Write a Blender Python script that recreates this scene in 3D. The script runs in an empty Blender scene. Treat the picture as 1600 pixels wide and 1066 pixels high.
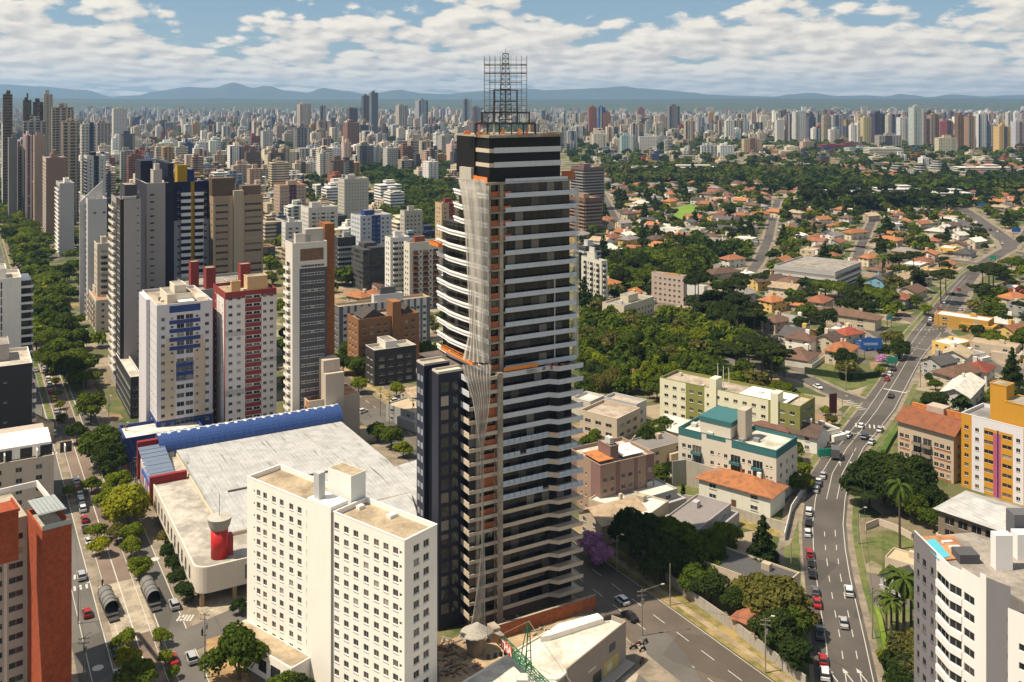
import bpy, math, random
from mathutils import Vector, noise as mnoise
R = math.radians
sc = bpy.context.scene
COL = sc.collection
random.seed(7)
H = 115.0                 # eye height above the street, metres
F = 1500.0                # focal length in photo pixels
HY = 155.0                # photo row of the horizon
cam_d = bpy.data.cameras.new("camera")
cam = bpy.data.objects.new("camera", cam_d)
COL.objects.link(cam)
cam.location = (0, 0, H)
cam.rotation_euler = (R(90), 0, 0)
cam_d.sensor_width = 36.0
cam_d.lens = 36.0 * F / 1600.0
cam_d.shift_y = -(533.0 - HY) / 1600.0
cam_d.clip_start = 1.0
cam_d.clip_end = 80000.0
sc.camera = cam
SUN_EL, SUN_AZ = R(60), math.atan2(-0.97, -0.26)     # azimuth as atan2(x, y) of the direction towards the sun
sv = Vector((math.sin(SUN_AZ) * math.cos(SUN_EL), math.cos(SUN_AZ) * math.cos(SUN_EL), math.sin(SUN_EL)))
sd = bpy.data.lights.new("sun", 'SUN'); sd.energy = 5.0; sd.angle = R(0.53); sd.color = (1.0, 0.87, 0.68)
so = bpy.data.objects.new("sun", sd); COL.objects.link(so)
so.rotation_euler = (-sv).to_track_quat('-Z', 'Y').to_euler(); so.location = sv * 500
vs = sc.view_settings
sc.display_settings.display_device = 'sRGB'
vs.view_transform = 'Standard'; vs.look = 'None'; vs.exposure = 0.55; vs.gamma = 1.0; vs.use_curve_mapping = False
sc.cycles.use_denoising = True
sc.cycles.max_bounces = 5
sc.cycles.diffuse_bounces = 2
sc.cycles.glossy_bounces = 2
sc.cycles.transparent_max_bounces = 12
sc.cycles.volume_bounces = 0
class NT:
 """small node-tree writer"""
 def __init__(s, t): s.t = t; s.n = t.nodes; s.l = t.links; s.n.clear()
 def add(s, typ, **k):
  nd = s.n.new(typ)
  for a, v in k.items(): setattr(nd, a, v)
  return nd
 def put(s, sock, v):
  if hasattr(v, 'is_output') or isinstance(v, bpy.types.NodeSocket): s.l.new(v, sock)
  else: sock.default_value = v
 def math(s, op, a, b=0.0, c=0.0, clamp=False):
  nd = s.add('ShaderNodeMath', operation=op, use_clamp=clamp)
  s.put(nd.inputs[0], a); s.put(nd.inputs[1], b)
  if op in ('MULTIPLY_ADD', 'COMPARE', 'WRAP'): s.put(nd.inputs[2], c)
  return nd.outputs[0]
 def mix(s, f, a, b, blend='MIX'):
  nd = s.add('ShaderNodeMix', data_type='RGBA', blend_type=blend)
  s.put(nd.inputs[0], f); s.put(nd.inputs[6], a); s.put(nd.inputs[7], b)
  return nd.outputs[2]
 def ramp(s, f, stops, interp='LINEAR'):
  nd = s.add('ShaderNodeValToRGB'); cr = nd.color_ramp; cr.interpolation = interp
  while len(cr.elements) < len(stops): cr.elements.new(0.5)
  for e, (p, c) in zip(cr.elements, stops):
   e.position = p; e.color = c4(c)
  s.put(nd.inputs[0], f); return nd.outputs[0]
 def noise(s, vec, scale, detail=3, rough=.5, dist=0.0):
  nd = s.add('ShaderNodeTexNoise'); s.l.new(vec, nd.inputs['Vector'])
  nd.inputs['Scale'].default_value = scale; nd.inputs['Detail'].default_value = detail
  nd.inputs['Roughness'].default_value = rough; nd.inputs['Distortion'].default_value = dist
  return nd.outputs[0]
 def sstep(s, v, a, b):
  nd = s.add('ShaderNodeMapRange', interpolation_type='SMOOTHSTEP')
  s.put(nd.inputs[0], v); s.put(nd.inputs[1], a); s.put(nd.inputs[2], b)
  return nd.outputs[0]
def c4(c): return (c[0], c[1], c[2], 1.0) if len(c) == 3 else tuple(c)
w = bpy.data.worlds.new("World"); sc.world = w; w.use_nodes = True
nt = NT(w.node_tree)
sky = nt.add('ShaderNodeTexSky', sky_type='NISHITA'); sky.sun_disc = False
sky.sun_elevation = SUN_EL; sky.sun_rotation = SUN_AZ; sky.altitude = 900; sky.ozone_density = 2.0; sky.air_density = 1.0; sky.dust_density = 0.6
tc = nt.add('ShaderNodeTexCoord'); sx = nt.add('ShaderNodeSeparateXYZ'); nt.l.new(tc.outputs['Generated'], sx.inputs[0])
az = nt.math('ARCTAN2', sx.outputs[0], sx.outputs[1])
zc = nt.math('MAXIMUM', sx.outputs[2], 0.0)
el = nt.math('LOGARITHM', nt.math('ADD', zc, 0.035), 2.718281828)
def cloudcoord(du=0.0, dv=0.0):
 cb = nt.add('ShaderNodeCombineXYZ')
 nt.put(cb.inputs[0], nt.math('ADD', nt.math('MULTIPLY', az, 15.0), du + 1.7))
 nt.put(cb.inputs[1], nt.math('ADD', nt.math('MULTIPLY', el, 4.4), dv))
 return cb.outputs[0]
def cloudval(v):
 big = nt.noise(v, 0.2, 2, .5); med = nt.noise(v, .85, 12, .6)
 vo = nt.add('ShaderNodeTexVoronoi', feature='SMOOTH_F1'); nt.l.new(v, vo.inputs['Vector']); vo.inputs['Scale'].default_value = 2.6; vo.inputs['Smoothness'].default_value = .4
 pf = nt.math('MULTIPLY', nt.math('SUBTRACT', .45, vo.outputs['Distance']), .22)
 return nt.math('ADD', nt.math('ADD', nt.math('MULTIPLY', big, 0.42), nt.math('MULTIPLY', med, 0.72)), pf)
cv = cloudval(cloudcoord()); cv2 = cloudval(cloudcoord(-0.15, 0.28))
thr = nt.math('ADD', 0.405, nt.math('MULTIPLY', nt.sstep(zc, 0.035, 0.10), 0.125))
cover = nt.sstep(cv, thr, nt.math('ADD', thr, 0.075))
cover = nt.math('MULTIPLY', cover, nt.math('SUBTRACT', 1.0, nt.math('MULTIPLY', nt.sstep(zc, .25, .6), .25)))
lit = nt.sstep(nt.math('SUBTRACT', cv, cv2), -0.12, 0.12)
fine = nt.noise(cloudcoord(3.0, 5.0), 4.0, 5, .6)
lit = nt.math('ADD', nt.math('MULTIPLY', lit, .8), nt.math('MULTIPLY', nt.sstep(fine, .35, .65), .2))
ccol = nt.mix(lit, (7.8, 7.4, 6.9, 1), (12.8, 11.7, 10.0, 1))
skyc = nt.mix(0.35, sky.outputs[0], (3.4, 5.6, 7.6, 1))
tot = nt.mix(cover, skyc, ccol)
bg = nt.add('ShaderNodeBackground'); nt.l.new(tot, bg.inputs[0]); bg.inputs[1].default_value = 0.056
wo = nt.add('ShaderNodeOutputWorld'); nt.l.new(bg.outputs[0], wo.inputs[0])
def G(px, py, z=0.0):
 Y = F * (H - z) / (py - HY)
 return Vector(((px - 800.0) * Y / F, Y, z))
def PX(p):
 return (800 + F * p[0] / p[1], HY + F * (H - (p[2] if len(p) > 2 else 0)) / p[1])
def unit(x, y):
 l = math.hypot(x, y); return Vector((x / l, y / l, 0))
UA, VA = unit(1500, 860), unit(-860, 1500)      # avenue grid
UB, VB = unit(1203, 1500), unit(-1860, 1500)    # hotel grid (turned)
UC, VC = unit(1829, 1500), unit(-1230, 1500)
UF, VF = unit(1, 0.06), unit(-0.06, 1)
GR = {'A': (UA, VA), 'B': (UB, VB), 'C': (UC, VC), 'F': (UF, VF)}
MATS = {}
def mk(name):
 m = bpy.data.materials.new(name); m.use_nodes = True
 return m, NT(m.node_tree)
def fin(nt, col, rough=.8, metal=0.0, bump=None, spec=.3, bs=.3, bd=.05):
 p = nt.add('ShaderNodeBsdfPrincipled')
 nt.put(p.inputs['Base Color'], col); nt.put(p.inputs['Roughness'], rough); nt.put(p.inputs['Metallic'], metal)
 p.inputs['Specular IOR Level'].default_value = spec
 if bump is not None:
  b = nt.add('ShaderNodeBump'); b.inputs['Strength'].default_value = bs; b.inputs['Distance'].default_value = bd
  nt.l.new(bump, b.inputs['Height']); nt.l.new(b.outputs[0], p.inputs['Normal'])
 o = nt.add('ShaderNodeOutputMaterial'); nt.l.new(p.outputs[0], o.inputs[0]); return p
def pos(nt):
 g = nt.add('ShaderNodeNewGeometry'); return g
def streaks(nt, g, amt=.16):
 """rain streaks and blotches on a wall: a 0..1 darkening factor"""
 mp = nt.add('ShaderNodeMapping'); nt.l.new(g.outputs['Position'], mp.inputs[0]); mp.inputs['Scale'].default_value = (1, 1, .10)
 a = nt.noise(mp.outputs[0], 1.3, 4, .6); b = nt.noise(g.outputs['Position'], .12, 4, .6)
 return nt.math('MULTIPLY', nt.math('ADD', nt.sstep(a, .45, .75), nt.sstep(b, .45, .75)), amt)
def paint(c, rough=.8, stain=.16):
 k = ('p', tuple(round(x, 3) for x in c), rough, stain)
 if k not in MATS:
  m, nt = mk('painted_wall'); g = pos(nt)
  f = streaks(nt, g, stain)
  col = nt.mix(f, c4(c), c4([x * .45 + .01 for x in c]))
  fin(nt, col, rough, spec=.2); MATS[k] = m
 return MATS[k]
def objpaint(rough=.8, stain=.15, name='object_paint', metal=0., spec=.25):
 k = ('o', rough, stain, name)
 if k not in MATS:
  m, nt = mk(name); g = pos(nt); oi = nt.add('ShaderNodeObjectInfo')
  f = streaks(nt, g, stain)
  col = nt.mix(f, oi.outputs['Color'], nt.mix(.5, oi.outputs['Color'], (0.03, .025, .02, 1)))
  fin(nt, col, rough, metal, spec=spec); MATS[k] = m
 return MATS[k]
def brick(c):
 k = ('b', tuple(c))
 if k not in MATS:
  m, nt = mk('brickwork'); g = pos(nt)
  n = nt.noise(g.outputs['Position'], 1.2, 5, .7); n2 = nt.noise(g.outputs['Position'], .2, 3)
  col = nt.mix(nt.sstep(n, .3, .7), c4([x * .7 for x in c]), c4([min(1, x * 1.2) for x in c]))
  col = nt.mix(nt.math('MULTIPLY', n2, .35), col, c4([x * .5 for x in c]))
  fin(nt, col, .9, bump=n); MATS[k] = m
 return MATS[k]
def glass(c=(.02, .024, .03), rough=.06, vary=.0, name='window_glass'):
 k = ('g', tuple(c), rough, vary)
 if k not in MATS:
  m, nt = mk(name); oi = nt.add('ShaderNodeObjectInfo'); g = pos(nt)
  r = nt.math('FRACT', nt.math('ADD', oi.outputs['Random'], nt.math('MULTIPLY', g.outputs['Random Per Island'], 3.7)))
  if vary:
   cur = nt.ramp(r, [(0, c), (.45, [x * 1.6 for x in c]), (.62, (.07, .065, .06)), (.74, (.16, .14, .12)), (.84, (.03, .04, .05)), (.93, (.38, .35, .30))], 'CONSTANT')
   col = nt.mix(vary, c4(c), cur)
  else: col = c4(c)
  fin(nt, col, rough, spec=.5); MATS[k] = m
 return MATS[k]
def roofmat(c=(.32, .29, .25), name='roof_screed'):
 k = ('r', tuple(c))
 if k not in MATS:
  m, nt = mk(name); g = pos(nt); P = g.outputs['Position']
  a = nt.noise(P, .18, 5, .65); b = nt.noise(P, 1.5, 4, .6)
  col = nt.mix(nt.sstep(a, .35, .68), c4(c), c4([x * .52 for x in c]))
  col = nt.mix(nt.math('MULTIPLY', nt.sstep(b, .45, .7), .35), col, c4([x * .35 for x in c]))
  fin(nt, col, .9); MATS[k] = m
 return MATS[k]
def tiles(c, obj=False, name='clay_roof_tiles'):
 k = ('t', tuple(c), obj)
 if k not in MATS:
  m, nt = mk(name); g = pos(nt); P = g.outputs['Position']
  base = nt.add('ShaderNodeObjectInfo').outputs['Color'] if obj else c4(c)
  a = nt.noise(P, .5, 5, .7); b = nt.noise(P, 3.0, 3, .7)
  dk = nt.mix(.62, base, (.035, .028, .024, 1))
  col = nt.mix(nt.math('MULTIPLY', nt.sstep(a, .40, .72), .75), base, dk)
  col = nt.mix(nt.math('MULTIPLY', nt.sstep(b, .45, .65), .35), col, dk)
  wv = nt.add('ShaderNodeTexWave', bands_direction='DIAGONAL'); wv.inputs['Scale'].default_value = 1.6; nt.l.new(P, wv.inputs[0])
  fin(nt, col, .9, bump=wv.outputs['Fac'], bs=.5, bd=.08); MATS[k] = m
 return MATS[k]
def plain(c, rough=.6, metal=0., spec=.4, name='paint'):
 k = ('s', tuple(c), rough, metal)
 if k not in MATS:
  m, nt = mk(name); g = pos(nt); n = nt.noise(g.outputs['Position'], .9, 3)
  col = nt.mix(nt.math('MULTIPLY', n, .35), c4(c), c4([x * .6 for x in c]))
  fin(nt, col, rough, metal, spec=spec); MATS[k] = m
 return MATS[k]
class MB:
 def __init__(s): s.v = []; s.f = []; s.m = []; s.uv = None; s.c = None
 def face(s, pts, mi=0):
  b = len(s.v); s.v += [tuple(p) for p in pts]; s.f.append(tuple(range(b, b + len(pts)))); s.m.append(mi)
 def prism(s, poly, z0, z1, mi=0, top=None, bottom=True):
  n = len(poly); b = len(s.v)
  s.v += [(p[0], p[1], z0) for p in poly] + [(p[0], p[1], z1) for p in poly]
  for i in range(n):
   j = (i + 1) % n
   s.f.append((b + i, b + j, b + n + j, b + n + i)); s.m.append(mi)
  s.f.append(tuple(range(b + n, b + 2 * n))); s.m.append(mi if top is None else top)
  if bottom: s.f.append(tuple(range(b + n - 1, b - 1, -1))); s.m.append(mi)
 def obox(s, o, u, v, a0, a1, b0, b1, z0, z1, mi=0, top=None):
  P = [o + u * a0 + v * b0, o + u * a1 + v * b0, o + u * a1 + v * b1, o + u * a0 + v * b1]
  s.prism(P, z0, z1, mi, top)
 def box(s, x0, x1, y0, y1, z0, z1, mi=0, top=None):
  s.prism([(x0, y0), (x1, y0), (x1, y1), (x0, y1)], z0, z1, mi, top)
 def bar(s, a, b, r, mi=0, n=4, r2=None):
  a = Vector(a); b = Vector(b); d = (b - a)
  if d.length < 1e-6: return
  d.normalize(); up = Vector((0, 0, 1)) if abs(d.z) < .9 else Vector((1, 0, 0))
  x = d.cross(up).normalized(); y = d.cross(x); r2 = r if r2 is None else r2; k = len(s.v)
  for (c, rr) in ((a, r), (b, r2)):
   for i in range(n):
    t = 2 * math.pi * (i + .5) / n; s.v.append(tuple(c + x * math.cos(t) * rr + y * math.sin(t) * rr))
  for i in range(n):
   j = (i + 1) % n; s.f.append((k + i, k + j, k + n + j, k + n + i)); s.m.append(mi)
  s.f.append(tuple(range(k, k + n))); s.m.append(mi); s.f.append(tuple(range(k + 2 * n - 1, k + n - 1, -1))); s.m.append(mi)
 def cyl(s, c, r, z0, z1, n=16, mi=0, r2=None, top=None):
  r2 = r if r2 is None else r2
  k = len(s.v)
  for (z, rr) in ((z0, r), (z1, r2)):
   for i in range(n):
    t = 2 * math.pi * i / n; s.v.append((c[0] + math.cos(t) * rr, c[1] + math.sin(t) * rr, z))
  for i in range(n):
   j = (i + 1) % n; s.f.append((k + i, k + j, k + n + j, k + n + i)); s.m.append(mi)
  s.f.append(tuple(range(k + n, k + 2 * n))); s.m.append(mi if top is None else top)
  s.f.append(tuple(range(k + n - 1, k - 1, -1))); s.m.append(mi)
 def build(s, name, mats, parent=None, o=None, smooth=False):
  me = bpy.data.meshes.new(name)
  if o is not None:
   ox, oy, oz = o[0], o[1], o[2]; vv = [(a - ox, b - oy, c - oz) for a, b, c in s.v]
  else: vv = s.v
  me.from_pydata(vv, [], s.f)
  if not isinstance(mats, (list, tuple)): mats = [mats]
  for m in mats: me.materials.append(m)
  if len(mats) > 1: me.polygons.foreach_set('material_index', s.m)
  if smooth: me.polygons.foreach_set('use_smooth', [True] * len(s.f))
  if s.uv: me.uv_layers.new(name='UVMap').data.foreach_set('uv', s.uv)
  if s.c:
   ca = me.color_attributes.new('Col', 'FLOAT_COLOR', 'CORNER'); ca.data.foreach_set('color', s.c)
  me.update()
  ob = bpy.data.objects.new(name, me); COL.objects.link(ob)
  if parent is not None: ob.parent = parent
  elif o is not None: ob.location = o
  return ob
def root(name, label, cat, loc, group=None, rz=0.0):
 e = bpy.data.objects.new(name, None); COL.objects.link(e); e.location = loc; e.rotation_euler = (0, 0, rz); e.empty_display_size = 1
 e['label'] = label; e['category'] = cat
 if group: e['group'] = group
 return e
def tag(o, label, cat, group=None):
 o['label'] = label; o['category'] = cat
 if group: o['group'] = group
 return o
def struct(o): o['kind'] = 'structure'; return o
def stuff(o, label, cat): o['kind'] = 'stuff'; o['label'] = label; o['category'] = cat; return o
def copy_tree(o, parent=None):
 c = o.copy(); COL.objects.link(c)
 if parent is not None: c.parent = parent
 for ch in list(KIDS.get(o, ())): copy_tree(ch, c)
 return c
KIDS = {}
def fam(*obs):
 for o in obs:
  if o.parent is not None: KIDS.setdefault(o.parent, []).append(o)
OCC = {}
def occ_poly(poly, tagv=1, margin=0.0):
 xs = [p[0] for p in poly]; ys = [p[1] for p in poly]
 c = Vector((sum(xs) / len(xs), sum(ys) / len(ys)))
 pl = []
 for p in poly:
  d = Vector((p[0], p[1])) - c; l = d.length or 1
  pl.append((c + d * ((l + margin) / l)))
 x0, x1 = min(p[0] for p in pl), max(p[0] for p in pl); y0, y1 = min(p[1] for p in pl), max(p[1] for p in pl)
 for ix in range(int(x0 // 3), int(x1 // 3) + 2):
  for iy in range(int(y0 // 3), int(y1 // 3) + 2):
   if inside(ix * 3, iy * 3, pl): OCC[(ix, iy)] = tagv
def inside(x, y, pl):
 r = False; n = len(pl); j = n - 1
 for i in range(n):
  xi, yi = pl[i][0], pl[i][1]; xj, yj = pl[j][0], pl[j][1]
  if (yi > y) != (yj > y) and x < (xj - xi) * (y - yi) / (yj - yi) + xi: r = not r
  j = i
 return r
def free(x, y, r):
 n = max(1, int(math.ceil(r / 3.0)))
 cx, cy = int(round(x / 3)), int(round(y / 3))
 for i in range(-n, n + 1):
  for j in range(-n, n + 1):
   if (cx + i, cy + j) in OCC: return False
 return True
# ================================================================ SETTING
def ground_mat():
 m, nt = mk('city_ground'); g = pos(nt); P = g.outputs['Position']
 vo = nt.add('ShaderNodeTexVoronoi'); nt.l.new(P, vo.inputs['Vector']); vo.inputs['Scale'].default_value = .075
 a = nt.noise(P, .022, 5, .6); b = nt.noise(P, .15, 5, .65); f = nt.noise(P, .0012, 4, .6)
 lot = nt.ramp(vo.outputs['Color'], [(0, (.10, .10, .04)), (.25, (.19, .15, .10)), (.4, (.06, .08, .022)), (.55, (.28, .23, .16)), (.68, (.13, .11, .095)), (.8, (.26, .17, .10)), (.9, (.09, .11, .03))], 'CONSTANT')
 gr = nt.mix(nt.sstep(b, .35, .65), (.05, .07, .018, 1), (.16, .15, .06, 1))
 col = nt.mix(nt.sstep(a, .50, .58), lot, gr)
 col = nt.mix(nt.math('MULTIPLY', nt.sstep(b, .5, .7), .4), col, (.05, .045, .035, 1))
 fin(nt, col, .95); return m
gm = MB(); gm.box(-12400, 12400, -300, 20900, -.9, -.05)
struct(gm.build('ground', ground_mat()))
def grassmat(c=(.06, .095, .02), c2=(.14, .14, .05), name='lawn'):
 k = ('gr', tuple(c), tuple(c2))
 if k not in MATS:
  m, nt = mk(name); g = pos(nt); P = g.outputs['Position']
  a = nt.noise(P, .35, 6, .7); b = nt.noise(P, .06, 3)
  col = nt.mix(nt.sstep(nt.math('ADD', nt.math('MULTIPLY', a, .6), nt.math('MULTIPLY', b, .4)), .4, .6), c4(c), c4(c2))
  fin(nt, col, .95, bump=a, bs=.4, bd=.2); MATS[k] = m
 return MATS[k]
DRY = grassmat((.13, .12, .035), (.30, .22, .09), 'dry_verge')
LAWN = grassmat()
def asphalt(c=(.078, .069, .061), name='asphalt', wheel=True):
 k = ('as', tuple(c))
 if k not in MATS:
  m, nt = mk(name); g = pos(nt); P = g.outputs['Position']
  a = nt.noise(P, .06, 4, .6); b = nt.noise(P, 1.6, 5, .7);
  vo = nt.add('ShaderNodeTexVoronoi'); nt.l.new(P, vo.inputs['Vector']); vo.inputs['Scale'].default_value = .05
  col = nt.mix(nt.sstep(a, .3, .7), c4(c), c4([x * 1.5 for x in c]))
  col = nt.mix(nt.math('MULTIPLY', b, .4), col, c4([x * .55 for x in c]))
  col = nt.mix(nt.math('MULTIPLY', nt.sstep(vo.outputs['Color'], .66, .68), .42), col, c4([x * .5 for x in c]))
  fin(nt, col, .85); MATS[k] = m
 return MATS[k]
ASPH = asphalt(); ASPH2 = asphalt((.10, .092, .082), 'worn_asphalt'); BUSL = asphalt((.155, .115, .09), 'bus_lane')
def pavemat(c=(.29, .24, .18)):
 k = ('pv', tuple(c))
 if k not in MATS:
  m, nt = mk('pavement_slabs'); g = pos(nt); P = g.outputs['Position']
  a = nt.noise(P, .25, 5, .65); bk = nt.add('ShaderNodeTexBrick'); nt.l.new(P, bk.inputs[0]); bk.inputs['Scale'].default_value = .8
  bk.inputs['Color1'].default_value = (1, 1, 1, 1); bk.inputs['Color2'].default_value = (.9, .9, .9, 1); bk.inputs['Mortar'].default_value = (.7, .7, .7, 1)
  col = nt.mix(nt.sstep(a, .35, .65), c4(c), c4([x * .6 for x in c]))
  fin(nt, nt.mix(1.0, col, bk.outputs[0], 'MULTIPLY'), .9); MATS[k] = m
 return MATS[k]
PAVE = pavemat(); CONC = pavemat((.42, .36, .27)); MARK = plain((.50, .48, .43), .7, name='road_paint'); EARTH = roofmat((.42, .27, .13), 'bare_earth')
YMARK = plain((.55, .36, .10), .7, name='yellow_road_paint')
def sheet(name, pts, z, mat, occ=None):
 m = MB(); m.face([(p[0], p[1], z) for p in pts]); ob = struct(m.build(name, mat))
 if occ: occ_poly(pts, 2, occ if occ is not True else 0)
 return ob
def slab(name, pts, z, mat, occ=None):
 a = sum(pts[i][0] * pts[(i + 1) % len(pts)][1] - pts[(i + 1) % len(pts)][0] * pts[i][1] for i in range(len(pts)))
 if a < 0: pts = pts[::-1]
 m = MB(); m.prism([(p[0], p[1]) for p in pts], -.04, z, 0, bottom=False); ob = struct(m.build(name, mat))
 if occ: occ_poly(pts, 2)
 return ob
O = Vector((0, 0, 0))
def ST(p): return Vector((p[0] * UA.x + p[1] * UA.y, p[0] * VA.x + p[1] * VA.y, 0))
def AV(s, t): return UA * s + VA * t
def avq(px0, px1, py=1060, t0=None, t1=1500.0):
 """a strip running along the avenue between two photo columns at photo row py"""
 a, b = ST(G(px0, py)), ST(G(px1, py)); t0 = min(a.y, b.y) - 40 if t0 is None else t0
 return [AV(a.x, t0), AV(b.x, t0), AV(b.x, t1), AV(a.x, t1)]
def sof(px, py=1060): return ST(G(px, py)).x
sA = dict(L0=sof(112), L1=sof(122), L2=sof(181), B0=sof(203), B1=sof(263), R1=sof(277), R2=sof(325), R3=sof(348))
t00 = 130.0
def strip(name, s0, s1, t0, t1, z, mat, f=sheet, occ=None): return f(name, [AV(s0, t0), AV(s1, t0), AV(s1, t1), AV(s0, t1)], z, mat, occ)
strip('pavement', sA['L0'] - 2.5, sA['R3'] + 1.5, t00, 1400, .0, PAVE, sheet, True)
strip('road', sA['L1'], sA['L2'], t00, 1400, .03, ASPH2)
strip('road', sA['R1'], sA['R2'], t00, 1400, .03, ASPH2)
strip('bus_lane', sA['B0'], sA['B1'], t00, 1400, .03, BUSL)
def tof(px, py): return ST(G(px, py)).y
ti = tof(230, 905)
strip('lawn', sA['L2'] + .4, sA['B0'] - .4, tof(170, 845), tof(110, 700), .10, PAVE, slab)
strip('lawn', sA['B1'] + .3, sA['R1'] - .3, tof(215, 870), tof(150, 700), .10, PAVE, slab)
strip('lawn', sA['L2'] + .4, sA['B0'] - .4, tof(100, 660), 1350, .10, LAWN, slab)
strip('lawn', sA['B1'] + .3, sA['R1'] - .3, tof(120, 650), 1350, .10, LAWN, slab)
m = MB(); a0, a1 = tof(240, 985), tof(205, 905)
m.face([(p[0], p[1], .05) for p in (AV(sA['B0'] - 1, a0), AV(sA['B1'] + 1, a0), AV(sA['B1'] + 1, a1), AV(sA['B0'] - 1, a1))])
struct(m.build('concrete_pad', CONC))
def cross(name, pa, pb, wdt, z=.06, mat=ASPH2):
 a, b = G(*pa), G(*pb); d = (b - a).normalized(); n = Vector((-d.y, d.x, 0))
 pts = [a - n * wdt / 2, b - n * wdt / 2, b + n * wdt / 2, a + n * wdt / 2]
 occ_poly(pts, 2, 0); return sheet(name, pts, z, mat), pts
cross('road', (-200, 690), (205, 668), 11)
cross('road', (290, 1003), (420, 945), 9, .07)
sheet('bare_earth', [G(322, 1000), G(372, 985), G(390, 1066), G(330, 1090)], .08, EARTH, True)
sheet('concrete_yard', [G(300, 940), G(385, 905), G(395, 960), G(330, 985)], .065, CONC, True)
cross('road', (572, 640), (680, 760), 10, .05)
cross('road', (560, 655), (700, 628), 9, .04)
r0, r1 = sof(1058), sof(1203)
strip('avenue_road', r0, r1, 100, 420, .03, asphalt((.098, .078, .062), 'avenue_asphalt'), sheet, True)
strip('verge', r1 + .2, sof(1262), 100, 420, .02, DRY, sheet, True)
strip('pavement', r1 + 1.6, r1 + 3.2, 100, 420, .10, pavemat((.40, .31, .19)), slab)
strip('pavement', sof(1005), r0 - .2, 100, 300, .10, PAVE, slab, True)
mm = MB()
for s_ in (r0 + (r1 - r0) * .33, r0 + (r1 - r0) * .66):
 t = 118.0
 while t < 420: mm.face([(p[0], p[1], .05) for p in (AV(s_ - .09, t), AV(s_ + .09, t), AV(s_ + .09, t + 4.0), AV(s_ - .09, t + 4.0))]); t += 8.0
for s_ in (r1 - .35,): mm.face([(p[0], p[1], .05) for p in (AV(s_ - .08, 100), AV(s_ + .08, 100), AV(s_ + .08, 420), AV(s_ - .08, 420))])
struct(mm.build('lane_markings', MARK))
sheet('forecourt', [G(1000, 995), G(1040, 985), G(1075, 1030), G(1110, 1090), G(985, 1090)], .07, ASPH2, True)
sheet('pavement', [G(1000, 1000), G(925, 1090), G(985, 1090), G(1010, 1020)], .09, CONC, True)
RE = [(1110, 1275, 1386), (1066, 1273, 1372), (1000, 1269, 1357), (950, 1262, 1345), (900, 1257, 1333), (860, 1254, 1326), (820, 1253, 1322), (780, 1258, 1325), (740, 1268, 1333),
 (700, 1294, 1353), (670, 1318, 1378), (640, 1341, 1401), (600, 1371, 1421), (560, 1397, 1442), (520, 1424, 1474), (480, 1458, 1501), (450, 1482, 1516), (430, 1502, 1530), (412, 1524, 1549), (398, 1548, 1572), (388, 1566, 1590), (376, 1560, 1586), (362, 1543, 1566), (348, 1526, 1546), (336, 1510, 1528), (325, 1492, 1510)]
def road_ribbon(name, RE, z, mat, a=0.0, b=1.0, ext0=0., ext1=0., occ=None, thick=None):
 m = MB(); L = []; Rr = []
 for (y, x0, x1) in RE:
  p, q = G(x0, y), G(x1, y); d = (q - p); w_ = d.length; d.normalize()
  L.append(p + d * (w_ * a) - d * ext0); Rr.append(p + d * (w_ * b) + d * ext1)
 for i in range(len(L) - 1):
  q = [L[i], Rr[i], Rr[i + 1], L[i + 1]]
  if thick: m.prism([(p.x, p.y) for p in q], -.04, z, bottom=False)
  else: m.face([(p.x, p.y, z) for p in q])
  if occ: occ_poly(q, 2, 2.0)
 return struct(m.build(name, mat))
road_ribbon('pavement', RE, .0, PAVE, 0, 1, 4.2, 3.6, occ=True)
road_ribbon('curving_road', RE, .03, ASPH)
road_ribbon('verge', RE[:19], .015, LAWN, 0, 0, 3.3, -.9)
road_ribbon('verge', RE[:13], .015, LAWN, 1, 1, -1.6, 3.4)
mm = MB()
def ribline(frac, dash, y0, y1, gap=6., hw=.09):
 pts = []
 for (y, x0, x1) in RE:
  if y0 <= y <= y1:
   p, q = G(x0, y), G(x1, y); pts.append(p + (q - p) * frac)
 acc = 0.
 for i in range(len(pts) - 1):
  a, b = pts[i], pts[i + 1]; d = b - a; L = d.length; d.normalize(); n = Vector((-d.y, d.x, 0)) * hw; t = 0.
  while t < L:
   e = min(L, t + 1.0)
   on = True if not dash else ((acc + t) % (dash + gap)) < dash
   if on: mm.face([((a + d * t + n).x, (a + d * t + n).y, .05), ((a + d * e + n).x, (a + d * e + n).y, .05), ((a + d * e - n).x, (a + d * e - n).y, .05), ((a + d * t - n).x, (a + d * t - n).y, .05)])
   t = e
  acc += L
ribline(.24, 0, 700, 1110); ribline(.50, 3.2, 790, 1110, 5); ribline(.74, 3.2, 790, 1110, 5); ribline(.5, 0, 560, 800); ribline(.74, 0, 680, 800); ribline(.93, 0, 520, 1110)
ribline(.5, 3.2, 430, 560, 4); ribline(.24, 0, 430, 700)
def zebra(pa, pb, n=8, ln=4.0, w=.5, z=.052):
 a, b = G(*pa), G(*pb); d = (b - a); L = d.length; d.normalize(); n_ = Vector((-d.y, d.x, 0))
 for i in range(n):
  c = a + d * (L * (i + .5) / n)
  mm.face([((p).x, (p).y, z) for p in (c - d * w / 2 - n_ * ln / 2, c + d * w / 2 - n_ * ln / 2, c + d * w / 2 + n_ * ln / 2, c - d * w / 2 + n_ * ln / 2)])
zebra((1334, 664), (1384, 669), 7); zebra((1424, 516), (1480, 514), 9, 1.2); zebra((1322, 625), (1350, 641), 6, 3.)
zebra((1378, 607), (1420, 615), 1, 1, 9); zebra((1415, 542), (1455, 548), 1, .4, 10); zebra((1325, 676), (1376, 683), 1, .4, 8)
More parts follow.
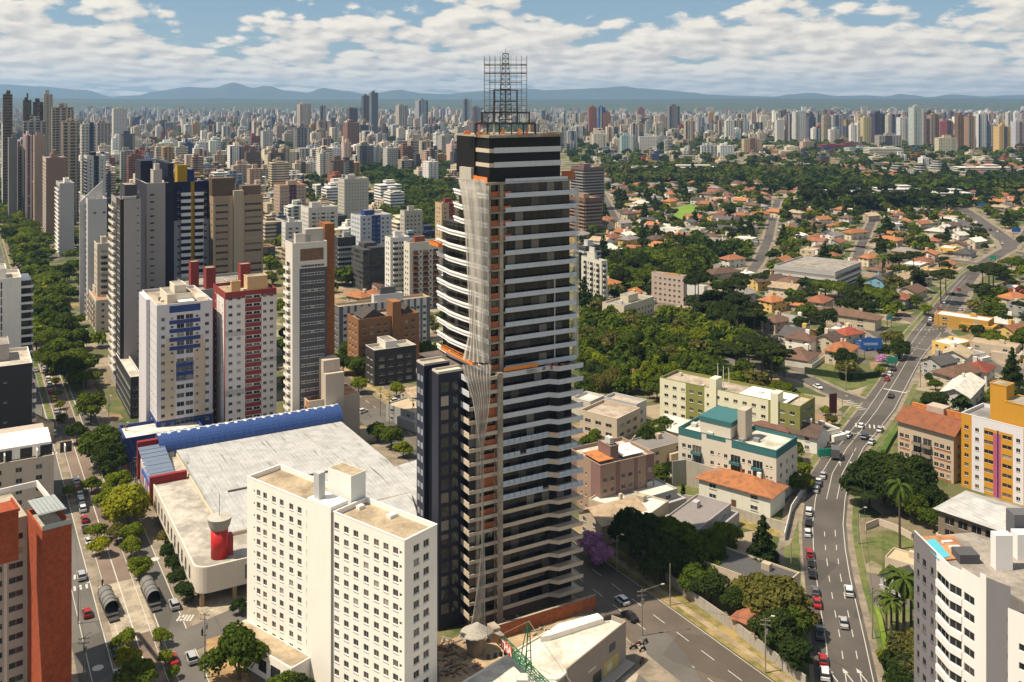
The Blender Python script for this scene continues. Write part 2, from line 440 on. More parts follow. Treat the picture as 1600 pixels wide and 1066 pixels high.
def arrow(px, py, d, s=1.0):
 c = G(px, py); n = Vector((-d.y, d.x, 0))
 for q in ([c - n * .12 * s, c + n * .12 * s, c + n * .12 * s + d * 3 * s, c - n * .12 * s + d * 3 * s], [c - n * .55 * s + d * 3 * s, c + n * .55 * s + d * 3 * s, c + d * 4.6 * s]):
  mm.face([(p.x, p.y, .054) for p in q])
dn = Vector((-.12, 1, 0)).normalized()
for x in (1309, 1333, 1355): arrow(x, 1066, dn)
d2 = Vector((.3, 1, 0)).normalized()
for (x, y) in ((1313, 728), (1330, 728), (1346, 730)): arrow(x, y, d2, .8)
def avline(s_, t0, t1, hw=.08, dash=0, gap=0):
 t = t0
 while t < t1:
  e = min(t1, t + (dash or (t1 - t0))); mm.face([(p.x, p.y, .052) for p in (AV(s_ - hw, t), AV(s_ + hw, t), AV(s_ + hw, e), AV(s_ - hw, e))]); t = e + (gap or 1e9)
avline(sA['L1'] + 2.3, t00, 900, .07); avline(sA['L2'] - .1, t00, 420, .1); avline(sA['R1'] + .1, t00, 700, .1); avline(sA['R2'] - .1, t00, 420, .1)
avline(sA['B0'] + .15, t00, 900, .07); avline(sA['B1'] - .15, t00, 900, .07); avline((sA['B0'] + sA['B1']) / 2, t00, 900, .12)
for i in range(5): zebra((274 + 3 + i * 5.0, 966), (277 + 5 + i * 5.0, 966), 1, 2.6, .45)
for (a, b) in (((115, 672), (150, 662)), ((150, 705), (190, 700)), ((86, 708), (106, 704)), ((112, 903), (140, 898)), ((112, 921), (140, 915))): zebra(a, b, 5 if a[1] < 800 else 3, 2.4, .5)
def circ(px, py, r=1.1, z=.055, n=20):
 c = G(px, py); mm.face([(c.x + math.cos(i * 2 * math.pi / n) * r, c.y + math.sin(i * 2 * math.pi / n) * r, z) for i in range(n)])
circ(153, 1044); circ(242, 874);
struct(mm.build('street_markings', MARK))
red = MB(); a, b = G(178, 672), G(190, 690)
q = [G(177, 670), G(182, 668), G(190, 692), G(184, 694)]; red.face([(p.x, p.y, .12) for p in q]); q = [G(188, 700), G(194, 700), G(202, 730), G(196, 730)]; red.face([(p.x, p.y, .12) for p in q])
struct(red.build('red_cycle_path', plain((.42, .07, .04), .8)))
def polyroad(name, pts, wdt, z=.04, mat=ASPH, pave=True):
 P = [G(*p) for p in pts]; m = MB(); m2 = MB()
 for i in range(len(P) - 1):
  d = (P[i + 1] - P[i]).normalized(); n = Vector((-d.y, d.x, 0)); e = d * .6
  for mb, ww, zz in ((m, wdt, z), (m2, wdt + 4.4, z - .015)):
   q = [P[i] - n * ww / 2 - e, P[i] + n * ww / 2 - e, P[i + 1] + n * ww / 2 + e, P[i + 1] - n * ww / 2 + e]
   mb.face([(p.x, p.y, zz + .003 * (i % 2)) for p in q]); occ_poly(q, 2, 1.0)
 if pave: struct(m2.build('pavement', PAVE))
 return struct(m.build(name, mat))
polyroad('side_street', [(1225, 584), (1260, 592), (1300, 612), (1345, 628)], 8)
polyroad('side_street', [(1396, 535), (1360, 515), (1300, 496), (1200, 470)], 8)
polyroad('side_street', [(1500, 455), (1540, 450), (1600, 440)], 7)
polyroad('side_street', [(1470, 520), (1530, 560), (1600, 600)], 7)
polyroad('side_street', [(1524, 412), (1440, 400), (1340, 385), (1180, 375)], 7)
polyroad('side_street', [(1180, 375), (1000, 368), (920, 360)], 6)
polyroad('side_street', [(1530, 338), (1400, 322), (1200, 312), (980, 305)], 8)
polyroad('side_street', [(1290, 495), (1330, 440), (1345, 385), (1370, 330)], 7)
polyroad('side_street', [(1150, 455), (1185, 410), (1200, 375), (1215, 312)], 7)
polyroad('side_street', [(940, 300), (960, 340), (990, 368)], 7)
polyroad('side_street', [(1590, 395), (1640, 405)], 9)
polyroad('side_street', [(1574, 388), (1600, 372), (1620, 340)], 8)
for pts in ([(1045, 328), (1080, 318), (1092, 330), (1082, 346), (1058, 348)],): sheet('putting_green', [G(*p) for p in pts], .02, grassmat((.11, .20, .02), (.16, .24, .03)), True)
for pts in ([(1262, 598), (1330, 610), (1372, 597), (1345, 575), (1290, 570)], [(1225, 850), (1250, 850), (1254, 990), (1235, 985)], [(1350, 840), (1500, 840), (1560, 900), (1380, 860)],
   [(1370, 950), (1420, 950), (1500, 1090), (1400, 1090)], [(1048, 745), (1130, 765), (1125, 800), (1048, 775)], [(905, 690), (960, 690), (960, 715), (905, 715)]):
 sheet('lawn', [G(*p) for p in pts], .012, LAWN)
sheet('dry_ground', [G(*p) for p in [(1040, 775), (1230, 815), (1235, 845), (1200, 835), (1050, 800)]], .014, DRY)
sheet('construction_yard', [G(*p) for p in [(684, 1010), (735, 985), (905, 950), (990, 985), (900, 1120), (690, 1120)]], .02, roofmat((.45, .33, .2), 'site_ground'), True)
sheet('concrete_yard', [G(*p) for p in [(1225, 790), (1262, 735), (1280, 720), (1235, 850), (1215, 860)]], .016, PAVE)
def ridge(name, pts, Y, depth, mat, z0=-.5, sx=60, seed=0, rough=.16):
 """a range of mountains standing at distance Y: crest heights follow the photo's skyline"""
 m = MB(); nx = int((1700 + 100) / 6); ny = 12; rows = []
 for j in range(ny + 1):
  f = j / ny; row = []
  for i in range(nx + 1):
   px = -100 + i * 6
   hy = pts[-1][1]
   for k in range(len(pts) - 1):
    if pts[k][0] <= px <= pts[k + 1][0]:
     g_ = (px - pts[k][0]) / (pts[k + 1][0] - pts[k][0]); g_ = g_ * g_ * (3 - 2 * g_); hy = pts[k][1] * (1 - g_) + pts[k + 1][1] * g_; break
   if px < pts[0][0]: hy = pts[0][1]
   x = (px - 800) * Y / F; y = Y + (f - .5) * depth
   hc = H + (HY - hy) * Y / F
   prof = 1 - abs(f - .5) * 2; prof = prof ** 1.15
   nz = mnoise.fractal(Vector((x / 900. + seed, y / 900., seed)), 1.0, 2.0, 5)
   z = max(0, hc) * (prof + nz * rough * 4 * prof * (1 - prof)) + nz * hc * .04 * prof
   row.append((x, y, max(z0, z)))
  rows.append(row)
 b = 0
 for r_ in rows: m.v += r_
 W = nx + 1
 for j in range(ny):
  for i in range(nx): m.f.append((j * W + i, j * W + i + 1, (j + 1) * W + i + 1, (j + 1) * W + i)); m.m.append(0)
 return struct(m.build(name, mat, smooth=True))
mt = grassmat((.035, .05, .03), (.055, .065, .035), 'forested_mountain')
ridge('mountains', [(-100, 129), (0, 132), (60, 135), (130, 140), (175, 151), (215, 149), (240, 143), (290, 137), (330, 138), (365, 129), (395, 137), (415, 134), (450, 142), (480, 145), (505, 138), (540, 142), (575, 147), (625, 141), (660, 146), (700, 147), (735, 143), (790, 140), (830, 139), (855, 141), (900, 140), (935, 138), (975, 135), (1000, 139), (1030, 140), (1080, 144), (1110, 148), (1160, 150), (1210, 151), (1235, 147), (1265, 145), (1310, 150), (1350, 149), (1385, 151), (1405, 147), (1425, 149), (1450, 152), (1490, 148), (1540, 151), (1580, 149), (1700, 150)], 18400, 3000, mt)
ridge('hills', [(-100, 154), (0, 153), (200, 155), (330, 154), (480, 156), (600, 155), (800, 156), (1000, 155), (1200, 154), (1400, 155), (1550, 154), (1700, 155)], 11000, 1800, grassmat((.03, .045, .025), (.05, .055, .03), 'wooded_hill'), seed=5)
ridge('hills', [(-100, 161), (100, 160), (300, 163), (460, 161), (700, 163), (1000, 163), (1250, 161), (1500, 162), (1700, 161)], 8300, 1700, grassmat((.03, .05, .022), (.06, .065, .03), 'wooded_hill'), seed=9)
hz = MB(); hz.box(-12500, 12500, -310, 21000, -1.9, 470)
hm, nt = mk('pale_air'); pv = nt.add('ShaderNodeVolumePrincipled'); pv.inputs['Color'].default_value = (.38, .64, 1.0, 1); pv.inputs['Density'].default_value = 0.000055; pv.inputs['Anisotropy'].default_value = .2
o_ = nt.add('ShaderNodeOutputMaterial'); nt.l.new(pv.outputs[0], o_.inputs['Volume'])
ho = hz.build('haze', hm); ho['kind'] = 'stuff'; ho['label'] = 'pale blue haze in the air over the far city'; ho['category'] = 'haze'
# ================================================================ BUILDING KIT
FRAME = plain((.55, .54, .52), .5, name='window_frame'); DFRAME = plain((.05, .05, .055), .5, name='dark_frame')
GL = glass(vary=.75); GLD = glass((.012, .014, .018), .05, .35); GLB = glass((.03, .05, .075), .06, .3)
def wgeo(mb, o, d, z, w, h, kind):
 """one window: pane(0), frame(1); o = centre on the recessed plane, d = along the wall"""
 n = Vector((d.y, -d.x, 0)); a = o - d * (w / 2); b = o + d * (w / 2)
 mb.face([(a.x, a.y, z), (b.x, b.y, z), (b.x, b.y, z + h), (a.x, a.y, z + h)], 0)
 t = .05
 def bx(x0, x1, za, zb, dp=.04): mb.obox(a, d, n, x0, x1, .004, dp, za, zb, 1)
 bx(0, w, z + h - t, z + h); bx(0, w, z, z + t)
 bx(0, t, z + t, z + h - t); bx(w - t, w, z + t, z + h - t)
 k = {'w': 1, 'd': 1}.get(kind, max(1, int(w / 1.6))) if w > .9 else 0
 if kind == 'r' or kind == 'g': k = max(1, int(w / 1.5))
 for i in range(k):
  x = w * (i + 1) / (k + 1); bx(x - t / 2, x + t / 2, z + t, z + h - t, .035)
 if kind == 'w': mb.obox(a, d, n, -.08, w + .08, .16, .26, z - .09, z - .01, 1)
WM = {}
def wmesh(w, h, kind, fr, gl):
 k = (round(w, 2), round(h, 2), kind, fr.name, gl.name)
 if k not in WM:
  mb = MB(); wgeo(mb, Vector((0, 0, 0)), Vector((1, 0, 0)), 0, w, h, kind)
  me = bpy.data.meshes.new('window'); me.from_pydata(mb.v, [], mb.f); me.materials.append(gl); me.materials.append(fr)
  me.polygons.foreach_set('material_index', mb.m); me.update(); WM[k] = me
 return WM[k]
class Bld:
 def __init__(s, name, label, C, u, v, Lu, Lv, h, wall, z0=0.0, group=None, cat='building', pad=2.0, occ=True):
  s.C = Vector((C[0], C[1], 0)); s.u = u; s.v = v; s.Lu = Lu; s.Lv = Lv; s.h = h; s.z0 = z0
  c = s.C + u * Lu / 2 + v * Lv / 2
  s.o = Vector((c.x, c.y, 0)); s.root = root(name, label, cat, s.o, group)
  s.wall = MB(); s.mats = [wall]; s.wins = []; s.bal = []
  if occ: occ_poly([s.P(-pad, -pad), s.P(Lu + pad, -pad), s.P(Lu + pad, Lv + pad), s.P(-pad, Lv + pad)])
 def P(s, a, b): return s.C + s.u * a + s.v * b
 def mi(s, m):
  if m not in s.mats: s.mats.append(m)
  return s.mats.index(m)
 def edge(s, e, off=0.0):
  if e == 'R': A, B = s.P(0, 0), s.P(s.Lu, 0)
  elif e == 'L': A, B = s.P(0, s.Lv), s.P(0, 0)
  elif e == 'E': A, B = s.P(s.Lu, 0), s.P(s.Lu, s.Lv)
  else: A, B = s.P(s.Lu, s.Lv), s.P(0, s.Lv)
  d = (B - A).normalized(); n = Vector((d.y, -d.x, 0))
  return A + n * off, B + n * off
 def facade(s, A, B, z0, z1, cols=(), zf=(), regions=(), depth=.16, m=0, gl=None, fr=None):
  """wall from A to B with recessed openings: cols (x centre, width, sill, height, kind) on each floor level zf"""
  d = (B - A); L = d.length; d.normalize(); n = Vector((d.y, -d.x, 0)); gl = gl or GL; fr = fr or FRAME
  ops = []
  for c in cols:
   xc, w, si, hh, kd = c[:5]; sel = c[5] if len(c) > 5 else None
   for k, z in enumerate(zf):
    if sel is not None and not sel(k): continue
    if z + si + hh > z1 - (1.2 if z1 > 9 else .15) or z + si < z0 or xc - w / 2 < .02 or xc + w / 2 > L - .02: continue
    ops.append((xc - w / 2, xc + w / 2, z + si, z + si + hh, kd, k))
  xs = {0.0, L}; zs = {z0, z1}
  for a, b, c, e, _, _k in ops: xs |= {a, b}; zs |= {c, e}
  for (a, b, c, e, _m) in regions: xs |= {max(0, min(L, a)), max(0, min(L, b))}; zs |= {max(z0, min(z1, c)), max(z0, min(z1, e))}
  def cl(q):
   q = sorted(q); r_ = [q[0]]
   for x in q[1:]:
    if x - r_[-1] > 1e-3: r_.append(x)
   return r_
  xs = cl(xs); zs = cl(zs)
  def at(x, z, dp=0.0): p = A + d * x - n * dp; return (p.x, p.y, z)
  for i in range(len(xs) - 1):
   xm = (xs[i] + xs[i + 1]) / 2
   oc = [o for o in ops if o[0] < xm < o[1]]; rc = [r_ for r_ in regions if r_[0] < xm < r_[1]]
   run = None
   def flush(run):
    if run: s.wall.face([at(xs[i], run[0]), at(xs[i + 1], run[0]), at(xs[i + 1], run[1]), at(xs[i], run[1])], run[2])
   for j in range(len(zs) - 1):
    zm = (zs[j] + zs[j + 1]) / 2
    if any(o[2] < zm < o[3] for o in oc): flush(run); run = None; continue
    mi = m
    for r_ in rc:
     if r_[2] < zm < r_[3]: mi = s.mi(r_[4])
    if run and run[2] == mi: run = (run[0], zs[j + 1], mi)
    else: flush(run); run = (zs[j], zs[j + 1], mi)
   flush(run)
  for a, b, c, e, kd, k in ops:
   dp = depth if kd in 'wr' else (1.1 if kd == 'd' else depth)
   if kd == 'g': dp = depth
   q = [at(a, c), at(b, c), at(b, e), at(a, e)]; r_ = [at(a, c, dp), at(b, c, dp), at(b, e, dp), at(a, e, dp)]
   for i in range(4): j = (i + 1) % 4; s.wall.face([q[j], q[i], r_[i], r_[j]], m)
   s.wins.append((A + d * ((a + b) / 2) - n * (dp - .003), d, c, b - a, e - c, kd, gl, fr))
 def box(s, a0, a1, b0, b1, z0, z1, m=None, top=None):
  mi = 0 if m is None else s.mi(m)
  s.wall.obox(s.C, s.u, s.v, a0, a1, b0, b1, z0, z1, mi, None if top is None else s.mi(top))
 def part(s, name, boxes, mat, col=None, parent=None, bevel=False):
  mb = MB(); mats = [mat] if not isinstance(mat, list) else mat
  for b in boxes: mb.obox(s.C, s.u, s.v, *b[:6], *(b[6:7] if len(b) > 6 else ()))
  ob = mb.build(name, mats, parent or s.root, s.o)
  if parent: pass
  if col: ob.color = c4(col)
  return ob
 def roof(s, rm=None, par=.9, th=.25, z=None, parm=None, a0=0, a1=None, b0=0, b1=None):
  z = s.h if z is None else z; a1 = s.Lu if a1 is None else a1; b1 = s.Lv if b1 is None else b1
  rm = rm or roofmat(); pm = parm or s.mats[0]; e = -.012
  mb = MB(); mats = [rm, pm]
  mb.obox(s.C, s.u, s.v, a0 + th, a1 - th, b0 + th, b1 - th, z - par - .25, z - par, 0)
  for q in ((a0 - e, a1 + e, b0 - e, b0 + th), (a0 - e, a1 + e, b1 - th, b1 + e), (a0 - e, a0 + th, b0 + th, b1 - th), (a1 - th, a1 + e, b0 + th, b1 - th)):
   mb.obox(s.C, s.u, s.v, *q, z - par - .25, z, 1)
  for q in ((a0 - .05, a1 + .05, b0 - .05, b0 + th + .03), (a0 - .05, a1 + .05, b1 - th - .03, b1 + .05), (a0 - .05, a0 + th + .03, b0 + th + .03, b1 - th - .03), (a1 - th - .03, a1 + .05, b0 + th + .03, b1 - th - .03)):
   mb.obox(s.C, s.u, s.v, *q, z + .002, z + .12, 1)
  return mb.build('roof', mats, s.root, s.o)
 def clutter(s, n, z, a0=None, a1=None, b0=None, b1=None, seed=0):
  rd = random.Random(seed * 77 + int(s.o.x * 7)); a0 = 1 if a0 is None else a0; a1 = s.Lu - 1 if a1 is None else a1; b0 = 1 if b0 is None else b0; b1 = s.Lv - 1 if b1 is None else b1
  for i in range(n):
   x = rd.uniform(a0, a1 - 1); y = rd.uniform(b0, b1 - 1); k = rd.choice(['vent_box', 'roof_hatch', 'antenna'])
   if k == 'antenna':
    mb = MB(); p = s.P(x, y); mb.bar((p.x, p.y, z), (p.x, p.y, z + 3.2), .05); mb.bar((p.x - .6, p.y, z + 2.8), (p.x + .6, p.y, z + 2.8), .03); mb.bar((p.x - .4, p.y, z + 2.3), (p.x + .4, p.y, z + 2.3), .03); mb.build('antenna', DFRAME, s.root, s.o)
   else: s.part(k, [(x, x + rd.uniform(.7, 1.8), y, y + rd.uniform(.7, 1.8), z, z + rd.uniform(.5, 1.3))], paint(rd.choice([(.5, .48, .44), (.25, .25, .25), (.6, .58, .55)])))
 def pent(s, a0, a1, b0, b1, h, m=None, z=None, name='penthouse'):
  z = (s.h - .9) if z is None else z; m = m or s.mats[0]; mb = MB(); mb.obox(s.C, s.u, s.v, a0, a1, b0, b1, z, z + h, 0)
  mb.obox(s.C, s.u, s.v, a0 + .2, a1 - .2, b0 + .2, b1 - .2, z + h, z + h + .06, 1)
  for q in ((a0 - .1, a1 + .1, b0 - .1, b0 + .2), (a0 - .1, a1 + .1, b1 - .2, b1 + .1), (a0 - .1, a0 + .2, b0 + .2, b1 - .2), (a1 - .2, a1 + .1, b0 + .2, b1 - .2)): mb.obox(s.C, s.u, s.v, *q, z + h, z + h + .25, 0)
  return mb.build(name, [m, roofmat()], s.root, s.o)
 def balcony(s, A, B, zf, mat, dep=1.1, hh=1.0, sel=None, side=True, glassy=False, name='balcony'):
  d = (B - A); L = d.length; d.normalize(); n = Vector((d.y, -d.x, 0)); me = None
  for k, z in enumerate(zf):
   if sel is not None and not sel(k): continue
   mb = MB(); g_ = 1 if glassy else 0
   mb.obox(Vector((0, 0, 0)), d, n, 0, L, .01, dep, -.15, 0, 0)
   mb.obox(Vector((0, 0, 0)), d, n, 0, L, dep, dep + .12, -.15, hh, g_)
   if side:
    mb.obox(Vector((0, 0, 0)), d, n, 0, .12, .01, dep, 0, hh, g_); mb.obox(Vector((0, 0, 0)), d, n, L - .12, L, .01, dep, 0, hh, g_)
   if me is None:
    ob = mb.build(name, [mat, GLB], s.root); me = ob.data
   else: ob = bpy.data.objects.new(name, me); COL.objects.link(ob); ob.parent = s.root
   ob.location = Vector((A.x, A.y, z)) - s.o
 def done(s, other=True):
  if other:
   for e in ('E', 'N'): s.facade(*s.edge(e), s.z0, s.h, [(x, 1.3, .95, 1.2, 'w') for x in spread_cols(s.Lv if e == 'E' else s.Lu, 4.2)], [s.z0 + 3.0 * k for k in range(int((s.h - s.z0) / 3.0))] if s.h > 6 else [s.z0])
  c = s.o
  s.wins.sort(key=lambda w_: (w_[0].x ** 2 + w_[0].y ** 2 + (H - w_[2]) ** 2) - (1e7 if (w_[1].y * -w_[0].x - w_[1].x * -w_[0].y) > 0 else 0))
  rest = {}
  for i, (p, d, z, w_, hh, kd, gl, fr) in enumerate(s.wins):
   if i < 98:
    ob = bpy.data.objects.new({'d': 'balcony_door', 'r': 'window_band', 'g': 'window_wall'}.get(kd, 'window'), wmesh(w_, hh, kd, fr, gl)); COL.objects.link(ob); ob.parent = s.root
    ob.location = (p.x - s.o.x, p.y - s.o.y, z); ob.rotation_euler = (0, 0, math.atan2(d.y, d.x))
   else:
    mb = rest.setdefault((gl.name, fr.name), (MB(), gl, fr)); wgeo(mb[0], p, d, z, w_, hh, kd)
  for mb, gl, fr in rest.values():
   ob = mb.build('window', [gl, fr], s.root, s.o); ob['kind'] = 'stuff'
  return s.wall.build('wall', s.mats, s.root, s.o)
def spread_cols(L, pitch, mar=1.2):
 n = max(1, int(round((L - 2 * mar) / pitch))); st = (L - 2 * mar) / n
 return [mar + st * (i + .5) for i in range(n)]
def RB(cx, by, ty, lx, rx, grid='A', dmax=30, dmin=6):
 u, v = GR[grid]; C = G(cx, by); Y = C.y; h = H - (ty - HY) * Y / F
 def solve(d, px):
  k = (px - 800) / F; den = d.x - k * d.y
  return (k * C.y - C.x) / den if abs(den) > 1e-4 else 20
 Lu = abs(solve(u, rx)); Lv = abs(solve(v, lx))
 return C, u, v, max(4, min(70, Lu)), max(dmin, min(dmax, Lv)), h
def floors(z0, h, p=3.0): return [z0 + p * k for k in range(int((h - z0 - .6) / p))]
W_ = lambda L, pitch=3.2, w=1.4, si=.95, hh=1.25, k='w', mar=1.2: [(x, w, si, hh, k) for x in spread_cols(L, pitch, mar)]
def rib(L, mar=.8, si=1.0, hh=1.35): return [(L / 2, L - 2 * mar, si, hh, 'r')]
WHITE = (.74, .70, .64); CREAM = (.66, .58, .46); BEIGE = (.52, .43, .33); TAN = (.42, .33, .24); LGREY = (.50, .48, .46); GREY = (.30, .29, .28); DGREY = (.10, .10, .105); NAVY = (.018, .026, .07); BLUE = (.02, .06, .24)
BROWN = (.20, .115, .075); MAROON = (.17, .03, .03); BRICK = (.33, .15, .075); ORANGE = (.60, .20, .05); PINK = (.48, .36, .32); BLACK = (.02, .02, .022); OCHRE = (.55, .27, .04)
def quick(spec, label, color, R_='win', L_='win', grid='A', pent=1, name='apartment_building', group=None, dmax=26, dmin=8, fl=3.0, accent=None, roofm=None, seed=0, cat='building', parc=None):
 """a mid-distance block: spec = (near corner x, base y, roof y, left x, right x)"""
 C, u, v, Lu, Lv, h = RB(*spec, grid=grid, dmax=dmax, dmin=dmin)
 b = Bld(name, label, C, u, v, Lu, Lv, h, paint(color), group=group, cat=cat)
 zf = floors(0, h, fl); rd = random.Random(int(spec[0] * 13 + spec[2]) + seed); ac = paint(accent) if accent else None
 for e, st, L in (('R', R_, Lu), ('L', L_, Lv)):
  A, B = b.edge(e); reg = []; cols = []
  if st == 'win': cols = W_(L)
  elif st == 'small': cols = W_(L, 2.6, .8, 1.1, .9)
  elif st == 'wide': cols = W_(L, 4.2, 2.4)
  elif st == 'one': cols = [(L * .5, 1.1, 1.0, 1.0, 'w')]
  elif st == 'edge': cols = [(1.6, .8, 1.1, .9, 'w'), (L - 1.6, .8, 1.1, .9, 'w')]
  elif st == 'rib': cols = rib(L)
  elif st == 'rib2': cols = rib(L, .35, .9, 1.7)
  elif st == 'balc' or st == 'balc2':
   cs = spread_cols(L, 6.5 if st == 'balc' else 9, .6); w2 = min(3.4, L * .6)
   for x in cs: cols.append((x, w2 - .4, .1, 2.2, 'g'))
   for x in [c_ + (cs[1] - cs[0]) / 2 for c_ in cs[:-1]] if len(cs) > 1 else []: cols.append((x, 1.2, .95, 1.2, 'w'))
   d = (B - A).normalized()
   for x in cs: b.balcony(A + d * (x - w2 / 2), A + d * (x + w2 / 2), zf[1:], ac or b.mats[0])
  elif st == 'band':
   cols = rib(L, .3, .95, 1.9); d = (B - A).normalized(); b.balcony(A + d * .02, B - d * .02, zf[1:], ac or b.mats[0], .9, .95)
  elif st == 'stripe':
   cols = W_(L, 3.4, 1.5)
   if ac: reg = [(x - 1.0, x + 1.0, 0, h, ac) for x in spread_cols(L, 3.4)]
  elif st == 'core':
   cols = W_(L, 3.2)
   if ac: reg = [(L * .36, L * .64, 0, h + 1, ac)]
  elif st == 'blank': cols = []
  b.facade(A, B, 0, h, cols, zf, reg)
 b.roof(roofm, parm=paint(parc) if parc else None)
 if pent:
  a = rd.uniform(.2, .45) * Lu; c_ = rd.uniform(.25, .45) * Lv
  b.pent(a, a + Lu * .32, c_, c_ + Lv * .38, 3.6, ac if (accent and rd.random() < .6) else None)
  if pent > 1: b.pent(a + Lu * .08, a + Lu * .25, c_ + 1, c_ + Lv * .3, 3.0, z=h + 2.7, name='water_tank')
  b.clutter(3, h - .9, seed=seed)
 b.done(other=spec[1] > 480)
 return b
# ================================================================ BUILDINGS ON THE LEFT
u, v = UB, VB
L0 = G(386, 1008); h_ = H - (745 - HY) * L0.y / F
def solve_px(P, d, px):
 k = (px - 800) / F; return (k * P.y - P.x) / (d.x - k * d.y)
t_ = solve_px(L0, -VB, 632); N0 = L0 - VB * t_
Lu = solve_px(N0, UB, 683)
b = Bld('hotel_block', 'white slab block with small windows and tan roof in front of the dark tower', N0, UB, VB, Lu, t_, h_, paint((.84, .79, .72), .8, .07), cat='building')
fl = 2.56; zf = [h_ - 3.9 - fl * k for k in range(14)][::-1]; zf = [z for z in zf if z > 2.5]
HG = glass((.05, .045, .04), .1, .8, 'curtained_glass')
xa = t_ * (1 - .40)            # along L edge measured from far end (A): far wing 0..xa1, core, near wing
A, B = b.edge('L');
def fx(px):                     # photo column -> metres from the far end of the long face
 return t_ - solve_px(N0, VB, px)
cF0, cF1 = fx(487), fx(519)
far = [fx(x) for x in (404, 414, 428, 440, 455, 468, 482)]
near = [fx(x) for x in (526, 541, 556, 572, 588, 603, 618)]
cols = [(fx(397.5), .42, 1.3, .5, 'x')] + [(x, 1.25, .85, 1.25, 'w') for x in far] + [(fx(512), .55, 1.1, .6, 'x')] + [(x, 1.35, .85, 1.25, 'w') for x in near] + [(fx(626), .6, 1.2, .6, 'x')]
b.facade(A, B, 0, h_, cols, zf, gl=HG)
A, B = b.edge('R')
b.facade(A, B, 0, h_, [(Lu * .36, 1.5, .85, 1.3, 'w'), (Lu * .66, 1.5, .85, 1.3, 'w')], zf, gl=HG)
RT = roofmat((.44, .35, .24))
nb = t_ - cF1
b.roof(RT, .9, b0=0, b1=nb - .3, parm=paint((.84, .79, .72), .8, .05)); b.roof(RT, .9, b0=t_ - cF0 + 1.2, b1=t_, parm=paint((.84, .79, .72), .8, .05))
b.part('stair_core', [(-.35, 4.0, t_ - cF1, t_ - cF0 + 1.0, 0, h_ + .9)], paint((.84, .79, .72), .8, .07))
b.part('lift_house', [(5.0, Lu + .3, t_ - cF1 + .2, t_ - cF0 + 1.0, h_ - .9, h_ + 5.2)], paint((.72, .74, .70), .8, .1))
b.part('lift_house_roof', [(5.2, Lu + .1, t_ - cF1 + .4, t_ - cF0 + .8, h_ + 5.2, h_ + 5.26)], RT)
b.part('chimney', [(.4, 2.0, t_ - cF1 + 4.4, t_ - cF1 + 6.0, h_, h_ + 6.0)], paint((.45, .46, .46)))
b.part('drain_pipe', [(-.16, 0, t_ - cF1 - .35, t_ - cF1 - .1, 0, h_)], plain((.2, .19, .18)))
b.part('vent_box', [(6, 8, nb * .5, nb * .5 + 1.2, h_ - .9, h_ - .3)], paint(WHITE)); b.part('roof_hatch', [(5, 6.4, nb - 2.2, nb - 1.2, h_ - .9, h_ - .2)], paint(WHITE))
b.done()
b.part('entrance_wing', [(-5.0, -.02, t_ - fx(487), t_ + .5, 0, 5.2)], paint((.80, .74, .66)), None)
b.part('entrance_roof', [(-4.7, -.3, t_ - fx(487) + .3, t_ + .2, 5.2, 5.26)], RT)
b.part('entrance_window', [(-5.05, -4.99, t_ - fx(470), t_ - fx(455), 1.2, 3.6)], GL); b.part('entrance_window', [(-5.05, -4.99, t_ - fx(448), t_ - fx(436), 1.2, 3.6)], GL)
HOTEL = b
RED = brick((.33, .07, .028))
C, u, v, Lu, Lv, h = RB(66, 1120, 831, 42, 112, 'C', 14, 3)
b = Bld('red_apartment_building', 'terracotta red apartment block with white window bays at the left edge', C, u, v, Lu, Lv, h, RED)
A, B = b.edge('R'); b.facade(A, B, 0, h)
A, B = b.edge('L'); b.facade(A, B, 0, h, [(Lv * .35, .4, 1.2, .5, 'x')], floors(0, h, 2.75))
b.roof(roofmat((.40, .36, .30)))
for i in range(7):
 b.part('glass_roof_panel', [(.1 + i * (Lu - .2) / 7, .1 + (i + .88) * (Lu - .2) / 7, Lv * .3, Lv - .1, h + 1.9, h + 2.0)], plain((.34, .37, .36), .15, name='frosted_glass'))
b.part('pergola_frame', [(0, Lu, Lv * .3 - .15, Lv * .3, h + 1.8, h + 1.9)], FRAME)
b.part('glass_railing', [(0, Lu, -.05, -.01, h, h + 1.0)], plain((.35, .40, .38), .1, name='clear_glass'))
gw = paint((.42, .40, .37), .8, .06)
w0 = -7.2; zf = [h - 3.2 - 2.75 * k for k in range(13)][::-1]
A_, B_ = b.P(w0, Lv - .4), b.P(-.02, Lv - .4)
b.facade(A_, B_, 0, h - .8, [(1.9, 1.9, .9, 1.2, 'r'), (5.2, 2.6, .9, 1.2, 'r')], zf, [(3.1, 3.6, 0, h, paint((.66, .62, .56)))], m=b.mi(gw))
b.part('bay_roof', [(w0, 0, Lv - .3, Lv + 14, h - 1.1, h - .8)], roofmat((.42, .36, .27)))
b.part('red_slab', [(w0 - 9, w0 + 3.2, 0, 6, h - 4, h + 5)], RED); b.part('red_parapet', [(w0 - 9, w0 + 3.4, -.2, .1, h + 5, h + 5.5), (w0 + 3.1, w0 + 3.4, .1, 6, h + 5, h + 5.5)], RED)
b.part('roof_terrace_wall', [(-6, Lu, Lv + 13.7, Lv + 14, h - .8, h + .4), (Lu - .3, Lu, Lv + .3, Lv + 13.7, h - .8, h + .4)], paint(WHITE))
b.done()
C, u, v, Lu, Lv, h = RB(-60, 830, 735, -80, 84, 'A', 22, 18)
b = Bld('apartment_building', 'low beige block with sunlit white terrace roof behind the red block', C, u, v, Lu, Lv, h, paint((.52, .44, .36)))
A, B = b.edge('R'); b.facade(A, B, 0, h, [(x, 1.6, 1.0, 1.3, 'w') for x in spread_cols(Lu, 4.5)], floors(0, h)); A, B = b.edge('L'); b.facade(A, B, 0, h)
